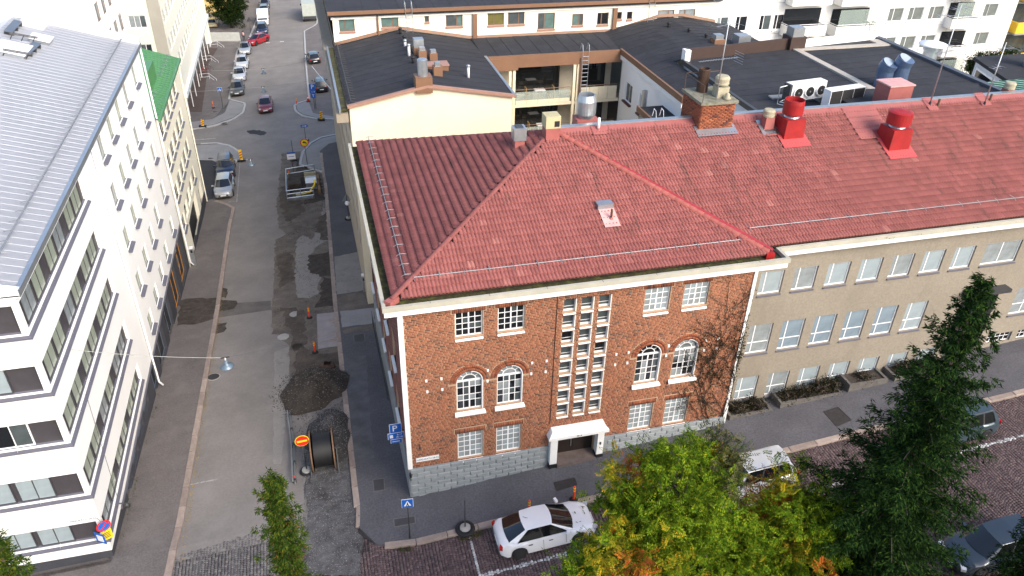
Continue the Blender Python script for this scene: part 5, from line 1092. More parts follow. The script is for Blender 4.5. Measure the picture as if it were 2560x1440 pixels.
    for s in (-1, 1):
        MB().obox((hl - .13, s * w * .68, sp['nose'] - .02), (.82, -s * .5, 0), (s * .5, .82, 0), (0, 0, 1), .1, .17, .07).ob('headlight', lamp_clear, root)
        MB().obox((-hl + .1, s * w * .74, deck - .2), (.85, s * .5, 0), (-s * .5, .85, 0), (0, 0, 1), .07, .13, .1).ob('tail_light', lamp_red, root)
        MB().obox((ws0 - .28, s * (w + .07), belt + .07), (1, s * .25, 0), (-s * .25, 1, 0), (0, 0, 1), .06, .1, .065).ob('wing_mirror', mat, root)
        for x in (.05, -.85): MB().box(x - .09, x + .09, s * (w + .012) - .012, s * (w + .012) + .012, belt - .2, belt - .17).ob('door_handle', metal_dk, root)
        for x in (ws0 - .35, -.28): MB().box(x - .006, x + .006, s * (w - .004) - .006, s * (w - .004) + .006, .36, belt - .08).ob('door_seam', black_m, root)
    MB().box(hl - .06, hl + .01, -w * .5, w * .5, sp['nose'] - .3, sp['nose'] - .18).ob('grille', black_m, root)
    MB().box(hl - .05, hl + .02, -w * .62, w * .62, .28, .36).ob('air_intake', black_m, root)
    MB().box(hl, hl + .025, -.26, .26, .42, .53).ob('number_plate', sign_white, root); MB().box(-hl - .02, -hl + .02, -.26, .26, deck - .5, deck - .39).ob('number_plate', sign_white, root)
    MB().tube([(rr1 + .25, 0, Hh), (rr1 + .05, 0, Hh + .16)], .012, 4).ob('aerial', black_m, root)
    return root
def rim():
    m = MB().lathe([(.21, -.01), (.205, .015), (.17, .015), (.165, 0), (.05, .01), (.03, .02)], n=10, axis='y'); return m.mesh('rim', rim_m)
base = {}
GC = {'f': 'cars parked along the cobbled street', 's': 'cars parked along the side street'}
def car(kind, mat, x, y, yaw, label, group, sc_=1.):
    """yaw: direction of the bonnet; pitch and roll follow the ground"""
    f = np.array([math.cos(R_(yaw)), math.sin(R_(yaw))]); l = np.array([-f[1], f[0]]); d = 1.2
    gx = (float(H(*(np.array([x, y]) + f * d))) - float(H(*(np.array([x, y]) - f * d)))) / (2 * d); gy = (float(H(*(np.array([x, y]) + l * .7))) - float(H(*(np.array([x, y]) - l * .7)))) / 1.4
    X = Vector((f[0], f[1], gx)).normalized(); Yv = Vector((l[0], l[1], gy)).normalized(); Z = X.cross(Yv); Yv = Z.cross(X)
    e = Matrix((X, Yv, Z)).transposed().to_euler(); z = float(H(x, y)) + .01
    if kind not in base:
        o = make_car(kind, mat); base[kind] = (o, mat); o.location = (x, y, z); o.rotation_euler = e; o['label'] = label; o['group'] = group; o.scale = (sc_,) * 3; return o
    o0, m0 = base[kind]; return dup(o0, (x, y, z), e, label, group, {m0: mat} if m0 != mat else None, (sc_,) * 3)
F_, S_ = GC['f'], GC['s']
car('sedan', P_white, 5.35, -3.95, 0, 'white saloon car parked on the cobbles, bonnet flecked with painted leaf reflections', F_)
car('suv', P_lgrey, 15.1, -3.95, 180, 'silver people carrier half hidden behind the rowan leaves', F_, .95)
car('suv', P_dteal, 25.75, -3.95, 180, 'dark teal estate car parked behind the tall spruce', F_, .95)
car('hatch', P_bluegrey, 22.6, -10.3, 180, 'blue-grey car with sky-reflecting windscreen parked under the spruces', F_)
car('hatch', P_silver, -11.45, 47.45, -90, 'silver hatchback parked in the kerb bay in front of the dark estate', S_)
car('suv', P_navy, -11.6, 52.6, -88, 'dark navy estate parked behind the silver hatchback', S_, .97)
car('sedan', P_maroon, -7.9, 72.3, -90, 'maroon saloon driving down towards the crossing', S_)
car('sedan', P_grey, -11.6, 80.7, -90, 'dark grey saloon parked first at the crossing pavement', S_)
car('sedan', P_lgrey, -11.55, 87.3, -90, 'pale silver saloon parked behind the dark grey saloon', S_, 1.0)
car('hatch', P_lgrey, -11.4, 93.4, -90, 'pale silver hatchback parked third in line from the crossing', S_)
car('sedan', P_silver, -11.3, 101.6, -90, 'silver saloon parked by the red saloon', S_)
car('sedan', P_red, -9.5, 106.6, -128, 'red saloon pulling out at an angle by the fence', S_)
car('suv', P_navy, -8.9, 113.3, -90, 'dark off-roader parked in front of the white van', S_)
car('hatch', P_grey, -8.75, 128, -90, 'grey car parked behind the white van', S_)
car('sedan', P_grey, -8.7, 134, -90, 'grey saloon parked last in the far line', S_)
car('hatch', P_black, -1.35, 92.2, 96, 'black hatchback with sky-lit roof parked on the east pavement', S_)
car('suv', P_black, -.95, 78.0, 92, 'black off-roader parked beside the blue parking sign', S_, .95)
car('hatch', P_cream, -17.3, 121.8, 90, 'cream hatchback parked behind the white fence', S_)
# white van and lorry
def boxy(name, label, cat, x, y, yaw, W_, L_, Hc, cab, boxm, cabm):
    z = float(H(x, y)) + .01; r = thing(name, label, cat, (x, y, z), (0, math.atan2(.05, 1) * 0, R_(yaw)), S_); hl = L_ / 2; w = W_ / 2
    link('cargo_body', MB().box(-hl, hl - cab - .1, -w, w, .6, Hc).mesh('cargo_body', boxm), r, local=True)
    link('cab', MB().add([(hl - cab, -w * .95, .4), (hl, -w * .95, .4), (hl, -w * .95, 1.15), (hl - .35, -w * .9, Hc * .8), (hl - cab, -w * .9, Hc * .82), (hl - cab, w * .95, .4), (hl, w * .95, .4), (hl, w * .95, 1.15), (hl - .35, w * .9, Hc * .8), (hl - cab, w * .9, Hc * .82)], [(0, 1, 2, 3, 4), (5, 9, 8, 7, 6), (1, 6, 7, 2), (2, 7, 8, 3), (3, 8, 9, 4), (4, 9, 5, 0)]).mesh('cab', cabm), r, local=True)
    link('windscreen', MB().quad((hl + .01, -w * .85, 1.2), (hl + .01, w * .85, 1.2), (hl - .33, w * .82, Hc * .77), (hl - .33, -w * .82, Hc * .77)).mesh('windscreen', car_glass), r, local=True)
    for s in (-1, 1):
        link('side_window', MB().quad((hl - .35, s * w * .94, 1.2), (hl - cab + .2, s * w * .94, 1.2), (hl - cab + .2, s * w * .92, Hc * .75), (hl - .5, s * w * .92, Hc * .75)).mesh('side_window', car_glass), r, local=True)
        link('wing_mirror', MB().box(hl - .4, hl - .25, s * (w + .12) - .08, s * (w + .12) + .08, 1.15, 1.45).mesh('wing_mirror', black_m), r, local=True)
        link('headlight', MB().box(hl - .02, hl + .02, s * w * .7 - .14, s * w * .7 + .14, .75, .92).mesh('headlight', lamp_clear), r, local=True)
        for xx in (hl - .8, -hl + .9):
            t = link('wheel', cached('tyre', None), r, loc=(xx, s * (w - .12), .33), local=True); link('rim', cached('rim', None), t, loc=(0, s * .085, 0), local=True)
    link('number_plate', MB().box(hl, hl + .03, -.26, .26, .5, .61).mesh('number_plate', sign_white), r, local=True)
    return r
boxy('white_van', 'white delivery van parked between the dark off-roader and a grey car', 'van', -8.85, 120.5, -90, 1.9, 4.8, 2.0, 1.9, P_white, P_white)
tarp = M('tarpaulin', (.4, .44, .4), .7, var=.08)
lr_ = boxy('lorry', 'lorry with pale grey-green tarpaulin body parked at the east kerb', 'lorry', -.95, 122.5, 90, 2.3, 8.2, 3.2, 2.0, tarp, P_white)
link('tarp_seam', MB().box(-.8, -.7, -1.16, 1.16, .6, 3.22).mesh('tarp_seam', metal_dk), lr_, local=True); link('tail_board', MB().box(-4.16, -4.1, -1.1, 1.1, .6, 1.1).mesh('tail_board', metal_dk), lr_, local=True)
# leaf-shaped flecks painted in place of dark leaf reflections on the white bonnet
lv = []
for k in range(16):
    x = rng.normal(6.75, .32); y = rng.normal(-4.15, .35)
    if abs(y + 3.95) < .75 and 6.2 < x < 7.35: lv.append((x, y))
r_ = MB()
for x, y in lv:
    a = rng.uniform(0, 6.28); z = float(H(x, y)) + float(np.interp(x - 5.35, [.8, 1.7, 2.1], [.985, .9, .78])) + .03; L_ = rng.uniform(.05, .1); d = np.array([math.cos(a), math.sin(a), -.1]) * L_; s = np.array([-math.sin(a), math.cos(a), 0]) * L_ * .3
    p = np.array([x, y, z]); r_.quad(p - d, p + s, p + d, p - s)
r_.ob('painted_leaf_reflections', M('leaf_reflection_paint', (.12, .12, .04), .8, var=.4, scale=8), kind='stuff', label='flecks painted as leaf reflections on the white saloon bonnet', cat='leaves')
# ================================================================ works and street furniture
def hz(x, y, d=0.): return float(H(x, y)) + d
def bollard(q, label, dz=0., base=None):
    p = G(q, dz); r = thing('delineator_post', label, 'marker post', p, group='orange marker posts round the roadworks')
    def L(n, mb, m): return link(n, cached(('bol', n), lambda: mb.mesh(n, m, True)), r, local=True)
    L('post', MB().lathe([(.05, .06), (.055, .1), (.05, .86), (.035, .9)], n=12), orange); L('base', MB().lathe([(.2, 0), (.2, .04), (.1, .09), (.06, .1)], n=14), rubber)
    for z in (.58, .74): L('band' + ('' if z < .6 else '_upper'), MB().lathe([(.057, z), (.057, z + .07)], n=12), yellow)
bollard((788, 882), 'orange marker post at the south end of the rusty plate'); bollard((774, 795), 'orange marker post at the north end of the rusty plate')
bollard((1322, 1285), 'orange marker post on the pavement behind the white saloon', .12); bollard((1434, 1250), 'orange marker post beside the dark pavement grate', .12)
bollard((534, 270), 'orange marker post beside the far pedestrian sign', .12); bollard((488, 362), 'orange marker post on the bulb by the cream block', .12); bollard((742, 262), 'small orange marker post at the tip of the east bulb'); bollard((724, 447), 'orange marker post at the pit barrier')
# traffic cone
p = G((771, 254), .12); r = thing('traffic_cone', 'orange traffic cone beside the blue parking sign', 'cone', p); link('cone', MB().lathe([(.2, .04), (.05, .85), (.03, .88)], n=14).mesh('cone', orange, True), r, local=True); link('base', MB().box(-.25, .25, -.25, .25, 0, .05).mesh('base', rubber), r, local=True); link('band', MB().lathe([(.135, .42), (.1, .62)], n=14).mesh('band', sign_white, True), r, local=True)
# ---- signs
def face(kind, r, sz, z, parent, c=(0, 0), yaw=0.):
    pass
def pole_sign(name, label, q, h, yaw=0., dz=0., base='tyre', pole_r=.03, group='traffic signs'):
    """pole on its foot; sign faces are added by the caller in local coordinates, facing -Y"""
    p = G(q, dz); r = thing(name, label, 'sign', p, (0, 0, R_(yaw)), group)
    link('pole', MB().tube([(0, 0, 0), (0, 0, h)], pole_r, 8).mesh('pole', metal_dk, True), r, local=True)
    if base == 'tyre':
        link('tyre_foot', MB().lathe([(.16, .0), (.33, .0), (.36, .06), (.33, .13), (.24, .14), (.16, .1)], n=18).mesh('tyre_foot', rubber, True), r, local=True); link('concrete_foot', MB().lathe([(.24, .02), (.24, .2), (.2, .24), (.03, .24)], n=16).mesh('concrete_foot', concrete, True), r, local=True)
    elif base == 'block': link('foot', MB().box(-.35, .35, -.18, .18, 0, .14).mesh('foot', rubber), r, local=True)
    return r
def disc(r, rad, z, mat, y=-.05, n=28, nm='sign_face', th=.012): return link(nm, MB().lathe([(rad, y - th), (rad, y)], (0, 0, z), n, 'y').mesh(nm, mat), r, local=True)
def plate(r, w, h, z, mat, y=-.05, x=0., nm='sign_face', th=.012): return link(nm, MB().box(x - w / 2, x + w / 2, y - th, y, z - h / 2, z + h / 2).mesh(nm, mat), r, local=True)
def poly(r, pts, y, mat, nm='symbol'):
    m = MB(); n = len(pts); m.add([(a, y, b) for a, b in pts] + [(a, y + .008, b) for a, b in pts], [tuple(range(n)), tuple(range(n, 2 * n))[::-1]] + [(i, (i + 1) % n, n + (i + 1) % n, n + i) for i in range(n)]); return link(nm, m.mesh(nm, mat), r, local=True)
def ltext(r, s, size, mat, x, y, z, nm='lettering'):
    o = text(s, size, mat, (x, y, z), (1, 0, 0), (0, 0, 1), None, nm); o.parent = r; return o
r = pole_sign('no_entry_sign', 'round red no entry sign with yellow bar beside the cable drum', (768, 1180), 2.3, 4)
disc(r, .34, 2.15, yellow, -.04); disc(r, .305, 2.15, sign_red, -.056); plate(r, .48, .11, 2.15, yellow, -.07, nm='bar')
r = pole_sign('no_left_turn_sign', 'round yellow no left turn sign on the torn carriageway', (769, 418), 2.9, 4)
disc(r, .42, 2.7, sign_red, -.04); disc(r, .33, 2.7, yellow, -.056); poly(r, [(.1, 2.5), (.18, 2.5), (.18, 2.75), (.0, 2.82), (.0, 2.9), (-.22, 2.75), (.0, 2.63), (.0, 2.7), (.1, 2.68)], -.07, black_m, 'arrow')
r = pole_sign('info_sign', 'white and blue roadworks notice beside the pit barrier', (735, 440), 2.5, 2, base='block')
plate(r, .8, .75, 2.2, sign_white); plate(r, .8, .18, 2.5, sign_blue, -.064, nm='header'); plate(r, .55, .05, 2.12, sign_blue, -.064, nm='print_line')
r = pole_sign('bare_sign_pole', 'bare sign pole on rubber foot in the torn carriageway', (735, 402), 2.3, 0, base='block', group='bare poles')
r = pole_sign('arrow_sign', 'small blue arrow sign at the crossing', (765, 352), 1.9, 0); plate(r, .75, .3, 1.75, sign_blue); poly(r, [(-.25, 1.72), (.08, 1.72), (.08, 1.65), (.28, 1.75), (.08, 1.85), (.08, 1.78), (-.25, 1.78)], -.072, sign_white, 'arrow')
r = pole_sign('warning_sign', 'grey back of a triangular warning sign on the east pavement', (872, 548), 2.3, 180, .12); poly(r, [(-.42, 1.75), (.42, 1.75), (0, 2.5)], -.05, metal_grey, 'sign_back')
r = pole_sign('warning_sign', 'dark triangular warning sign beside the far tree', (628, 85), 2.6, 180, .12, base=None); poly(r, [(-.45, 2.0), (.45, 2.0), (0, 2.75)], -.05, metal_dk, 'sign_back')
def ped(r, z, s):
    plate(r, s, s, z, sign_white); plate(r, s * .93, s * .93, z, sign_blue, -.064, nm='field'); h = s / 2
    poly(r, [(-.33 * s, z - .3 * s), (.33 * s, z - .3 * s), (0, z + .33 * s)], -.078, sign_white, 'triangle')
    poly(r, [(-.13 * s, z - .27 * s), (-.06 * s, z - .27 * s), (.0, z - .1 * s), (.06 * s, z - .27 * s), (.13 * s, z - .27 * s), (.05 * s, z - .04 * s), (.05 * s, z + .08 * s), (-.04 * s, z + .08 * s), (-.05 * s, z - .04 * s)], -.092, black_m, 'walker'); disc_ = MB().lathe([(.035 * s, -.092), (.035 * s, -.084)], (0, 0, z + .13 * s), 10, 'y').mesh('walker_head', black_m); link('walker_head', disc_, r, local=True)
r = pole_sign('pedestrian_sign', 'blue pedestrian crossing sign at the brick house corner', (1025, 1345), 2.55, -4, .12, None); ped(r, 2.3, .5)
r = pole_sign('pedestrian_sign', 'blue pedestrian crossing sign past the crossing', (558, 272), 2.7, 0, .12, None); ped(r, 2.45, .55)
r = pole_sign('parking_sign', 'blue P parking sign with panels below on twin poles', (787, 272), 3.0, 0, .12, None)
link('pole', MB().tube([(.16, 0, 0), (.16, 0, 2.2)], .03, 8).mesh('pole', metal_dk), r, local=True)
plate(r, .75, .7, 2.75, sign_blue); ltext(r, 'P', .75, sign_white, 0, -.07, 2.75); plate(r, .7, .4, 2.15, sign_blue, nm='hours_panel'); ltext(r, '8-18', .22, sign_white, .05, -.07, 2.15); plate(r, .55, .55, 1.65, sign_blue, nm='tariff_panel'); ltext(r, 'T', .5, sign_white, 0, -.07, 1.65)
# parking sign bracketed to the brick house street side
r = thing('wall_parking_sign', 'blue P and disc parking signs bracketed off the brick house corner', 'sign', (-.06, 1.2, 3.0), group='traffic signs')
for zz_, w_, h_, t_, s_ in ((.42, .52, .5, 'P', .55), (-.05, .72, .34, '', .2), (-.37, .5, .2, '', .1)):
    link('sign_face', MB().box(-.36 - w_ / 2, -.36 + w_ / 2, -.02, 0, zz_ - h_ / 2, zz_ + h_ / 2).mesh('sign_face', sign_blue), r, local=True)
    link('sign_border', MB().box(-.38 - w_ / 2, -.34 + w_ / 2, .0, .012, zz_ - h_ / 2 - .02, zz_ + h_ / 2 + .02).mesh('sign_border', sign_white), r, local=True)
ltext(r, 'P', .5, sign_white, -.4, -.026, .42); ltext(r, '8-17', .13, sign_white, -.2, -.026, .03); ltext(r, '(8-14)', .13, sign_white, -.2, -.026, -.11)
link('disc_symbol', MB().box(-.65, -.5, -.026, -.02, -.14, .05).mesh('disc_symbol', sign_white), r, local=True); link('panel_line', MB().box(-.55, -.2, -.026, -.02, -.385, -.355).mesh('panel_line', sign_white), r, local=True)
for zz_ in (.3, -.15): link('bracket', MB().tube([(.06, .05, zz_ - .1), (-.36, .04, zz_)], .025, 6).mesh('bracket', metal_dk), r, local=True)
# signs on the white block's corner
r = thing('corner_signs', 'no stopping and pedestrian signs with yellow plate hung off the white block corner', 'sign', (FX + .12, FY - .25, 1.3), (0, 0, R_(28)), 'traffic signs')
disc(r, .34, .55, sign_red, .0); disc(r, .26, .55, sign_blue, -.014); link('cross_bar', MB().obox((0, -.03, .55), (.7, 0, .7), (0, 1, 0), (-.7, 0, .7), .27, .006, .035).mesh('cross_bar', sign_red), r, local=True)
plate(r, .52, .62, -.1, yellow, 0, nm='plate')
for k in range(4): plate(r, .34, .03, .05 - .1 * k, black_m, -.013, nm='print_line')
link('pedestrian_plate', MB().obox((-.32, -.12, .0), (.5, -.86, 0), (.86, .5, 0), (0, 0, 1), .3, .01, .34).mesh('pedestrian_plate', sign_blue), r, local=True); link('pedestrian_triangle', MB().obox((-.335, -.13, .0), (.5, -.86, 0), (.86, .5, 0), (0, 0, 1), .17, .012, .2).mesh('pedestrian_triangle', sign_white), r, local=True)
link('bracket', MB().tube([(-.1, .35, .9), (-.05, 0, .95), (-.05, .02, -.5)], .03, 6).mesh('bracket', metal_grey), r, local=True); r.scale = (.85,) * 3
# bare pole on a tyre by the front kerb
r = pole_sign('tyre_pole', 'bare thin pole on concrete foot in a car tyre by the white saloon', (1163, 1325), 1.9, 0, .12, group='bare poles'); link('pole_cap', MB().box(-.02, .02, -.04, .04, 1.75, 1.92).mesh('pole_cap', metal_dk), r, local=True)
link('outer_tyre', MB().lathe([(.27, 0), (.42, 0), (.45, .07), (.42, .15), (.31, .15), (.27, .08)], n=22).mesh('outer_tyre', rubber, True), r, local=True)
# ---- cable drum on its trailer
p = G((815, 1197)); r = thing('cable_drum', 'large wooden cable drum wound with black cable by the kerb', 'cable drum', (p[0], p[1] + 1.0, hz(p[0], p[1] + 1.)))
DR, DW = 1.0, .5
link('cable', MB().lathe([(.35, -DW + .04)] + [(.8 + .03 * (k % 2), -DW + .05 + (2 * DW - .1) * k / 24) for k in range(25)] + [(.35, DW - .04)], (0, 0, 1.12), 32, 'x').mesh('cable', M('black_cable', (.008, .008, .009), .6, var=.2), True), r, local=True)
for s in (-1, 1):
    f = link('flange', None, r, local=True)
    for k in range(11):                       # flange planks clipped to the disc
        y0 = -DR + .182 * k; y1 = y0 + .176; ym = (abs(y0) if abs(y0) > abs(y1) else abs(y1)); hh = lambda y: math.sqrt(max(0.002, DR * DR - y * y)); a0, a1 = hh(y0), hh(min(y1, DR))
        x0, x1 = s * DW, s * (DW + .07)
        link('plank', MB().add([(x, y, 1.12 + z) for x in (x0, x1) for y, z in ((y0, -a0), (min(y1, DR), -a1), (min(y1, DR), a1), (y0, a0))], [(0, 1, 2, 3), (7, 6, 5, 4), (0, 4, 5, 1), (1, 5, 6, 2), (2, 6, 7, 3), (3, 7, 4, 0)]).mesh('plank', wood), f, local=True)
    link('hoop', MB().lathe([(DR, s * DW - .0), (DR + .015, s * DW), (DR + .015, s * (DW + .07)), (DR, s * (DW + .07))], (0, 0, 1.12), 32, 'x').mesh('hoop', M('hoop_rust', (.16, .09, .05), .7)), r, local=True)
    link('cradle', MB().tube([(s * .66, .7, .1), (s * .66, 0, 1.1), (s * .66, -.8, .12)], .045, 6).mesh('cradle', metal_dk), r, local=True)
link('axle', MB().tube([(-.85, 0, 1.12), (.85, 0, 1.12)], .05, 8).mesh('axle', metal_dk), r, local=True)
link('drawbar', MB().tube([(-.78, -.8, .12), (-.8, -1.1, .12), (.05, -1.95, .12), (.85, -1.1, .12), (.78, -.8, .12)], .035, 6).tube([(-.8, -1.1, .12), (.85, -1.1, .12)], .035, 6).mesh('drawbar', metal_dk), r, local=True)
# ---- steel barrier rails on the ground
for k, (qa, qb) in enumerate((((723, 1037), (733, 1120)), ((733, 1112), (737, 1212)))):
    a, b = G(qa), G(qb); r = thing('barrier_rail', ['long galvanised barrier rail lying by the soil heap', 'galvanised barrier rail with red reflector lying by the no entry sign'][k], 'barrier', a, group='barrier rails lying on the carriageway')
    t = b - a; L_ = np.linalg.norm(t); t /= L_; up = np.array([0, 0, 1.]); sd = np.cross(t, up)
    for dx, dz_ in ((-.04, .1), (.06, .3)): MB().obox((a + b) / 2 + sd * dx + up * dz_, t, sd, np.cross(sd, t), L_ / 2, .035, .06).ob('beam', M('dull_galv', (.2, .21, .21), .6, .2), r)
    for f in (.06, .5, .94): MB().obox(a + t * L_ * f + up * .1, t, sd, up, .05, .1, .1).ob('spacer', metal_dk, r)
    if k: MB().obox(b - t * .25 + up * .33, t, sd, up, .05, .04, .03).ob('reflector', sign_red, r)
# ---- rusty road plate, sacks, soil and gravel heaps
pts = gp((792, 786), (841, 781), (846, 866), (795, 873)); r = MB().prism([q[:2] for q in pts], [q[2] + .0 for q in pts], [q[2] + .035 for q in pts]).ob('road_plate', rust, label='rust-streaked steel road plate between the orange posts', cat='plate')
def heap(name, label, c, rx, ry, h, mat, seed, cat='heap', rocks=900, rs=.03, rm=None):
    rg = np.random.default_rng(seed); n, m = 26, 44; V = []; ph = rg.uniform(0, 6, 8)
    for i in range(n + 1):
        f = i / n
        for j in range(m):
            a = 2 * math.pi * j / m; wob = 1 + .1 * math.sin(2 * a + ph[0]) + .07 * math.sin(3 * a + ph[1]) + .05 * math.sin(7 * a + ph[2])
            x, y = c[0] + rx * f * wob * math.cos(a), c[1] + ry * f * wob * math.sin(a); z = h * (1 - f ** 1.5) * (1 + .15 * math.sin(4 * x + ph[3]) * math.sin(3 * y + ph[4])) + rg.normal(0, .018) * (f < 1) + .06 * math.sin(9 * x + ph[5]) * math.sin(8 * y) * (1 - f)
            V.append((x, y, hz(x, y) + (z if i < n else -.02)))
    Fc = [(i * m + j, i * m + (j + 1) % m, (i + 1) * m + (j + 1) % m, (i + 1) * m + j) for i in range(n) for j in range(m)]
    o = link(name, rawmesh(name, V, Fc, mat, True), label=label, cat=cat, group='heaps of the roadworks')
    V = np.array(V).reshape(n + 1, m, 3); ii = rg.integers(2, n + 1, rocks); jj = rg.integers(0, m, rocks); P = V[ii, jj] + rg.normal(0, .05, (rocks, 3)) * np.array([1, 1, .2]) + np.array([0, 0, .01])
    aa = rg.uniform(0, 6.28, rocks // 3); ff = 1 + np.abs(rg.normal(0, .16, rocks // 3)); ex_, ey_ = c[0] + rx * ff * np.cos(aa), c[1] + ry * ff * np.sin(aa); P = np.concatenate([P, np.stack([ex_, ey_, H(ex_, ey_) + .015], 1)])
    s = stones('loose_stones', P, rs, rm or grey_st, None, None, o)
    return o
heap('soil_heap', 'large dark soil heap with stones by the kerb', (-4.15, 10.7), 1.95, 2.3, 1.15, M('heap_soil', (.048, .039, .032), .97, var=.4, scale=2.2, fine=.4, bump=1., bscale=30, stain=((.07, .055, .04), 1.5, .6, .85)), 3, rocks=3200, rs=.03, rm=M('soil_clod', (.06, .05, .042), .95, ramp=[(0, (.025, .02, .018)), (.6, (.08, .068, .06)), (1, (.24, .22, .2))], var=.1))
heap('gravel_heap', 'dark gravel heap behind the cable drum', (-3.55, 6.0), 1.35, 2.2, 1.0, M('gravel_heap', (.042, .04, .042), .95, var=.3, scale=3, fine=.5, bump=1, bscale=60), 5, rocks=3200, rs=.022)
def sack(q, label, s, m, seed):
    p = G(q); rg = np.random.default_rng(seed); V = []; n, k = 8, 12
    for i in range(n + 1):
        for j in range(k):
            a = 2 * math.pi * j / k; f = math.sin(math.pi * min(.999, (i + .6) / (n + 1.2))) ** .4; V.append(tuple(p + np.array([s * f * math.cos(a) * (1 + rg.normal(0, .12)), s * .8 * f * math.sin(a) * (1 + rg.normal(0, .12)), s * 1.25 * i / n + rg.normal(0, .04)])))
    Fc = [(i * k + j, i * k + (j + 1) % k, (i + 1) * k + (j + 1) % k, (i + 1) * k + j) for i in range(n) for j in range(k)]
    me = rawmesh('sack', V, Fc, m); link('bulk_sack', me, label=label, cat='sack', group='sacks on the soil heap')
sack((782, 938), 'pale crumpled sack on the soil heap', .28, M('pale_sack', (.3, .27, .22), .9, var=.3, scale=8), 1); sack((820, 925), 'brown open bulk sack on the soil heap', .42, M('brown_sack', (.09, .06, .045), .9, var=.4, scale=6), 2)
# ---- fenced pit
a, b, c_, d_ = G((722, 503)), G((808, 498)), G((803, 434)), G((724, 440)); r = thing('works_pit', 'fenced excavation pit with timber shoring, mud plate and white lid', 'pit', (a + c_) / 2)
cx_, cy_ = ((a + b + c_ + d_) / 4)[:2]; z0 = hz(cx_, cy_)
def bar(A, B, nm, rr=.045, m=metal_grey): MB().tube([A, B], rr, 6).ob(nm, m, r)
X0, X1, Y0, Y1 = a[0] + .1, b[0] - .1, a[1] + .2, c_[1] - .2
zf = lambda x, y, h: (x, y, hz(x, y) + h)
MB().prism([(X0, Y0 - .1), (X1, Y0 - .1), (X1, Y1), (X0, Y1)], [hz(X0, Y0) + .0] * 2 + [hz(X0, Y1)] * 2, [hz(X0, Y0) + .03] * 2 + [hz(X0, Y1) + .03] * 2).ob('pit_floor', black_m, r)
for h in (.35, .75, 1.1): bar(zf(X0 - .2, Y0 - .25, h), zf(X1 - .7, Y0 - .25, h), 'barrier_rail')
MB().obox(zf((X0 + X1) / 2 - .45, Y0 - .25, .14), (1, 0, 0), (0, 1, 0), (0, 0, 1), 1.15, .03, .12).ob('toe_board', metal_grey, r)
for x in (X0 - .2, (X0 + X1) / 2 - .4, X1 - .7): bar(zf(x, Y0 - .25, 0), zf(x, Y0 - .25, 1.15), 'barrier_post')
for h in (.5, 1.05): bar(zf(X0 - .2, Y1, h), zf(X1 - .4, Y1 + .3, h), 'barrier_rail'); bar(zf(X0 - .2, Y0 - .2, h), zf(X0 - .2, Y1, h), 'barrier_rail')
for x, y in ((X0 - .2, Y1), (X0 - .2, (Y0 + Y1) / 2), (X1 - .4, Y1 + .3)): bar(zf(x, y, 0), zf(x, y, 1.1), 'barrier_post')
MB().prism([(X0 + .05, Y0 + 1.9), (X0 + 1.2, Y0 + 2.0), (X0 + 1.1, Y1 - .3), (X0 + .0, Y1 - .4)], [z0, z0, z0, z0], [z0 + .75, z0 + .72, z0 + .5, z0 + .5]).ob('mud_plate', soil, r)
MB().box(X0 + 1.6, X1 - .35, Y0 + 1.9, Y0 + 3.4, z0 - .1, z0 + .75).ob('shoring_box', metal_grey, r); MB().box(X0 + 1.58, X1 - .33, Y0 + 1.85, Y0 + 3.0, z0 + .75, z0 + .8).ob('white_lid', sign_white, r)
for y in (Y0 + 3.5, Y0 + 4.4): MB().box(X0 + 1.5, X1 - .3, y, y + .25, z0 + .3, z0 + .7).ob('timber', M('pale_timber', (.38, .36, .25), .85), r)
for k, (x, y) in enumerate(((X1 - .15, Y0 + 1.2), (X1 - .2, Y0 + 2.4), (X1 - .18, Y0 + 3.7))): MB().box(x - .12, x + .12, y - .5, y + .5, z0 - .2, z0 + .55).ob('shoring_plank', wood, r)
MB().tube([zf(X0 + 1.2, Y0 + .4, .3), zf(X0 + 1.9, Y0 + .5, .35), zf(X0 + 2.4, Y0 + 1.2, .75), zf(X0 + 2.5, Y0 + 1.4, 1.2)], .09, 8).ob('yellow_hose', yellow, r, smooth=True)
MB().box(X0 + .6, X0 + 1.2, Y0 + .15, Y0 + .6, z0 - .2, z0 + .45).ob('pump', M('pale_pump', (.4, .38, .2), .7), r)
sheet('dug_soil', gp((745, 395), (800, 440), (812, 500), (760, 512), (740, 430)), .014, soil, jag=.12)
# ---- hazard boards
def board(q, label, h=1.1, tilt=0.):
    p = G(q, .12); r = thing('hazard_board', label, 'hazard board', p, (R_(tilt), R_(tilt * .6), 0), 'yellow and red hazard boards at the crossing')
    link('foot', MB().box(-.42, .42, -.2, .2, 0, .13).mesh('foot', rubber), r, local=True); link('board', MB().box(-.15, .15, -.02, .02, .15, h).mesh('board', yellow), r, local=True)
    for k in range(3): z = .25 + k * .28; link('stripe', MB().add([(-.15, -.026, z), (.15, -.026, z + .14), (.15, -.026, z + .26), (-.15, -.026, z + .12)], [(0, 1, 2, 3)]).mesh('stripe', sign_red), r, local=True)
board((604, 402), 'upright yellow and red hazard board on the bulb by the parked cars', 1.25); board((803, 300), 'tilted hazard board on the east bulb past the crossing', 1.1, 8); board((507, 317), 'tilted hazard board on the west bulb past the crossing', 1.0, 10)
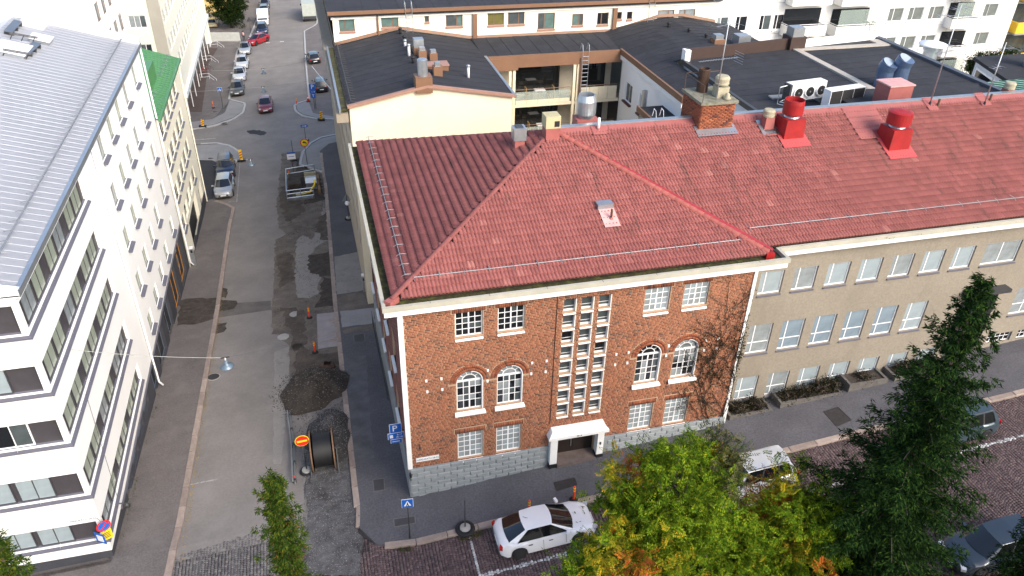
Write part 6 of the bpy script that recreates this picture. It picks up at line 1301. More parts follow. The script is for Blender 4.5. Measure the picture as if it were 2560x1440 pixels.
# ---- ironwork in the ground
iron = M('cast_iron', (.045, .04, .04), .7, .3, var=.2, scale=6, fine=.2)
def manhole(q, label, dz=.0, rad=.34, m=iron):
    p = G(q, dz); r = thing('manhole_cover', label, 'manhole', (p[0], p[1], p[2] + .012), (math.atan(-.11 if p[1] > 0 else 0), 0, 0), 'manhole covers')
    link('frame_ring', MB().lathe([(rad + .06, -.03), (rad + .06, .0), (rad, .0)], n=24).mesh('frame_ring', concrete), r, local=True); link('cover', MB().lathe([(rad, -.02), (rad, .006)], n=24).mesh('cover', m), r, local=True)
manhole((740, 785), 'pale round manhole cover near the rusty plate', .0, .38, concrete); manhole((710, 842), 'round patch cover at the torn edge', .0, .36, concrete); manhole((643, 942 - 0), 'x', 0) if False else None
manhole((534, 942), 'brown manhole cover beside the west kerb', .01); manhole((497, 436), 'pale manhole cover on the black new asphalt', .12, .4, concrete); manhole((527, 396), 'small manhole on the pale bulb', .12, .3); manhole((562, 308), 'round manhole on the far west bulb', .12, .32); manhole((538, 280), 'round manhole on the far west pavement', .12, .36)
sheet('asphalt_scar', gp((617, 327), (650, 325), (667, 332), (660, 338), (625, 335)), .006, asphalt_d, jag=.1)
for qs, lb in (((((1385, 1207), (1436, 1195), (1442, 1212), (1392, 1227))), 'dark iron pavement grate in front of the portal'), (((2060, 1030), (2095, 1018), (2128, 1050), (2092, 1066)), 'dark brown pavement hatch by the beige wing'), (((984, 1298), (1037, 1290), (1039, 1308), (986, 1318)), 'pavement hatch near the pedestrian sign'), (((932, 1200), (960, 1196), (962, 1225), (935, 1229)), 'pavement hatch on the side street corner'), (((884, 838), (910, 834), (913, 852), (886, 856)), 'framed square hatch on the side pavement')):
    P4 = [G(q, .12) for q in qs]; c4 = sum(P4) / 4; r = thing('pavement_hatch', lb, 'hatch', c4, group='hatches in the pavement'); hm = iron if 'dark' in lb else M('hatch_grey', (.05, .047, .052), .8, fine=.2)
    MB().prism([p[:2] for p in P4], [p[2] - .02 for p in P4], [p[2] + .012 for p in P4]).ob('hatch_plate', hm, r)
    for i in range(4): A, B = P4[i], P4[(i + 1) % 4]; strip(MB(), [A + np.array([0, 0, .01]), B + np.array([0, 0, .01])], .05, .02).ob('hatch_frame', M('hatch_edge', (.12, .11, .11), .8) if not hm is iron else iron, r)
p = G((910, 1370)); r = thing('street_gully', 'square iron street gully in the cobbles at the corner', 'gully', p)
for k in range(7): MB().box(p[0] - .27 + .08 * k, p[0] - .23 + .08 * k, p[1] - .25, p[1] + .25, p[2] - .02, p[2] + .03).ob('gully_bar', iron, r)
MB().box(p[0] - .3, p[0] + .3, p[1] - .3, p[1] + .3, p[2] - .06, p[2] - .005).ob('gully_frame', black_m, r)
# ---- charging posts / cabinets at the facades
for q, lb, hh in (((487, 662), 'grey service pillar at the cream block garage', 1.5), ((913, 728), 'grey service pillar by the gate of the brick house', 1.3)):
    p = G(q, .12); r = thing('service_pillar', lb, 'pillar', p, group='service pillars'); link('post', MB().box(-.13, .13, -.13, .13, 0, hh).mesh('post', metal_grey), r, local=True); link('cap', MB().box(-.16, .16, -.16, .16, hh, hh + .1).mesh('cap', sign_white), r, local=True); link('display', MB().box(-.08, .08, -.135, -.13, hh - .35, hh - .12).mesh('display', black_m), r, local=True)
# ---- pendant street lamps on span wires
def pendant(P, A, B, label):
    P, A, B = [np.array(k, float) for k in (P, A, B)]; r = thing('pendant_lamp', label, 'street lamp', P, group='pendant lamps over the side street')
    MB().lathe([(.05, .3), (.08, .27), (.08, .16), (.16, .09), (.29, 0), (.29, -.03), (.24, -.02)], P - np.array([0, 0, .45]), 20).ob('shade', M('lamp_bluegrey', (.13, .18, .23), .4, .3), r, smooth=True); MB().lathe([(.05, -.12), (.12, -.04), (.12, .02)], P - np.array([0, 0, .45]), 12).ob('bulb', frame_white, r, smooth=True)
    MB().tube([P - np.array([0, 0, .12]), P + np.array([0, 0, .02])], .03).ob('hanger', frame_white, r); MB().tube([P - np.array([.18, 0, 0]), P + np.array([.18, 0, .02])], .025).ob('clamp', black_m, r)
    mid = lambda a, b, s: [a + (b - a) * t + np.array([0, 0, -s * 4 * t * (1 - t)]) for t in np.linspace(0, 1, 9)]
    MB().tube(mid(A, P, .12), .011 if P[1] < 20 else .007, 5).ob('supply_wire', M('pale_cable', (.4, .4, .38), .7), r); MB().tube(mid(P, B, .12), .004, 4).ob('span_wire', metal_dk, r)
pendant((-7.2, 2.43, 7.75), (FX + .05, 3.2, 8.6), (-.05, 2.2, 8.9), 'blue-grey pendant lamp on a wire over the lower side street')
L2 = onX((626, 398), -7.5); pendant((-7.5, L2[1], L2[2]), (FX + .1, L2[1] - .5, L2[2] + .8), (-.9, L2[1] + 1, L2[2] + .8), 'blue-grey pendant lamp on a wire by the parked estate')
L3 = onX((657, 172), -6.8); pendant((-6.8, L3[1], L3[2]), (DX, L3[1], L3[2] + .4), (-1.2, L3[1], L3[2] + .8), 'pendant lamp on a wire past the crossing, upper one'); L3 = onX((657, 217), -6.8); pendant((-6.8, L3[1], L3[2]), (DX, L3[1], L3[2] + .1), (-1.2, L3[1], L3[2] + .5), 'pendant lamp on a wire over the crossing mouth, lower one')
p = onX((317, 1262), FX + .3); r = thing('wall_lamp', 'small grey wall lamp on the white block above the pavement', 'lamp', p); MB().lathe([(.05, .12), (.1, .05), (.14, -.08), (.1, -.1)], p, 12).ob('shade', metal_dk, r, smooth=True); MB().tube([p + np.array([-.3, 0, .15]), p + np.array([0, 0, .12])], .025).ob('arm', metal_dk, r); MB().tube([p + np.array([-.28, 0, .15]), onX((215, 985), FX + .04)], .008, 4).ob('cable', metal_dk, r)
p = onX((868, 508), -.55); r = thing('globe_lamp', 'white globe lamp on a bracket of the courtyard house', 'lamp', p); MB().lathe([(.02, -.2), (.14, -.14), (.2, 0), (.14, .14), (.02, .2)], p, 16).ob('globe', frame_white, r, smooth=True); MB().tube([p, p + np.array([.4, .3, .3])], .02).ob('arm', metal_dk, r)
# flagpole-like white awning pole over the black car
a, b = G((780, 166), 2.2), onX((828, 224), -.4); r = thing('banner_pole', 'thin white pole slanting from the courtyard house over the pavement', 'pole', b); MB().tube([b, a], .04, 6).ob('pole', frame_white, r); MB().box(b[0] - .05, b[0] + .1, b[1] - .06, b[1] + .06, b[2] - .15, b[2] + .15).ob('wall_bracket', metal_dk, r)
# side pavement railing in front of the brick house area
r = thing('area_railing', 'dark area railing along the brick house street side', 'railing', (-.25, 17, hz(-.3, 17)))
for k in range(26): y = 8.2 + .34 * k; MB().tube([(-.22, y, hz(-.3, y, .1)), (-.22, y, hz(-.3, y, 1.25))], .014, 4).ob('baluster', metal_dk, r)
for h in (.35, 1.2): MB().tube([(-.22, 8.1, hz(-.3, 8.1, h)), (-.22, 17, hz(-.3, 17, h))], .02, 5).ob('rail', metal_dk, r)
# far court: stair rails, bicycles, fence
def bike(x, y, yaw, label, m):
    r = thing('bicycle', label, 'bicycle', (x, y, hz(x, y, .13)), (0, R_(8), R_(yaw)), 'bicycles on the pavement')
    for xx in (-.52, .52): w_ = link('wheel', MB().tube([(xx + .33 * math.cos(t), 0, .34 + .33 * math.sin(t)) for t in np.linspace(0, 6.2832, 19)], .018, 5, False).mesh('wheel', rubber), r, local=True)
    link('frame', MB().tube([(-.52, 0, .34), (-.12, 0, .3), (.38, 0, .78), (-.22, 0, .8), (-.12, 0, .3)], .02, 5).tube([(-.52, 0, .34), (-.22, 0, .8), (-.25, 0, .92)], .018, 5).tube([(.52, 0, .34), (.36, 0, .9)], .02, 5).mesh('frame', m), r, local=True)
    link('saddle', MB().box(-.38, -.12, -.06, .06, .92, .98).mesh('saddle', black_m), r, local=True); link('handlebar', MB().tube([(.3, -.28, .98), (.38, 0, .92), (.3, .28, .98)], .015, 5).mesh('handlebar', metal_grey), r, local=True)
p = G((512, 185)); bike(p[0], p[1], 20, 'dark red bicycle in the stair court rack', sign_red); bike(p[0] + .3, p[1] + .8, 15, 'black bicycle in the stair court rack', black_m); p = G((812, 128)); bike(p[0], p[1], 95, 'blue-grey bicycle leaning on the street house wall', metal_blue)
for k, q in enumerate(((545, 118), (530, 155), (525, 200))):
    p = G(q); r = thing('stair_rail', ['white stair handrail by the fence', 'white zigzag stair handrail in the court', 'white rack rail beside the bicycles'][k], 'handrail', p, group='white rails of the stair court')
    for h in (.5, .95): MB().tube([p + np.array([-1.2, -.2, h]), p + np.array([.0, 0, h]), p + np.array([1.0, -1.2, h - .5])], .022, 5).ob('rail', frame_white, r)
    for dx, dy, dh in ((-1.2, -.2, 0), (0, 0, 0), (1., -1.2, -.5)): MB().tube([p + np.array([dx, dy, -.2]), p + np.array([dx, dy, .95 + dh])], .02, 5).ob('post', frame_white, r)
a, b = G((512, 105)), G((602, 105)); r = thing('fence', 'white board fence in front of the dark tree', 'fence', a)
n = 34
for k in range(n):
    t = (k + .5) / n; c = a + (b - a) * t; w_ = (b[0] - a[0]) / n * .4; z = hz(c[0], c[1]); MB().box(c[0] - w_, c[0] + w_, c[1] - .02, c[1] + .02, z + .05, z + 1.55).ob('board', M('fence_white', (.5, .52, .5), .8, var=.1), r)
for h in (.4, 1.3): strip(MB(), [a + np.array([0, .05, h]), b + np.array([0, .05, h])], .06, .08).ob('rail', M('fence_white', (.5, .52, .5), .8), r)
# a walker by the fence
def person(q, label):
    p = G(q, .12); r = thing('person', label, 'person', p)
    me = bpy.data.meshes.new('body'); J = dict(pel=(0, 0, .92), che=(0, .02, 1.28), nec=(0, .02, 1.46), hea=(0, .0, 1.62), hl=(.1, 0, .88), kl=(.11, -.08, .5), al=(.11, .1, .08), tl=(.11, -.05, .03), hr=(-.1, 0, .88), kr=(-.11, .06, .5), ar=(-.11, -.12, .08), tr=(-.11, -.27, .03), sl=(.18, .02, 1.38), el=(.24, .06, 1.1), wl=(.22, -.1, .9), sr=(-.18, .02, 1.38), er=(-.24, -.02, 1.1), wr=(-.22, -.14, .92))
    kk = list(J); E = [('pel', 'che'), ('che', 'nec'), ('nec', 'hea'), ('pel', 'hl'), ('hl', 'kl'), ('kl', 'al'), ('al', 'tl'), ('pel', 'hr'), ('hr', 'kr'), ('kr', 'ar'), ('ar', 'tr'), ('che', 'sl'), ('sl', 'el'), ('el', 'wl'), ('che', 'sr'), ('sr', 'er'), ('er', 'wr')]
    me.from_pydata([J[k] for k in kk], [(kk.index(a), kk.index(b)) for a, b in E], []); o = link('body', me, r, local=True); me.materials.append(M('dark_clothes', (.03, .03, .035), .9))
    sm = o.modifiers.new('skin', 'SKIN'); rad = dict(pel=.15, che=.16, nec=.06, hea=.085, hl=.09, kl=.065, al=.05, tl=.04, hr=.09, kr=.065, ar=.05, tr=.04, sl=.07, el=.05, wl=.035, sr=.07, er=.05, wr=.035)
    for k, v in enumerate(me.skin_vertices[0].data): v.radius = (rad[kk[k]],) * 2; v.use_root = kk[k] == 'pel'
    o.modifiers.new('sub', 'SUBSURF').render_levels = 1
    link('hair', MB().lathe([(.02, .12), (.08, .1), (.105, .03), (.1, -.04)], (0, .02, 1.64), 12).mesh('hair', M('hair', (.06, .04, .03), .9), True), r, local=True)
    link('light_top', MB().lathe([(.15, .0), (.185, .2), (.19, .4), (.1, .5)], (0, .01, .96), 12).mesh('light_top', M('pink_top', (.5, .3, .3), .9), True), r, local=True)
person((611, 104), 'person in a light top walking past the fence')

# rubble strewn over the torn carriageway
n_ = 5200; yy = rng.uniform(-1, 50, n_); xl_ = np.interp(yy, [0, 14, 20, 33, 40, 50], [-4.9, -5.2, -6.6, -6.4, -6.0, -5.6]); xr_ = np.interp(yy, [0, 45, 50], [-2.7, -2.3, -2.5]); xx = xl_ + (xr_ - xl_) * rng.random(n_) + rng.normal(0, .12, n_); kp = (np.sin(xx * 1.7 + yy * .6) + np.sin(yy * .9 + 2) + rng.normal(0, .8, n_)) > .1
stones('rubble', np.stack([xx, yy, H(xx, yy) + .015], 1)[kp], .03, M('rubble_stone', (.1, .09, .08), .95, var=.1, ramp=[(0, (.035, .03, .027)), (.6, (.1, .088, .078)), (1, (.2, .18, .16))]), 'crumbled asphalt and stones strewn over the torn carriageway', 'rubble')
for qs in (((700, 470), (745, 460), (760, 530), (720, 560), (700, 520)), ((690, 640), (730, 630), (735, 700), (700, 720)), ((700, 770), (760, 775), (770, 860), (735, 880), (728, 830)), ((740, 850), (790, 885), (855, 880), (862, 935), (735, 935)), ((815, 530), (822, 600), (800, 600), (790, 560))):
    sheet('dug_earth', gp(*qs), .016, M('dug_earth', (.085, .068, .055), .97, var=.35, scale=1.4, fine=.4, bump=.9, bscale=25, stain=((.045, .035, .028), 1.6, .5, .75)), jag=.13)
# ================================================================ roof equipment
Rn = np.array([0, -slope_m, 1]); Rn /= np.linalg.norm(Rn)
def skirt(r, c, hx, hy, mat, sl, up=.35, dn=.5):
    """sheet flashing lying on a slope rising towards +Y round a base at c"""
    z = lambda y: c[2] + (y - c[1]) * sl + .19
    MB().add([(c[0] - hx - .18, c[1] - hy - dn, z(c[1] - hy - dn)), (c[0] + hx + .18, c[1] - hy - dn, z(c[1] - hy - dn)), (c[0] + hx + .18, c[1] + hy + up, z(c[1] + hy + up)), (c[0] - hx - .18, c[1] + hy + up, z(c[1] + hy + up))], [(0, 1, 2, 3)]).ob('flashing', mat, r)
# two red roof fans
def fan(q, s, label, hat):
    c = roofm(q); r = thing('roof_fan', label, 'roof fan', c, group='red roof fans'); hx = .62 * s; b = c - np.array([0, 0, .2])
    c = c + np.array([0, hx, hx * slope_m]); skirt(r, c, hx, hx, pink_metal if False else M('red_flashing', (.5, .07, .07), .5, var=.06), slope_m, .2, .5)
    MB().add([(c[0] - hx, c[1] - hx, c[2] - hx * slope_m - .1), (c[0] + hx, c[1] - hx, c[2] - hx * slope_m - .1), (c[0] + hx, c[1] + hx, c[2] + hx * slope_m - .1), (c[0] - hx, c[1] + hx, c[2] + hx * slope_m - .1), (c[0] - hx * .9, c[1] - hx * .9, c[2] + .98 * s), (c[0] + hx * .9, c[1] - hx * .9, c[2] + .98 * s), (c[0] + hx * .9, c[1] + hx * .9, c[2] + .98 * s), (c[0] - hx * .9, c[1] + hx * .9, c[2] + .98 * s)], [(0, 1, 5, 4), (1, 2, 6, 5), (2, 3, 7, 6), (3, 0, 4, 7), (4, 5, 6, 7)]).ob('plinth_box', red_metal, r)
    t = c + np.array([0, 0, .98 * s]); MB().lathe([(.42 * s, 0), (.36 * s, .1 * s), (.36 * s, .2 * s)], t, 20).ob('neck', metal_grey, r, smooth=False)
    if hat: MB().lathe([(.55 * s, .15 * s), (.6 * s, .18 * s), (.6 * s, .78 * s), (.45 * s, .84 * s), (.03, .9 * s)], t, 26).ob('hood', red_metal, r, smooth=False)
    else:
        MB().lathe([(.5 * s, .15 * s), (.55 * s, .2 * s), (.55 * s, .75 * s), (.53 * s, .95 * s), (.5 * s, .95 * s), (.5 * s, .7 * s), (.03, .82 * s)], t, 26).ob('hood', red_metal, r, smooth=False)
fan((1982, 356), .92, 'red roof fan with open rim hood beside the clay-topped vent', False); fan((2245, 384), .98, 'red roof fan with domed hood below the pink sheet strip', True)
# pink sheet strips up to the ridge
for k, (x0, x1) in enumerate(((24.35, 26.3), (19.4, 20.2))):
    r = thing('sheet_strip', ['wide faded red sheet strip between the domed fan and the ridge', 'narrow faded red sheet strip behind the open fan'][k], 'flashing', (x0, 7, 14), group='faded sheet strips on the tiles')
    ys = np.linspace(5.9 if k == 0 else 6.6, 8.0, 4)
    for a, b in zip(ys, ys[1:]): z = lambda y: MZ0 + (y - MY0) * slope_m + .19; MB().quad((x0, a, z(a)), (x1, a, z(a)), (x1, b - .015, z(b - .015)), (x0, b - .015, z(b - .015))).ob('sheet', pink_metal, r)
clay = M('clay_pot', (.38, .35, .25), .85, var=.12, scale=5)
def potvent(c, s, label, boxm, potm, h=.7):
    r = thing('roof_vent', label, 'vent', c, group='vents on the red roof'); MB().add([(c[0] + i * .27 * s * f, c[1] + j * .27 * s * f, z) for z, f in ((c[2] - .3, 1.1), (c[2] + h * s, .9)) for i, j in ((-1, -1), (1, -1), (1, 1), (-1, 1))], [(0, 1, 5, 4), (1, 2, 6, 5), (2, 3, 7, 6), (3, 0, 4, 7), (4, 5, 6, 7)]).ob('vent_box', boxm, r)
    MB().lathe([(.3 * s, h * s), (.32 * s, h * s + .1), (.3 * s, h * s + .12), (.32 * s, h * s + .3), (.26 * s, h * s + .36), (.05, h * s + .38)], c, 18).ob('pot', potm, r, smooth=False); return r
r = potvent(roofm((1915, 322)), .95, 'clay-topped pink vent left beside the red fan'.replace(' left', ''), pink_metal, clay); skirt(r, roofm((1915, 322)), .28, .28, metal_grey, slope_m, .1, .3)
potvent(np.array([35.5, RY + .6, RZ1 - .1]), .95, 'brown clay vent behind the ridge near the copper roof', pink_metal, clay, .35)
# beige block vent and small grey vent at the hip apex
c = roofm((1374, 352)) if False else np.array([8.45, 7.75, 14.2]); r = thing('chimney_vent', 'beige block vent with side opening at the hip apex', 'vent', c, group='vents on the red roof')
MB().box(c[0] - .33, c[0] + .33, c[1] - .33, c[1] + .33, c[2] - .3, c[2] + .62).ob('base', pink_metal, r); MB().box(c[0] - .36, c[0] + .36, c[1] - .36, c[1] + .36, c[2] + .62, c[2] + 1.2).ob('cowl', M('beige_cowl', (.45, .4, .24), .8), r); MB().box(c[0] + .05, c[0] + .3, c[1] - .37, c[1] - .33, c[2] + .7, c[2] + .98).ob('opening', black_m, r); skirt(r, c - np.array([0, 0, .12]), .36, .4, metal_grey, slope_f, -.3, .45)
c = np.array([6.95, 8.0, 13.75]); r = thing('square_vent', 'grey square louvre vent on the west slope near the apex', 'vent', c, group='vents on the red roof')
MB().box(c[0] - .24, c[0] + .24, c[1] - .24, c[1] + .24, c[2] - .2, c[2] + .45).ob('base', pink_metal, r); MB().box(c[0] - .3, c[0] + .3, c[1] - .3, c[1] + .3, c[2] + .45, c[2] + 1.05).ob('louvre_box', metal_grey, r); MB().box(c[0] - .18, c[0] + .18, c[1] - .18, c[1] + .18, c[2] + 1.05, c[2] + 1.09).ob('cap', metal_dk, r)
MB().quad(c + np.array([-.6, -.5, -.12]), c + np.array([.5, -.5, .28]), c + np.array([.9, .3, .5]), c + np.array([-.4, .4, .0])).ob('flashing', pink_metal, r)
# galvanised duct behind the ridge
c = np.array([10.75, RY + 1.3, 13.6]); r = thing('round_duct', 'galvanised round duct on red box behind the ridge', 'duct', c); MB().lathe([(.42, .9), (.5, 1.1), (.5, 1.75), (.4, 2.05), (.36, 2.05), (.36, 1.6)], c, 22).ob('duct', metal_grey, r, smooth=False); MB().box(c[0] - .55, c[0] + .55, c[1] - .4, c[1] + .4, c[2] - .6, c[2] + .9).ob('base_box', pink_metal, r)
def pipe(c, label, mat, h=.75, rad=.07):
    r = thing('vent_pipe', label, 'vent pipe', c, group='thin vent pipes'); MB().lathe([(.16, -.1), (rad + .03, .2), (rad, .25)], c, 12).ob('collar', pink_metal, r, smooth=True); MB().lathe([(rad, .2), (rad, h), (rad * .6, h + .02)], c, 12).ob('pipe', mat, r, smooth=True); return r
c = roofm((1495, 332)); r = pipe(c, 'white vent pipe below the ridge on grey flashing', frame_white); skirt(r, c, .15, .12, pink_metal, slope_m, .1, .2)
c = rooff((1527, 555)); r = pipe(c, 'brown vent pipe on pink sheet in the front tiles', M('pipe_brown', (.1, .06, .03), .6), .62, .055); z = lambda y: c[2] + (y - c[1]) * slope_f + .19
MB().quad((c[0] - .42, c[1] - .45, z(c[1] - .45)), (c[0] + .3, c[1] - .45, z(c[1] - .45)), (c[0] + .3, c[1] + .55, z(c[1] + .55)), (c[0] - .42, c[1] + .55, z(c[1] + .55))).ob('base_sheet', M('pale_pink_sheet', (.6, .33, .31), .6), r); MB().box(c[0] - .45, c[0] + .28, c[1] + .52, c[1] + .95, z(c[1] + .5), z(c[1] + .9) + .08).ob('corrugated_piece', metal_grey, r)
# brick chimney on the ridge
cx0, cx1, cy0, cy1, cz0, cz1 = 15.95, 17.75, 7.35, 9.4, 13.3, 15.45
ch = thing('brick_chimney', 'brick chimney with rusty pot, clay cowl and thin railing', 'chimney', ((cx0 + cx1) / 2, (cy0 + cy1) / 2, 14))
cw = MB().box(cx0 + .02, cx1 - .02, cy0 + .02, cy1 - .02, cz0, cz1).ob('core', mortar, ch)
V = []
for row in range(int((cz1 - 14.15) / .085)):
    z0 = 14.15 + row * .085
    for (axis, a0, a1, fixed, nrm) in (('x', cx0, cx1, cy0, -1), ('y', cy0, cy1, cx0, -1), ('y', cy0, cy1, cx1, 1)):
        a = a0 + (0 if row % 2 else -.12)
        while a < a1:
            s0, s1 = max(a, a0), min(a + .245, a1)
            if s1 - s0 > .04:
                q = np.zeros((8, 3))
                for lev in (0, 1):
                    for k, (u, zz_) in enumerate(((s0, z0), (s1, z0), (s1, z0 + .072), (s0, z0 + .072))):
                        off = fixed + nrm * (.012 if lev else -.02); q[k + 4 * lev] = (u, off, zz_) if axis == 'x' else (off, u, zz_)
                V.append(q)
            a += .258
V = np.array(V); link('brick_courses', rawmesh('brick_courses', V, (F6[None] + np.arange(len(V))[:, None, None] * 8).reshape(-1, 4), brick_m), ch, kind='stuff')
MB().box(cx0 - .1, cx1 + .1, cy0 - .1, cy1 + .1, cz1, cz1 + .14).ob('crown_slab', M('mossy_concrete', (.2, .19, .15), .95, var=.3, scale=3, stain=((.1, .11, .04), 4, .5, .7)), ch)
skirt(ch, np.array([(cx0 + cx1) / 2, cy0 + .1, MZ0 + (cy0 + .1 - MY0) * slope_m]), .9, .1, metal_grey, slope_m, .0, .45); MB().box(cx0 - .05, cx1 + .05, cy0 - .05, cy1, 13.4, 14.18).ob('sheet_foot', pink_metal, ch)
MB().lathe([(.28, 0), (.28, 1.15), (.24, 1.2), (.22, 1.0)], (16.65, 8.9, cz1 + .1), 16).ob('rusty_pot', M('rust_black', (.05, .025, .015), .8, var=.3, scale=5), ch, smooth=False); MB().box(16.95, 17.55, 7.8, 8.4, cz1 + .1, cz1 + .65).ob('cowl_base', clay, ch); MB().lathe([(.34, .62), (.36, .7), (.34, .75), (.36, .95), (.28, 1.05), (.05, 1.05)], (17.25, 8.1, cz1 + .1), 18).ob('clay_cowl', clay, ch, smooth=False); MB().lathe([(.16, .14), (.2, .2), (.1, .32), (.12, .4), (.02, .48)], (17.35, 7.55, cz1), 12).ob('small_cowl', clay, ch, smooth=True)
for A, B in (((cx0, cy0), (cx0, cy1)), ((cx0, cy1), (cx1, cy1)), ((cx1, cy1), (cx1, cy0))):
    MB().tube([(*A, cz1 + .95), (*B, cz1 + .95)], .018, 4).ob('railing', M('rust_rail', (.12, .08, .06), .8), ch); MB().tube([(*A, cz1 + .1), (*A, cz1 + .95)], .018, 4).ob('railing_post', M('rust_rail', (.12, .08, .06), .8), ch)
# aerial masts
def mast(q, y, ztop, label, yagis):
    b = roofm(q) if q else np.array(y); r = thing('aerial_mast', label, 'aerial', b, group='aerial masts on the red roof')
    MB().tube([b, (b[0], b[1], ztop)], [.035, .022], 8).ob('mast', metal_grey, r, smooth=True); MB().lathe([(.09, 0), (.05, .3), (.03, .34)], b, 10).ob('mast_boot', rubber, r, smooth=True)
    for z, L_, n, yaw, el in yagis:
        c = np.array([b[0], b[1], z]); d = np.array([math.cos(R_(yaw)), math.sin(R_(yaw)), 0]); s = np.array([-d[1], d[0], 0])
        MB().tube([c - d * L_ * .4, c + d * L_ * .6], .015, 5).ob('boom', metal_grey, r)
        for k in range(n): p = c + d * L_ * (-.4 + k / max(1, n - 1)); l = el * (1 - .4 * k / n); MB().tube([p - s * l, p + s * l], .008, 4).ob('element', metal_grey, r)
        if n > 6:
            for g_ in range(5): p = c - d * (L_ * .42) + np.array([0, 0, -.25 + .12 * g_]); MB().tube([p - s * .35, p + s * .35], .008, 4).ob('reflector_rod', metal_grey, r)
mast((1778, 322), 0, 21.0, 'tall aerial mast with long yagi beside the brick chimney', [(17.6, 2.2, 16, 188, .14), (19.2, 1.3, 4, 200, .5), (20.3, 1.5, 4, 170, .5)])
mast((2322, 268), 0, 19.6, 'aerial mast with two yagis past the domed fan', [(17.2, 1.4, 10, 200, .2), (19.0, 1.6, 4, 160, .5), (19.4, 1.2, 4, 200, .4)])
mast((2458, 268), 0, 17.6, 'aerial mast near the copper roof', [(17.3, 1.4, 4, 170, .5), (16.3, .8, 3, 200, .3)])
for k, q in enumerate(((2335, 275), (2465, 262))): c = roofm(q); r = thing('mast_flashing', ['faded sheet with short pipe below the middle mast', 'faded sheet strip at the mast near the copper roof'][k], 'flashing', c, group='mast flashings'); skirt(r, c + np.array([-.15, .25, .1]), .12, .3, pink_metal, slope_m, .1, .2); MB().tube([c + np.array([.25, .1, 0]), c + np.array([.25, .1, .55])], .06, 8).ob('pipe_stub', M('pipe_brown', (.1, .06, .03), .6), r)
# air-conditioning units on the flat roof
def acunit(c, yaw, label, n, black):
    r = thing('condenser_unit', label, 'air conditioner', c, (0, 0, R_(yaw)), 'condenser units on the flat roof')
    link('casing', MB().box(-1.25, 1.25, -.3, .3, .3, 1.3).mesh('casing', sign_white), r, local=True)
    if not black:
        for k in range(3):
            x = -.82 + .82 * k; link('fan_ring', MB().lathe([(.33, -.42), (.35, -.3)], (x, 0, .82), 22, 'y').mesh('fan_ring', sign_white), r, local=True); link('fan_grille', MB().lathe([(.28, -.435), (.28, -.42)], (x, 0, .82), 22, 'y').mesh('fan_grille', black_m), r, local=True); link('fan_hub', MB().lathe([(.05, -.45), (.05, -.43)], (x, 0, .82), 10, 'y').mesh('fan_hub', metal_grey), r, local=True)
        link('end_cover', MB().box(-1.38, -1.25, -.28, .28, .25, 1.28).mesh('end_cover', metal_dk), r, local=True); link('pipework', MB().tube([(-1.3, 0, 1.2), (-1.9, 0, 1.15), (-1.95, -.1, .2), (-1.2, -1.0, .15)], .035, 6).tube([(-1.3, 0, .4), (-1.8, -.1, .3), (-1.0, -1.0, .25)], .035, 6).mesh('pipework', metal_grey), r, local=True)
    else:
        for k in range(3): x = -.82 + .82 * k; link('coil_panel', MB().box(x - .38, x + .38, -.33, -.3, .34, 1.26).mesh('coil_panel', M('coil', (.02, .02, .022), .7, fine=.2)), r, local=True)
    for x in (-1.1, 1.1): link('leg', MB().box(x - .05, x + .05, -.28, .28, 0, .3).mesh('leg', metal_grey), r, local=True)
acunit((25.75, 13.3, FZ + .02), 8, 'white three-fan condenser unit on the flat roof', 3, False); acunit((27.35, 11.9, FZ + .02), 8, 'dark-grilled condenser unit in front of the three-fan one', 3, True)
for k in range(2): c = np.array([32.4 + .85 * k, 15.0 - .3 * k, FZ]); r = thing('blue_duct', ['blue round duct with slanted mouth, lower one', 'blue round duct with open mouth, taller one'][k], 'duct', c, group='blue ducts on the flat roof'); MB().lathe([(.5, 0), (.5, 1.3 + .3 * k)], c, 22).ob('shaft', metal_blue, r, smooth=False); t = c + np.array([0, 0, 1.3 + .3 * k]); MB().tube([t - np.array([0, 0, .1]), t + np.array([.05, -.12, .25])], .53, 22).ob('mouth', metal_blue, r, smooth=False); MB().tube([t + np.array([.05, -.12, .25]), t + np.array([.055, -.13, .27])], .46, 22).ob('mouth_lid', M('pale_lid', (.3, .36, .42), .5), r)
c = np.array([29.2, 10.2, 13.2]); r = thing('sheet_chimney', 'pink sheet-clad square chimney behind the ridge', 'chimney', c); MB().box(c[0] - .75, c[0] + .75, c[1] - .6, c[1] + .6, c[2], c[2] + 1.6).ob('cladding', pink_metal, r); MB().box(c[0] - .8, c[0] + .8, c[1] - .65, c[1] + .65, c[2] + 1.6, c[2] + 1.67).ob('cap', M('pale_pink_sheet', (.6, .33, .31), .6), r)
# vents on the gabled felt roof
def fq(q):
    p = onplane(q, (PX_, LY0, PZ), (-(PZ - EZ) / (PX_ - LX0), 0, 1)); 
    if p[0] > PX_: p = onplane(q, (PX_, LY0, PZ), ((PZ - EZ) / (LX1 - PX_), 0, 1))
    return p
def boxvent(q, sx, sz, h, label, bm, tm, tw=.7, th=.5, rnd=False):
    c = fq(q) if isinstance(q[0], (int, float)) and len(q) == 2 else np.array(q); r = thing('box_vent', label, 'vent', c, group='vents on the felt roofs'); MB().box(c[0] - sx, c[0] + sx, c[1] - sx, c[1] + sx, c[2] - .3, c[2] + h).ob('base', bm, r)
    if rnd: MB().lathe([(sx * tw, h), (sx * tw, h + th), (sx * tw * .8, h + th + .05)], c, 16).ob('cowl', tm, r, smooth=False)
    else: MB().box(c[0] - sx * tw, c[0] + sx * tw, c[1] - sx * tw, c[1] + sx * tw, c[2] + h, c[2] + h + th).ob('cowl', tm, r)
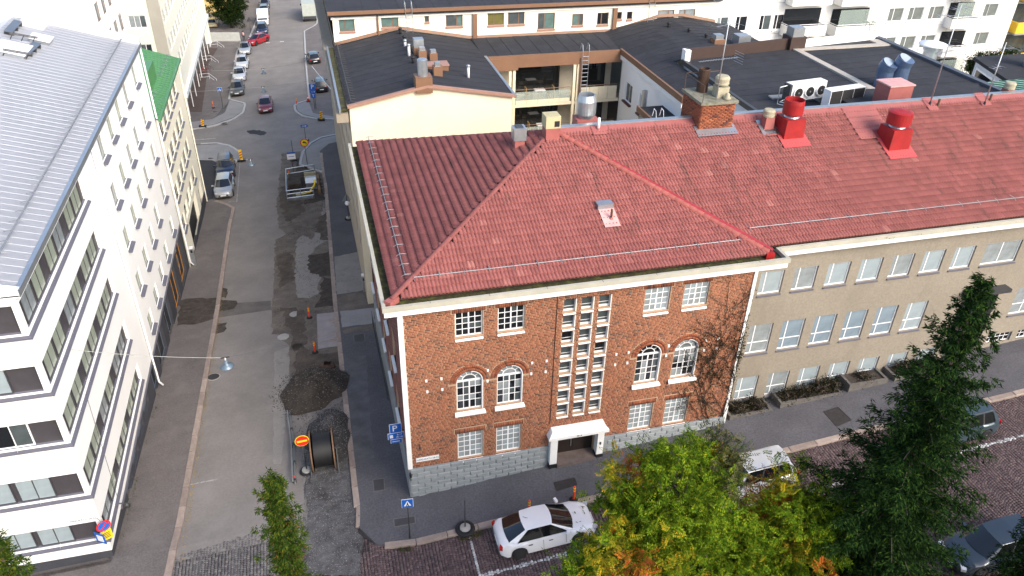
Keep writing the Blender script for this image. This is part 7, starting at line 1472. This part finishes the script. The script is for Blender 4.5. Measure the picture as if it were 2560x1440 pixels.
boxvent((1058, 215), .5, 0, .65, 'grey round cowl on large brown base at the gable', brown_sheet, metal_grey, .62, .95, True); boxvent((1047, 135), .36, 0, .5, 'grey square cowl on brown base near the ridge', brown_sheet, metal_grey, .9, .55)
boxvent((1056, 146), .26, 0, .55, 'small brown box vent beside the square cowl', brown_sheet, metal_grey, .7, .2); boxvent((1083, 150), .26, 0, .5, 'small brown box vent with round tag', brown_sheet, metal_grey, .7, .2); boxvent((1094, 188), .28, 0, .6, 'brown box vent in front of the pale hatch', brown_sheet, metal_grey, .6, .25)
c = fq((1092, 170)); r = thing('felt_hatch', 'pale brown roof hatch on the gabled felt roof', 'hatch', c); MB().box(c[0] - .7, c[0] + .7, c[1] - .45, c[1] + .45, c[2] - .2, c[2] + .25).ob('kerb', brown_sheet, r); MB().box(c[0] - .75, c[0] + .75, c[1] - .5, c[1] + .5, c[2] + .25, c[2] + .32).ob('lid', pinkbrown, r)
for q, lb, m_, h in (((1023, 140), 'white vent pipe on the gabled felt roof', frame_white, .75), ((1171, 195), 'white vent pipe alone on the east felt slope', frame_white, .8), ((1013, 115), 'short mushroom vent pipe near the ridge', frame_white, .4), ((1033, 158), 'black vent pipe near the ridge', black_m, .4), ((1001, 85), 'black vent pipe by the upper wall', black_m, .4), ((1011, 103), 'black vent pipe beside the mushroom vent', black_m, .35)):
    c = fq(q); r = thing('vent_pipe', lb, 'vent pipe', c, group='thin vent pipes'); MB().lathe([(.09, -.1), (.09, h), (.05, h + .03)], c, 10).ob('pipe', m_, r, smooth=True); MB().lathe([(.13, h - .08), (.13, h + .02), (.04, h + .08)], c, 10).ob('cap', m_ if m_ is black_m else metal_grey, r, smooth=True)
for k, (x, y) in enumerate(((24.8, 30.5), (25.6, 28.6), (26.2, 27.0))): c = np.array([x, y, 12.85]); r = thing('vent_pipe', ['black vent pipe on the vaulted roof by the cream wall', 'black vent pipe on the vaulted roof between two others', 'black vent pipe on the vaulted roof beside the brown box vent'][k], 'vent pipe', c, group='row of vent pipes on the vaulted roof'); MB().lathe([(.1, -.2), (.1, .35), (.05, .42)], c, 10).ob('pipe', black_m, r, smooth=True); MB().lathe([(.14, .25), (.14, .36), (.04, .42)], c, 10).ob('cap', black_m, r, smooth=True)
boxvent((26.4, 25.6, 12.75), .4, 0, .5, 'brown box vent with grey cap on the vaulted roof', brown_sheet, metal_grey, .75, .3); boxvent((28.2, 25.4, 12.6), .45, 0, .3, 'grey square vent by the white parapet', metal_grey, metal_grey, 1.05, .6)
boxvent((31.5, 23.9, FZ + .2), .6, 0, .7, 'grey cowl on dark base at the rear parapet', M('dark_brown_sheet', (.05, .028, .022), .6), metal_grey, .75, .6)
c = np.array([41.3, 21.5, 9.5]); r = thing('mushroom_cowl', 'white mushroom cowl rising behind the flat roof edge', 'vent', c); MB().lathe([(.5, 0), (.5, 3.3), (.62, 3.35), (.62, 3.6)], c, 20).ob('shaft', metal_grey, r, smooth=False); MB().lathe([(.62, 3.6), (1.0, 3.7), (.95, 3.78), (.1, 4.0)], c, 22).ob('hat', frame_white, r, smooth=True)
c = np.array([19.4, 21.6, 5]); r = thing('steel_flue', 'tall galvanised flue in the courtyard', 'flue', c); MB().lathe([(.2, 0), (.2, 6.2), (.16, 6.2), (.16, 6.0)], c, 14).ob('flue', metal_grey, r, smooth=False)
for z in (2, 4): MB().lathe([(.215, z), (.215, z + .06)], c, 14).ob('flue_joint', metal_lt, r)
# roof ladders with hooped tops
def ladder(x, y, z0, z1, label, m, w_=.24, lean=(0, .9)):
    r = thing('roof_ladder', label, 'ladder', (x, y, z0), group='roof ladders')
    for s in (-1, 1): MB().tube([(x + s * w_, y, z0), (x + s * w_, y, z1), (x + s * w_, y + .15, z1 + .45), (x + s * w_, y + .45, z1 + .5), (x + s * w_, y + .6, z1)], .02, 6).ob('stile', m, r)
    for k in range(int((z1 - z0) / .3)): MB().tube([(x - w_, y, z0 + .15 + .3 * k), (x + w_, y, z0 + .15 + .3 * k)], .018, 4).ob('rung', m, r)
ladder(17.35, CY - .32, 5, 12.1, 'hooped steel ladder up the courtyard fascia', metal_grey); q = onY((1022, 30), UY - .5); ladder(q[0], UY - .5, 12.8, 14.5, 'steel ladder against the cream upper wall', metal_grey); q = onY((1630, 20), UY - .5); ladder(q[0], UY - .5, 12.8, 14.5, 'steel ladder by the vaulted roof', metal_grey); ladder(38.6, 24.9, 12.3, 13.5, 'hooped black ladder top at the flat roof corner', metal_dk); q = onY((1652, 280), 15.5); ladder(q[0], 15.5, 8, 11.6, 'white hooped ladder top in the light well', frame_white)
# balcony life: tables, chairs and plants in the loggia
def tablechair(x, lv, k):
    r = thing('balcony_table', ['small white table on the upper loggia', 'small white table on the lower loggia'][k], 'table', (x, CY + .9, lv), group='loggia tables'); MB().box(x - .4, x + .4, CY + .6, CY + 1.2, lv + .7, lv + .74).ob('table_top', sign_white, r)
    for i, j in ((-.35, .65), (.35, .65), (-.35, 1.15), (.35, 1.15)): MB().tube([(x + i, CY + j, lv), (x + i, CY + j, lv + .7)], .025, 5).ob('leg', sign_white, r)
    for s in (-1, 1):
        c = thing('wicker_chair', 'wicker chair %s the white loggia table on the %s floor' % (('west of', 'east of')[s > 0], ('upper', 'lower')[k]), 'chair', (x + s * .85, CY + .95, lv), group='loggia chairs'); wm_ = M('wicker', (.3, .2, .08), .8, var=.2, scale=20); xx = x + s * .85
        MB().box(xx - .25, xx + .25, CY + .7, CY + 1.2, lv + .42, lv + .47).ob('seat', wm_, c); MB().box(xx + s * .22 - .03, xx + s * .22 + .03, CY + .7, CY + 1.2, lv + .47, lv + .95).ob('backrest', wm_, c)
        for i in (-.22, .22):
            for j in (.73, 1.17): MB().tube([(xx + i, CY + j, lv), (xx + i, CY + j, lv + .42)], .02, 4).ob('leg', wm_, c)
tablechair(14.3, LEV[0], 0); tablechair(14.6, LEV[1], 1)
# ================================================================ trees and creepers
def leafmesh(name, P, D, U, L, W_, mat):
    """one folded leaf (2 quads) per point: direction D, side U"""
    n = len(P); N = np.cross(D, U); V = np.zeros((n, 6, 3)); L = np.broadcast_to(L, n)[:, None]; W_ = np.broadcast_to(W_, n)[:, None]
    V[:, 0] = P; V[:, 1] = P + D * L * .5 + U * W_ - N * W_ * .3; V[:, 2] = P + D * L; V[:, 3] = P + D * L * .5 - U * W_ - N * W_ * .3; V[:, 4] = P + D * L * .5; V[:, 5] = P
    Fc = np.array([(0, 1, 2, 4), (0, 4, 2, 3)]); return rawmesh(name, V.reshape(-1, 3), (Fc[None] + np.arange(n)[:, None, None] * 6).reshape(-1, 4), mat)
def unit(v): return v / np.maximum(1e-9, np.linalg.norm(v, axis=-1, keepdims=True))
def leafmat(name, ramp, sub=.25):
    m = M(name, (.1, .1, .05), .6, var=.25, scale=.9, ramp=ramp, fine=.1); b = m.node_tree.nodes['Principled BSDF']; b.inputs['Specular IOR Level'].default_value = .06; b.inputs['Roughness'].default_value = .95; return m
bark = M('bark', (.09, .07, .055), .95, var=.3, scale=6, bump=.6)
def spruce(x, y, h, rad, label, seed, mat, low=.0, dens=1., narrow=1., lean=0., ztop=None, jit=.25, ns=1., nk=4, bs=1.):
    rg = np.random.default_rng(seed); z0 = hz(x, y); r = thing('spruce_tree', label, 'tree', (x, y, z0), group='spruces along the park edge')
    MB().tube([(x, y, z0 - .2), (x + lean * .4, y, z0 + h * .5), (x + lean, y, z0 + h * .97)], [.26 * h / 18, .15 * h / 18, .015], 8).ob('trunk', bark, r, smooth=True)
    P, D, Lh, br = [], [], [], MB(); zz = h * low
    while zz < h * .985:
        f = zz / h; rr = rad * (1 - f) ** (.98 if h > 17 else .85) * narrow + .1; nb = int(6 * dens) + rg.integers(0, 3); a0 = rg.uniform(0, 6.28)
        for b in range(nb):
            a = a0 + 2 * math.pi * b / nb + rg.normal(0, .25); L = rr * rg.uniform(1 - jit - .15, 1 + jit * .6)
            if rg.random() < .1: L *= 1.25
            bx, by = x + lean * f, y; droop = -.25 - .35 * (1 - f) if f < .8 else .5 * (f - .75)
            m = max(3, int(L / .2)); ts = np.linspace(0.05, 1, m)
            for t in ts:
                px = bx + math.cos(a) * L * t; py = by + math.sin(a) * L * t; pz = z0 + zz + L * (droop * t + .32 * t * t)
                tw = (.34 + .5 * (1 - t)) * min(1, L * .8) * (1 - .3 * f); k = 3 if t < .97 else 2
                for s in (-1, 1, 0):
                    aa = a + s * rg.uniform(.6, 1.1) + rg.normal(0, .15); ll = tw * rg.uniform(.7, 1.2); nn = max(2, int(ll / (.085 * ns)))
                    for q in range(nn):
                        u = (q + .5) / nn; c = np.array([px + math.cos(aa) * ll * u, py + math.sin(aa) * ll * u, pz - .3 * ll * u + rg.normal(0, .03)])
                        P.append(c + rg.normal(0, .012, 3)); D.append((math.cos(aa), math.sin(aa), -.25 - .45 * rg.random())); Lh.append(.15)
            if L > .9: br.tube([(bx, by, z0 + zz), (bx + math.cos(a) * L * .6, by + math.sin(a) * L * .6, z0 + zz + L * (droop * .6 + .11))], [.03, .01], 4)
        zz += (.30 + .16 * (1 - f)) * (h / 18) ** .3 * bs
    P = np.array(P); D = np.array(D); n = len(P)
    # needle sprays: four thin blades per node
    Ps, Ds, Us = [], [], []
    for k in range(nk):
        d = unit(D + rg.normal(0, .55, (n, 3))); u = unit(np.cross(d, rg.normal(0, 1, (n, 3)))); Ps.append(P + rg.normal(0, .025, (n, 3))); Ds.append(d); Us.append(u)
    Ps, Ds, Us = map(np.concatenate, (Ps, Ds, Us)); link('crown', leafmesh('crown', Ps, Ds, Us, rg.uniform(.11, .2, len(Ps)) * ns, .018 * ns, mat), r, kind='stuff')
    if br.v: br.ob('branches', bark, r, kind='stuff')
    return r
nd = leafmat('spruce_needles', [(0, (.006, .018, .006)), (.5, (.012, .032, .008)), (.85, (.024, .055, .01)), (1, (.05, .09, .014))])
nd2 = leafmat('spruce_needles_yellow', [(0, (.012, .03, .006)), (.45, (.028, .058, .008)), (.8, (.06, .095, .01)), (.94, (.11, .12, .014)), (1, (.13, .05, .02))])
big = spruce(13.2, -13, 17.4, 4.1, 'tall dark green spruce in front of the beige wing', 1, nd, .1, 1.3, jit=.36, ns=.9, nk=6)
spruce(-4.2, -13, 16.2, 2.4, 'slim yellow-green spruce standing before the side street mouth', 2, nd2, .45, 1.3, .68, ns=.6, nk=8, bs=.9, jit=.42)
spruce(19.7, -13.7, 9.6, 1.5, 'low dark spruce beside the blue-grey parked car', 3, nd, .02, 1.1)
spruce(-9.75, -13, 16.0, 2.6, 'olive spruce in front of the white block corner', 4, nd2, .45, 1.1, .75, ns=.65, nk=6, jit=.4)
for k, (x, y, s_) in enumerate(((4.5, -19.5, .8), (11, -19.2, .75), (17.5, -20.6, .78), (24.5, -22.2, .8), (31, -23.6, .8), (38, -24.8, .8))):  # spruces outside the view, added only to shade the street
    dup(big, (x, y, hz(x, y)), (0, 0, 1.3 * k), 'unseen spruce added to shade the cobbled street', 'unseen spruces added for shade', scale=(s_, s_, s_))
def broadleaf(x, y, zc, R3, label, seed, ramps, nclump, per, leafL, name='rowan_tree', group='rowans along the park edge', trunk=True, mat=None, pinnate=True, cat='tree'):
    rg = np.random.default_rng(seed); z0 = hz(x, y); r = thing(name, label, cat, (x, y, z0), group=group)
    if trunk:
        MB().tube([(x, y, z0 - .2), (x + .1, y + .1, z0 + (zc - z0) * .5), (x, y, zc)], [.2, .15, .07], 8).ob('trunk', bark, r, smooth=True)
    # clump centres through the crown, denser towards the surface, uneven outline
    d = unit(rg.normal(0, 1, (nclump, 3))); lump = 1 + .22 * np.sin(d[:, 0] * 5 + seed) * np.cos(d[:, 1] * 4 + 1) + .14 * np.sin(9 * d[:, 2] + 3 * d[:, 0]) + rg.normal(0, .07, nclump); rad = rg.uniform(.25, 1, nclump) ** .45
    C = np.array([x, y, zc]) + d * np.array(R3) * (rad * lump)[:, None]
    vv = np.sin(C[:, 0] * 2.3 + seed) + np.sin(C[:, 2] * 2.9 + 2 * seed) + np.sin(C[:, 1] * 2.1) + .5 * d[:, 2] + .35 * rad; C = C[np.argsort(vv)]
    br = MB()
    for c in C[:: max(1, nclump // 60)]: m = np.array([x, y, zc - R3[2] * .5]); br.tube([m, (m + c) / 2 + rg.normal(0, .15, 3), c], [.06, .035, .012], 4)
    br.ob('branches', bark, r, kind='stuff')
    for ramp, frac_lo, frac_hi, nm in ramps:
        sel = C[(np.arange(nclump) / nclump >= frac_lo) & (np.arange(nclump) / nclump < frac_hi)]
        P, D, U = [], [], []
        for c in sel:
            for t in range(per):
                ax = unit(rg.normal(0, 1, 3) + np.array([0, 0, .1])) * 1.0; ax[2] = ax[2] * .6 - .12; ax = unit(ax); st = c + rg.normal(0, .14, 3); sd = unit(np.cross(ax, rg.normal(0, 1, 3))); ln = rg.uniform(.22, .36)
                if pinnate:
                    for q in range(6):
                        for s in (-1, 1): P.append(st + ax * ln * (q + .5) / 6); D.append(ax * .45 + sd * s + np.array([0, 0, -.15])); U.append(np.cross(sd, ax) * .3 + ax)
                    P.append(st + ax * ln); D.append(ax); U.append(sd)
                else: P.append(st); D.append(ax); U.append(sd)
        P = np.array(P); D = unit(np.array(D)); U = np.array(U); U = unit(U - D * np.sum(U * D, 1, keepdims=True)); n = len(P)
        link(nm, leafmesh(nm, P, D, U, leafL * rg.uniform(.75, 1.25, n), leafL * .2, ramp), r, kind='stuff')
    return r
lg = leafmat('rowan_green', [(0, (.025, .06, .004)), (.4, (.07, .13, .007)), (.8, (.125, .185, .01)), (1, (.2, .22, .012))]); ly = leafmat('rowan_yellow', [(0, (.1, .135, .008)), (.6, (.2, .19, .012)), (1, (.34, .2, .015))]); lo_ = leafmat('rowan_orange', [(0, (.22, .12, .012)), (.5, (.34, .11, .018)), (.85, (.38, .06, .02)), (1, (.42, .24, .02))]); ldull = leafmat('rowan_dull', [(0, (.035, .045, .018)), (.6, (.07, .075, .03)), (1, (.13, .11, .06))])
broadleaf(6.25, -12, 11.2, (1.75, 1.5, 1.85), 'green rowan with yellow sprays in front of the white saloon', 21, [(lg, 0, .88, 'crown'), (ly, .88, .98, 'yellow_sprays'), (lo_, .98, 1, 'orange_sprays')], 460, 8, .095)
broadleaf(10.5, -12, 8.7, (1.75, 1.5, 1.9), 'rowan with orange leaf tufts beside the tall spruce', 22, [(lg, 0, .72, 'crown'), (ly, .72, .9, 'yellow_sprays'), (lo_, .9, 1, 'orange_sprays')], 480, 8, .095)
broadleaf(4.6, -12.9, 9.3, (1.75, 1.4, 1.9), 'rowan with golden leaf tips standing before the other rowans', 23, [(lg, 0, .68, 'crown'), (ly, .68, .93, 'yellow_sprays'), (lo_, .93, 1, 'orange_sprays')], 440, 8, .095)
broadleaf(7.9, -12.4, 8.7, (1.7, 1.4, 1.6), 'dark green rowan between the golden and the orange ones', 25, [(lg, 0, .9, 'crown'), (ly, .9, 1, 'yellow_sprays')], 360, 8, .095)
broadleaf(7.75, -11.7, 11.9, (.85, .85, 1.15), 'dull olive rowan top behind the green rowan', 24, [(ldull, 0, .75, 'crown'), (lg, .75, 1, 'green_sprays')], 130, 6, .085)
# dark tree at the far fence, hedges by the penthouse
p = G((575, 78)); lt = leafmat('lime_dark', [(0, (.006, .014, .004)), (.6, (.013, .027, .006)), (1, (.03, .05, .01))])
broadleaf(p[0] + .2, p[1] + 2, hz(p[0], p[1]) + 4.3, (2.9, 2.5, 4.0), 'dark round tree behind the white fence', 31, [(lt, 0, 1, 'crown')], 900, 22, .3, 'street_tree', None, pinnate=False)
for k, (px, top, w_) in enumerate(((2432, 148, .9), (2455, 152, .9), (2478, 142, .9), (2505, 128, 1.1))):
    b = onZ((px, 195), 4.5); rg_ = 40 + k; t_ = onY((px, top), b[1]); hh = max(2.5, t_[2] - 4.5)
    r = broadleaf(b[0], b[1], 4.5 + hh / 2, (w_, w_, hh / 2), ['dark thuja by the panel block, first of a row', 'dark thuja second in the row by the panel block', 'dark thuja third in the row beside the penthouse', 'dark thuja behind the penthouse roof'][k], rg_, [(lt, 0, 1, 'crown')], 220, 16, .2, 'thuja', 'thujas by the panel block', trunk=False, pinnate=False)
# bare creeper on the brick house and shrubs in the planters
cr = thing('wall_creeper', 'dark leafless creeper climbing the brick house by the beige wing', 'creeper', (15.2, -.05, 1.3)); stm = MB(); rg = np.random.default_rng(77); P = []
def climb(x, z, ang, L, dep):
    p = np.array([x, -.04, z]); pts = [p.copy()]
    for k in range(int(L / .18)):
        ang += rg.normal(0, .22); ang = ang * .93 + .07 * (math.pi / 2 + .1); p = p + np.array([math.cos(ang), 0, math.sin(ang)]) * .18; p[0] = min(p[0], 15.9); p[1] = -.035 - .05 * rg.random()
        if p[2] > 10.4 or p[0] < 12.9: break
        pts.append(p.copy()); P.append(p.copy())
        if dep < 3 and rg.random() < .2: climb(p[0], p[2], ang + rg.choice([-1, 1]) * rg.uniform(.5, 1.0), L * .5, dep + 1)
    if len(pts) > 1: stm.tube(pts, max(.007, .02 - .005 * dep), 4, False)
for k in range(3): climb(15.4 + .16 * k, 1.3, math.pi / 2 + rg.normal(.0, .25), rg.uniform(5, 8.5), 0)
stm.ob('stems', M('creeper_stem', (.022, .017, .012), .95), cr); P = np.array(P); P = P[np.exp(-((P[:, 2] - 5.6) / 2.6) ** 2) > rg.random(len(P)) * .9]; P = P[::2]; P = np.repeat(P, 7, 0) + rg.normal(0, .1, (len(P) * 7, 3)) * np.array([1, .25, 1]); P[:, 1] = np.minimum(P[:, 1], -.03); D = unit(rg.normal(0, 1, P.shape) + np.array([0, -.4, -.3])); U = unit(np.cross(D, rg.normal(0, 1, P.shape)))
link('withered_leaves', leafmesh('withered_leaves', P, D, U, rg.uniform(.05, .11, len(P)), .022, leafmat('creeper_leaf', [(0, (.015, .013, .008)), (.7, (.04, .03, .018)), (1, (.07, .06, .02))])), cr, kind='stuff')
shm = leafmat('shrub_leaf', [(0, (.006, .008, .004)), (.7, (.016, .016, .007)), (1, (.04, .034, .012))])
for k, (x, sx, h) in enumerate(((16.9, .5, .6), (17.9, .5, .5), (19.6, .5, .8), (20.6, .6, .9), (21.6, .5, .9), (22.3, .4, .7), (24.0, .6, .7), (26.5, .6, .8), (27.6, .5, .6))):
    broadleaf(x, .52, hz(x, .5) + .2 + h * .3, (sx, .42, h * .32 + .05), ['scrubby dark shrub in the planter beside the brick house', 'low dark shrub in the corner planter', 'dark shrub under the third beige window', 'tall dark shrub in the middle planter', 'spreading dark shrub under the fourth beige window', 'small shrub at the planter end', 'shrub in the raised planter', 'shrub behind the tall spruce', 'small shrub in the last planter'][k], 60 + k, [(shm, 0, 1, 'crown')], 60, 16, .1, 'shrub', 'shrubs in the beige wing planters', trunk=False, pinnate=False, cat='shrub')
# weeds in the gutter and kerb cracks
wd = leafmat('weed', [(0, (.03, .045, .01)), (.6, (.07, .08, .015)), (1, (.12, .1, .02))])
def weeds(pts, label, n, spread, L):
    pts = np.asarray(pts, float); P = np.repeat(pts, n, 0) + rg.normal(0, 1, (len(pts) * n, 3)) * np.array(spread); D = unit(rg.normal(0, .6, P.shape) + np.array([0, 0, 1])); U = unit(np.cross(D, rg.normal(0, 1, P.shape))); link('weeds', leafmesh('weeds', P, D, U, rg.uniform(.6, 1.4, len(P)) * L, L * .12, wd), kind='stuff', label=label, cat='weeds')
weeds([(-.3, -.15, 11.03), (-.42, -.2, 11.03), (-.2, -.2, 11.03)] + [(x, -.2 + rng.normal(0, .05), 11.03) for x in rng.uniform(0, 16.6, 60)], 'moss and weeds in the brick house gutter', 14, (.1, .06, .01), .09)
weeds([(x, .75 + rng.normal(0, .1), 11.05) for x in rng.uniform(17.3, 40, 150)], 'moss and weeds in the beige wing gutter', 10, (.12, .1, .01), .08)
weeds([G(q) for q in ((1010, 1375), (1020, 1377), (955, 1350), (1200, 1335), (1455, 1268), (1165, 1348), (1185, 1342), (1445, 1270), (960, 1352))], 'grass tufts in the kerb cracks of the cobbled street', 40, (.14, .05, .01), .12)
weeds([G((q, y), .12) for q, y in zip(np.linspace(395, 395, 1), [990])] + [(FX + .1, y, hz(FX, y, .12)) for y in rng.uniform(1, 12, 25)], 'weeds along the foot of the white block', 10, (.05, .2, .01), .08)

# yellow leaf litter along the west kerb
n_ = 420; yy = rng.uniform(-1, 26, n_); P = np.stack([-10.32 + np.abs(rng.normal(0, .12, n_)), yy, H(-10.3, yy) + .012], 1); D = unit(rng.normal(0, 1, P.shape) * np.array([1, 1, .1])); U = unit(np.cross(D, np.array([0, 0, 1.]) + rng.normal(0, .2, P.shape)))
link('leaf_litter', leafmesh('leaf_litter', P, D, U, rng.uniform(.04, .09, n_), .025, leafmat('litter_leaf', [(0, (.2, .13, .03)), (1, (.38, .27, .06))])), kind='stuff', label='yellow leaf litter along the west kerb', cat='leaves')
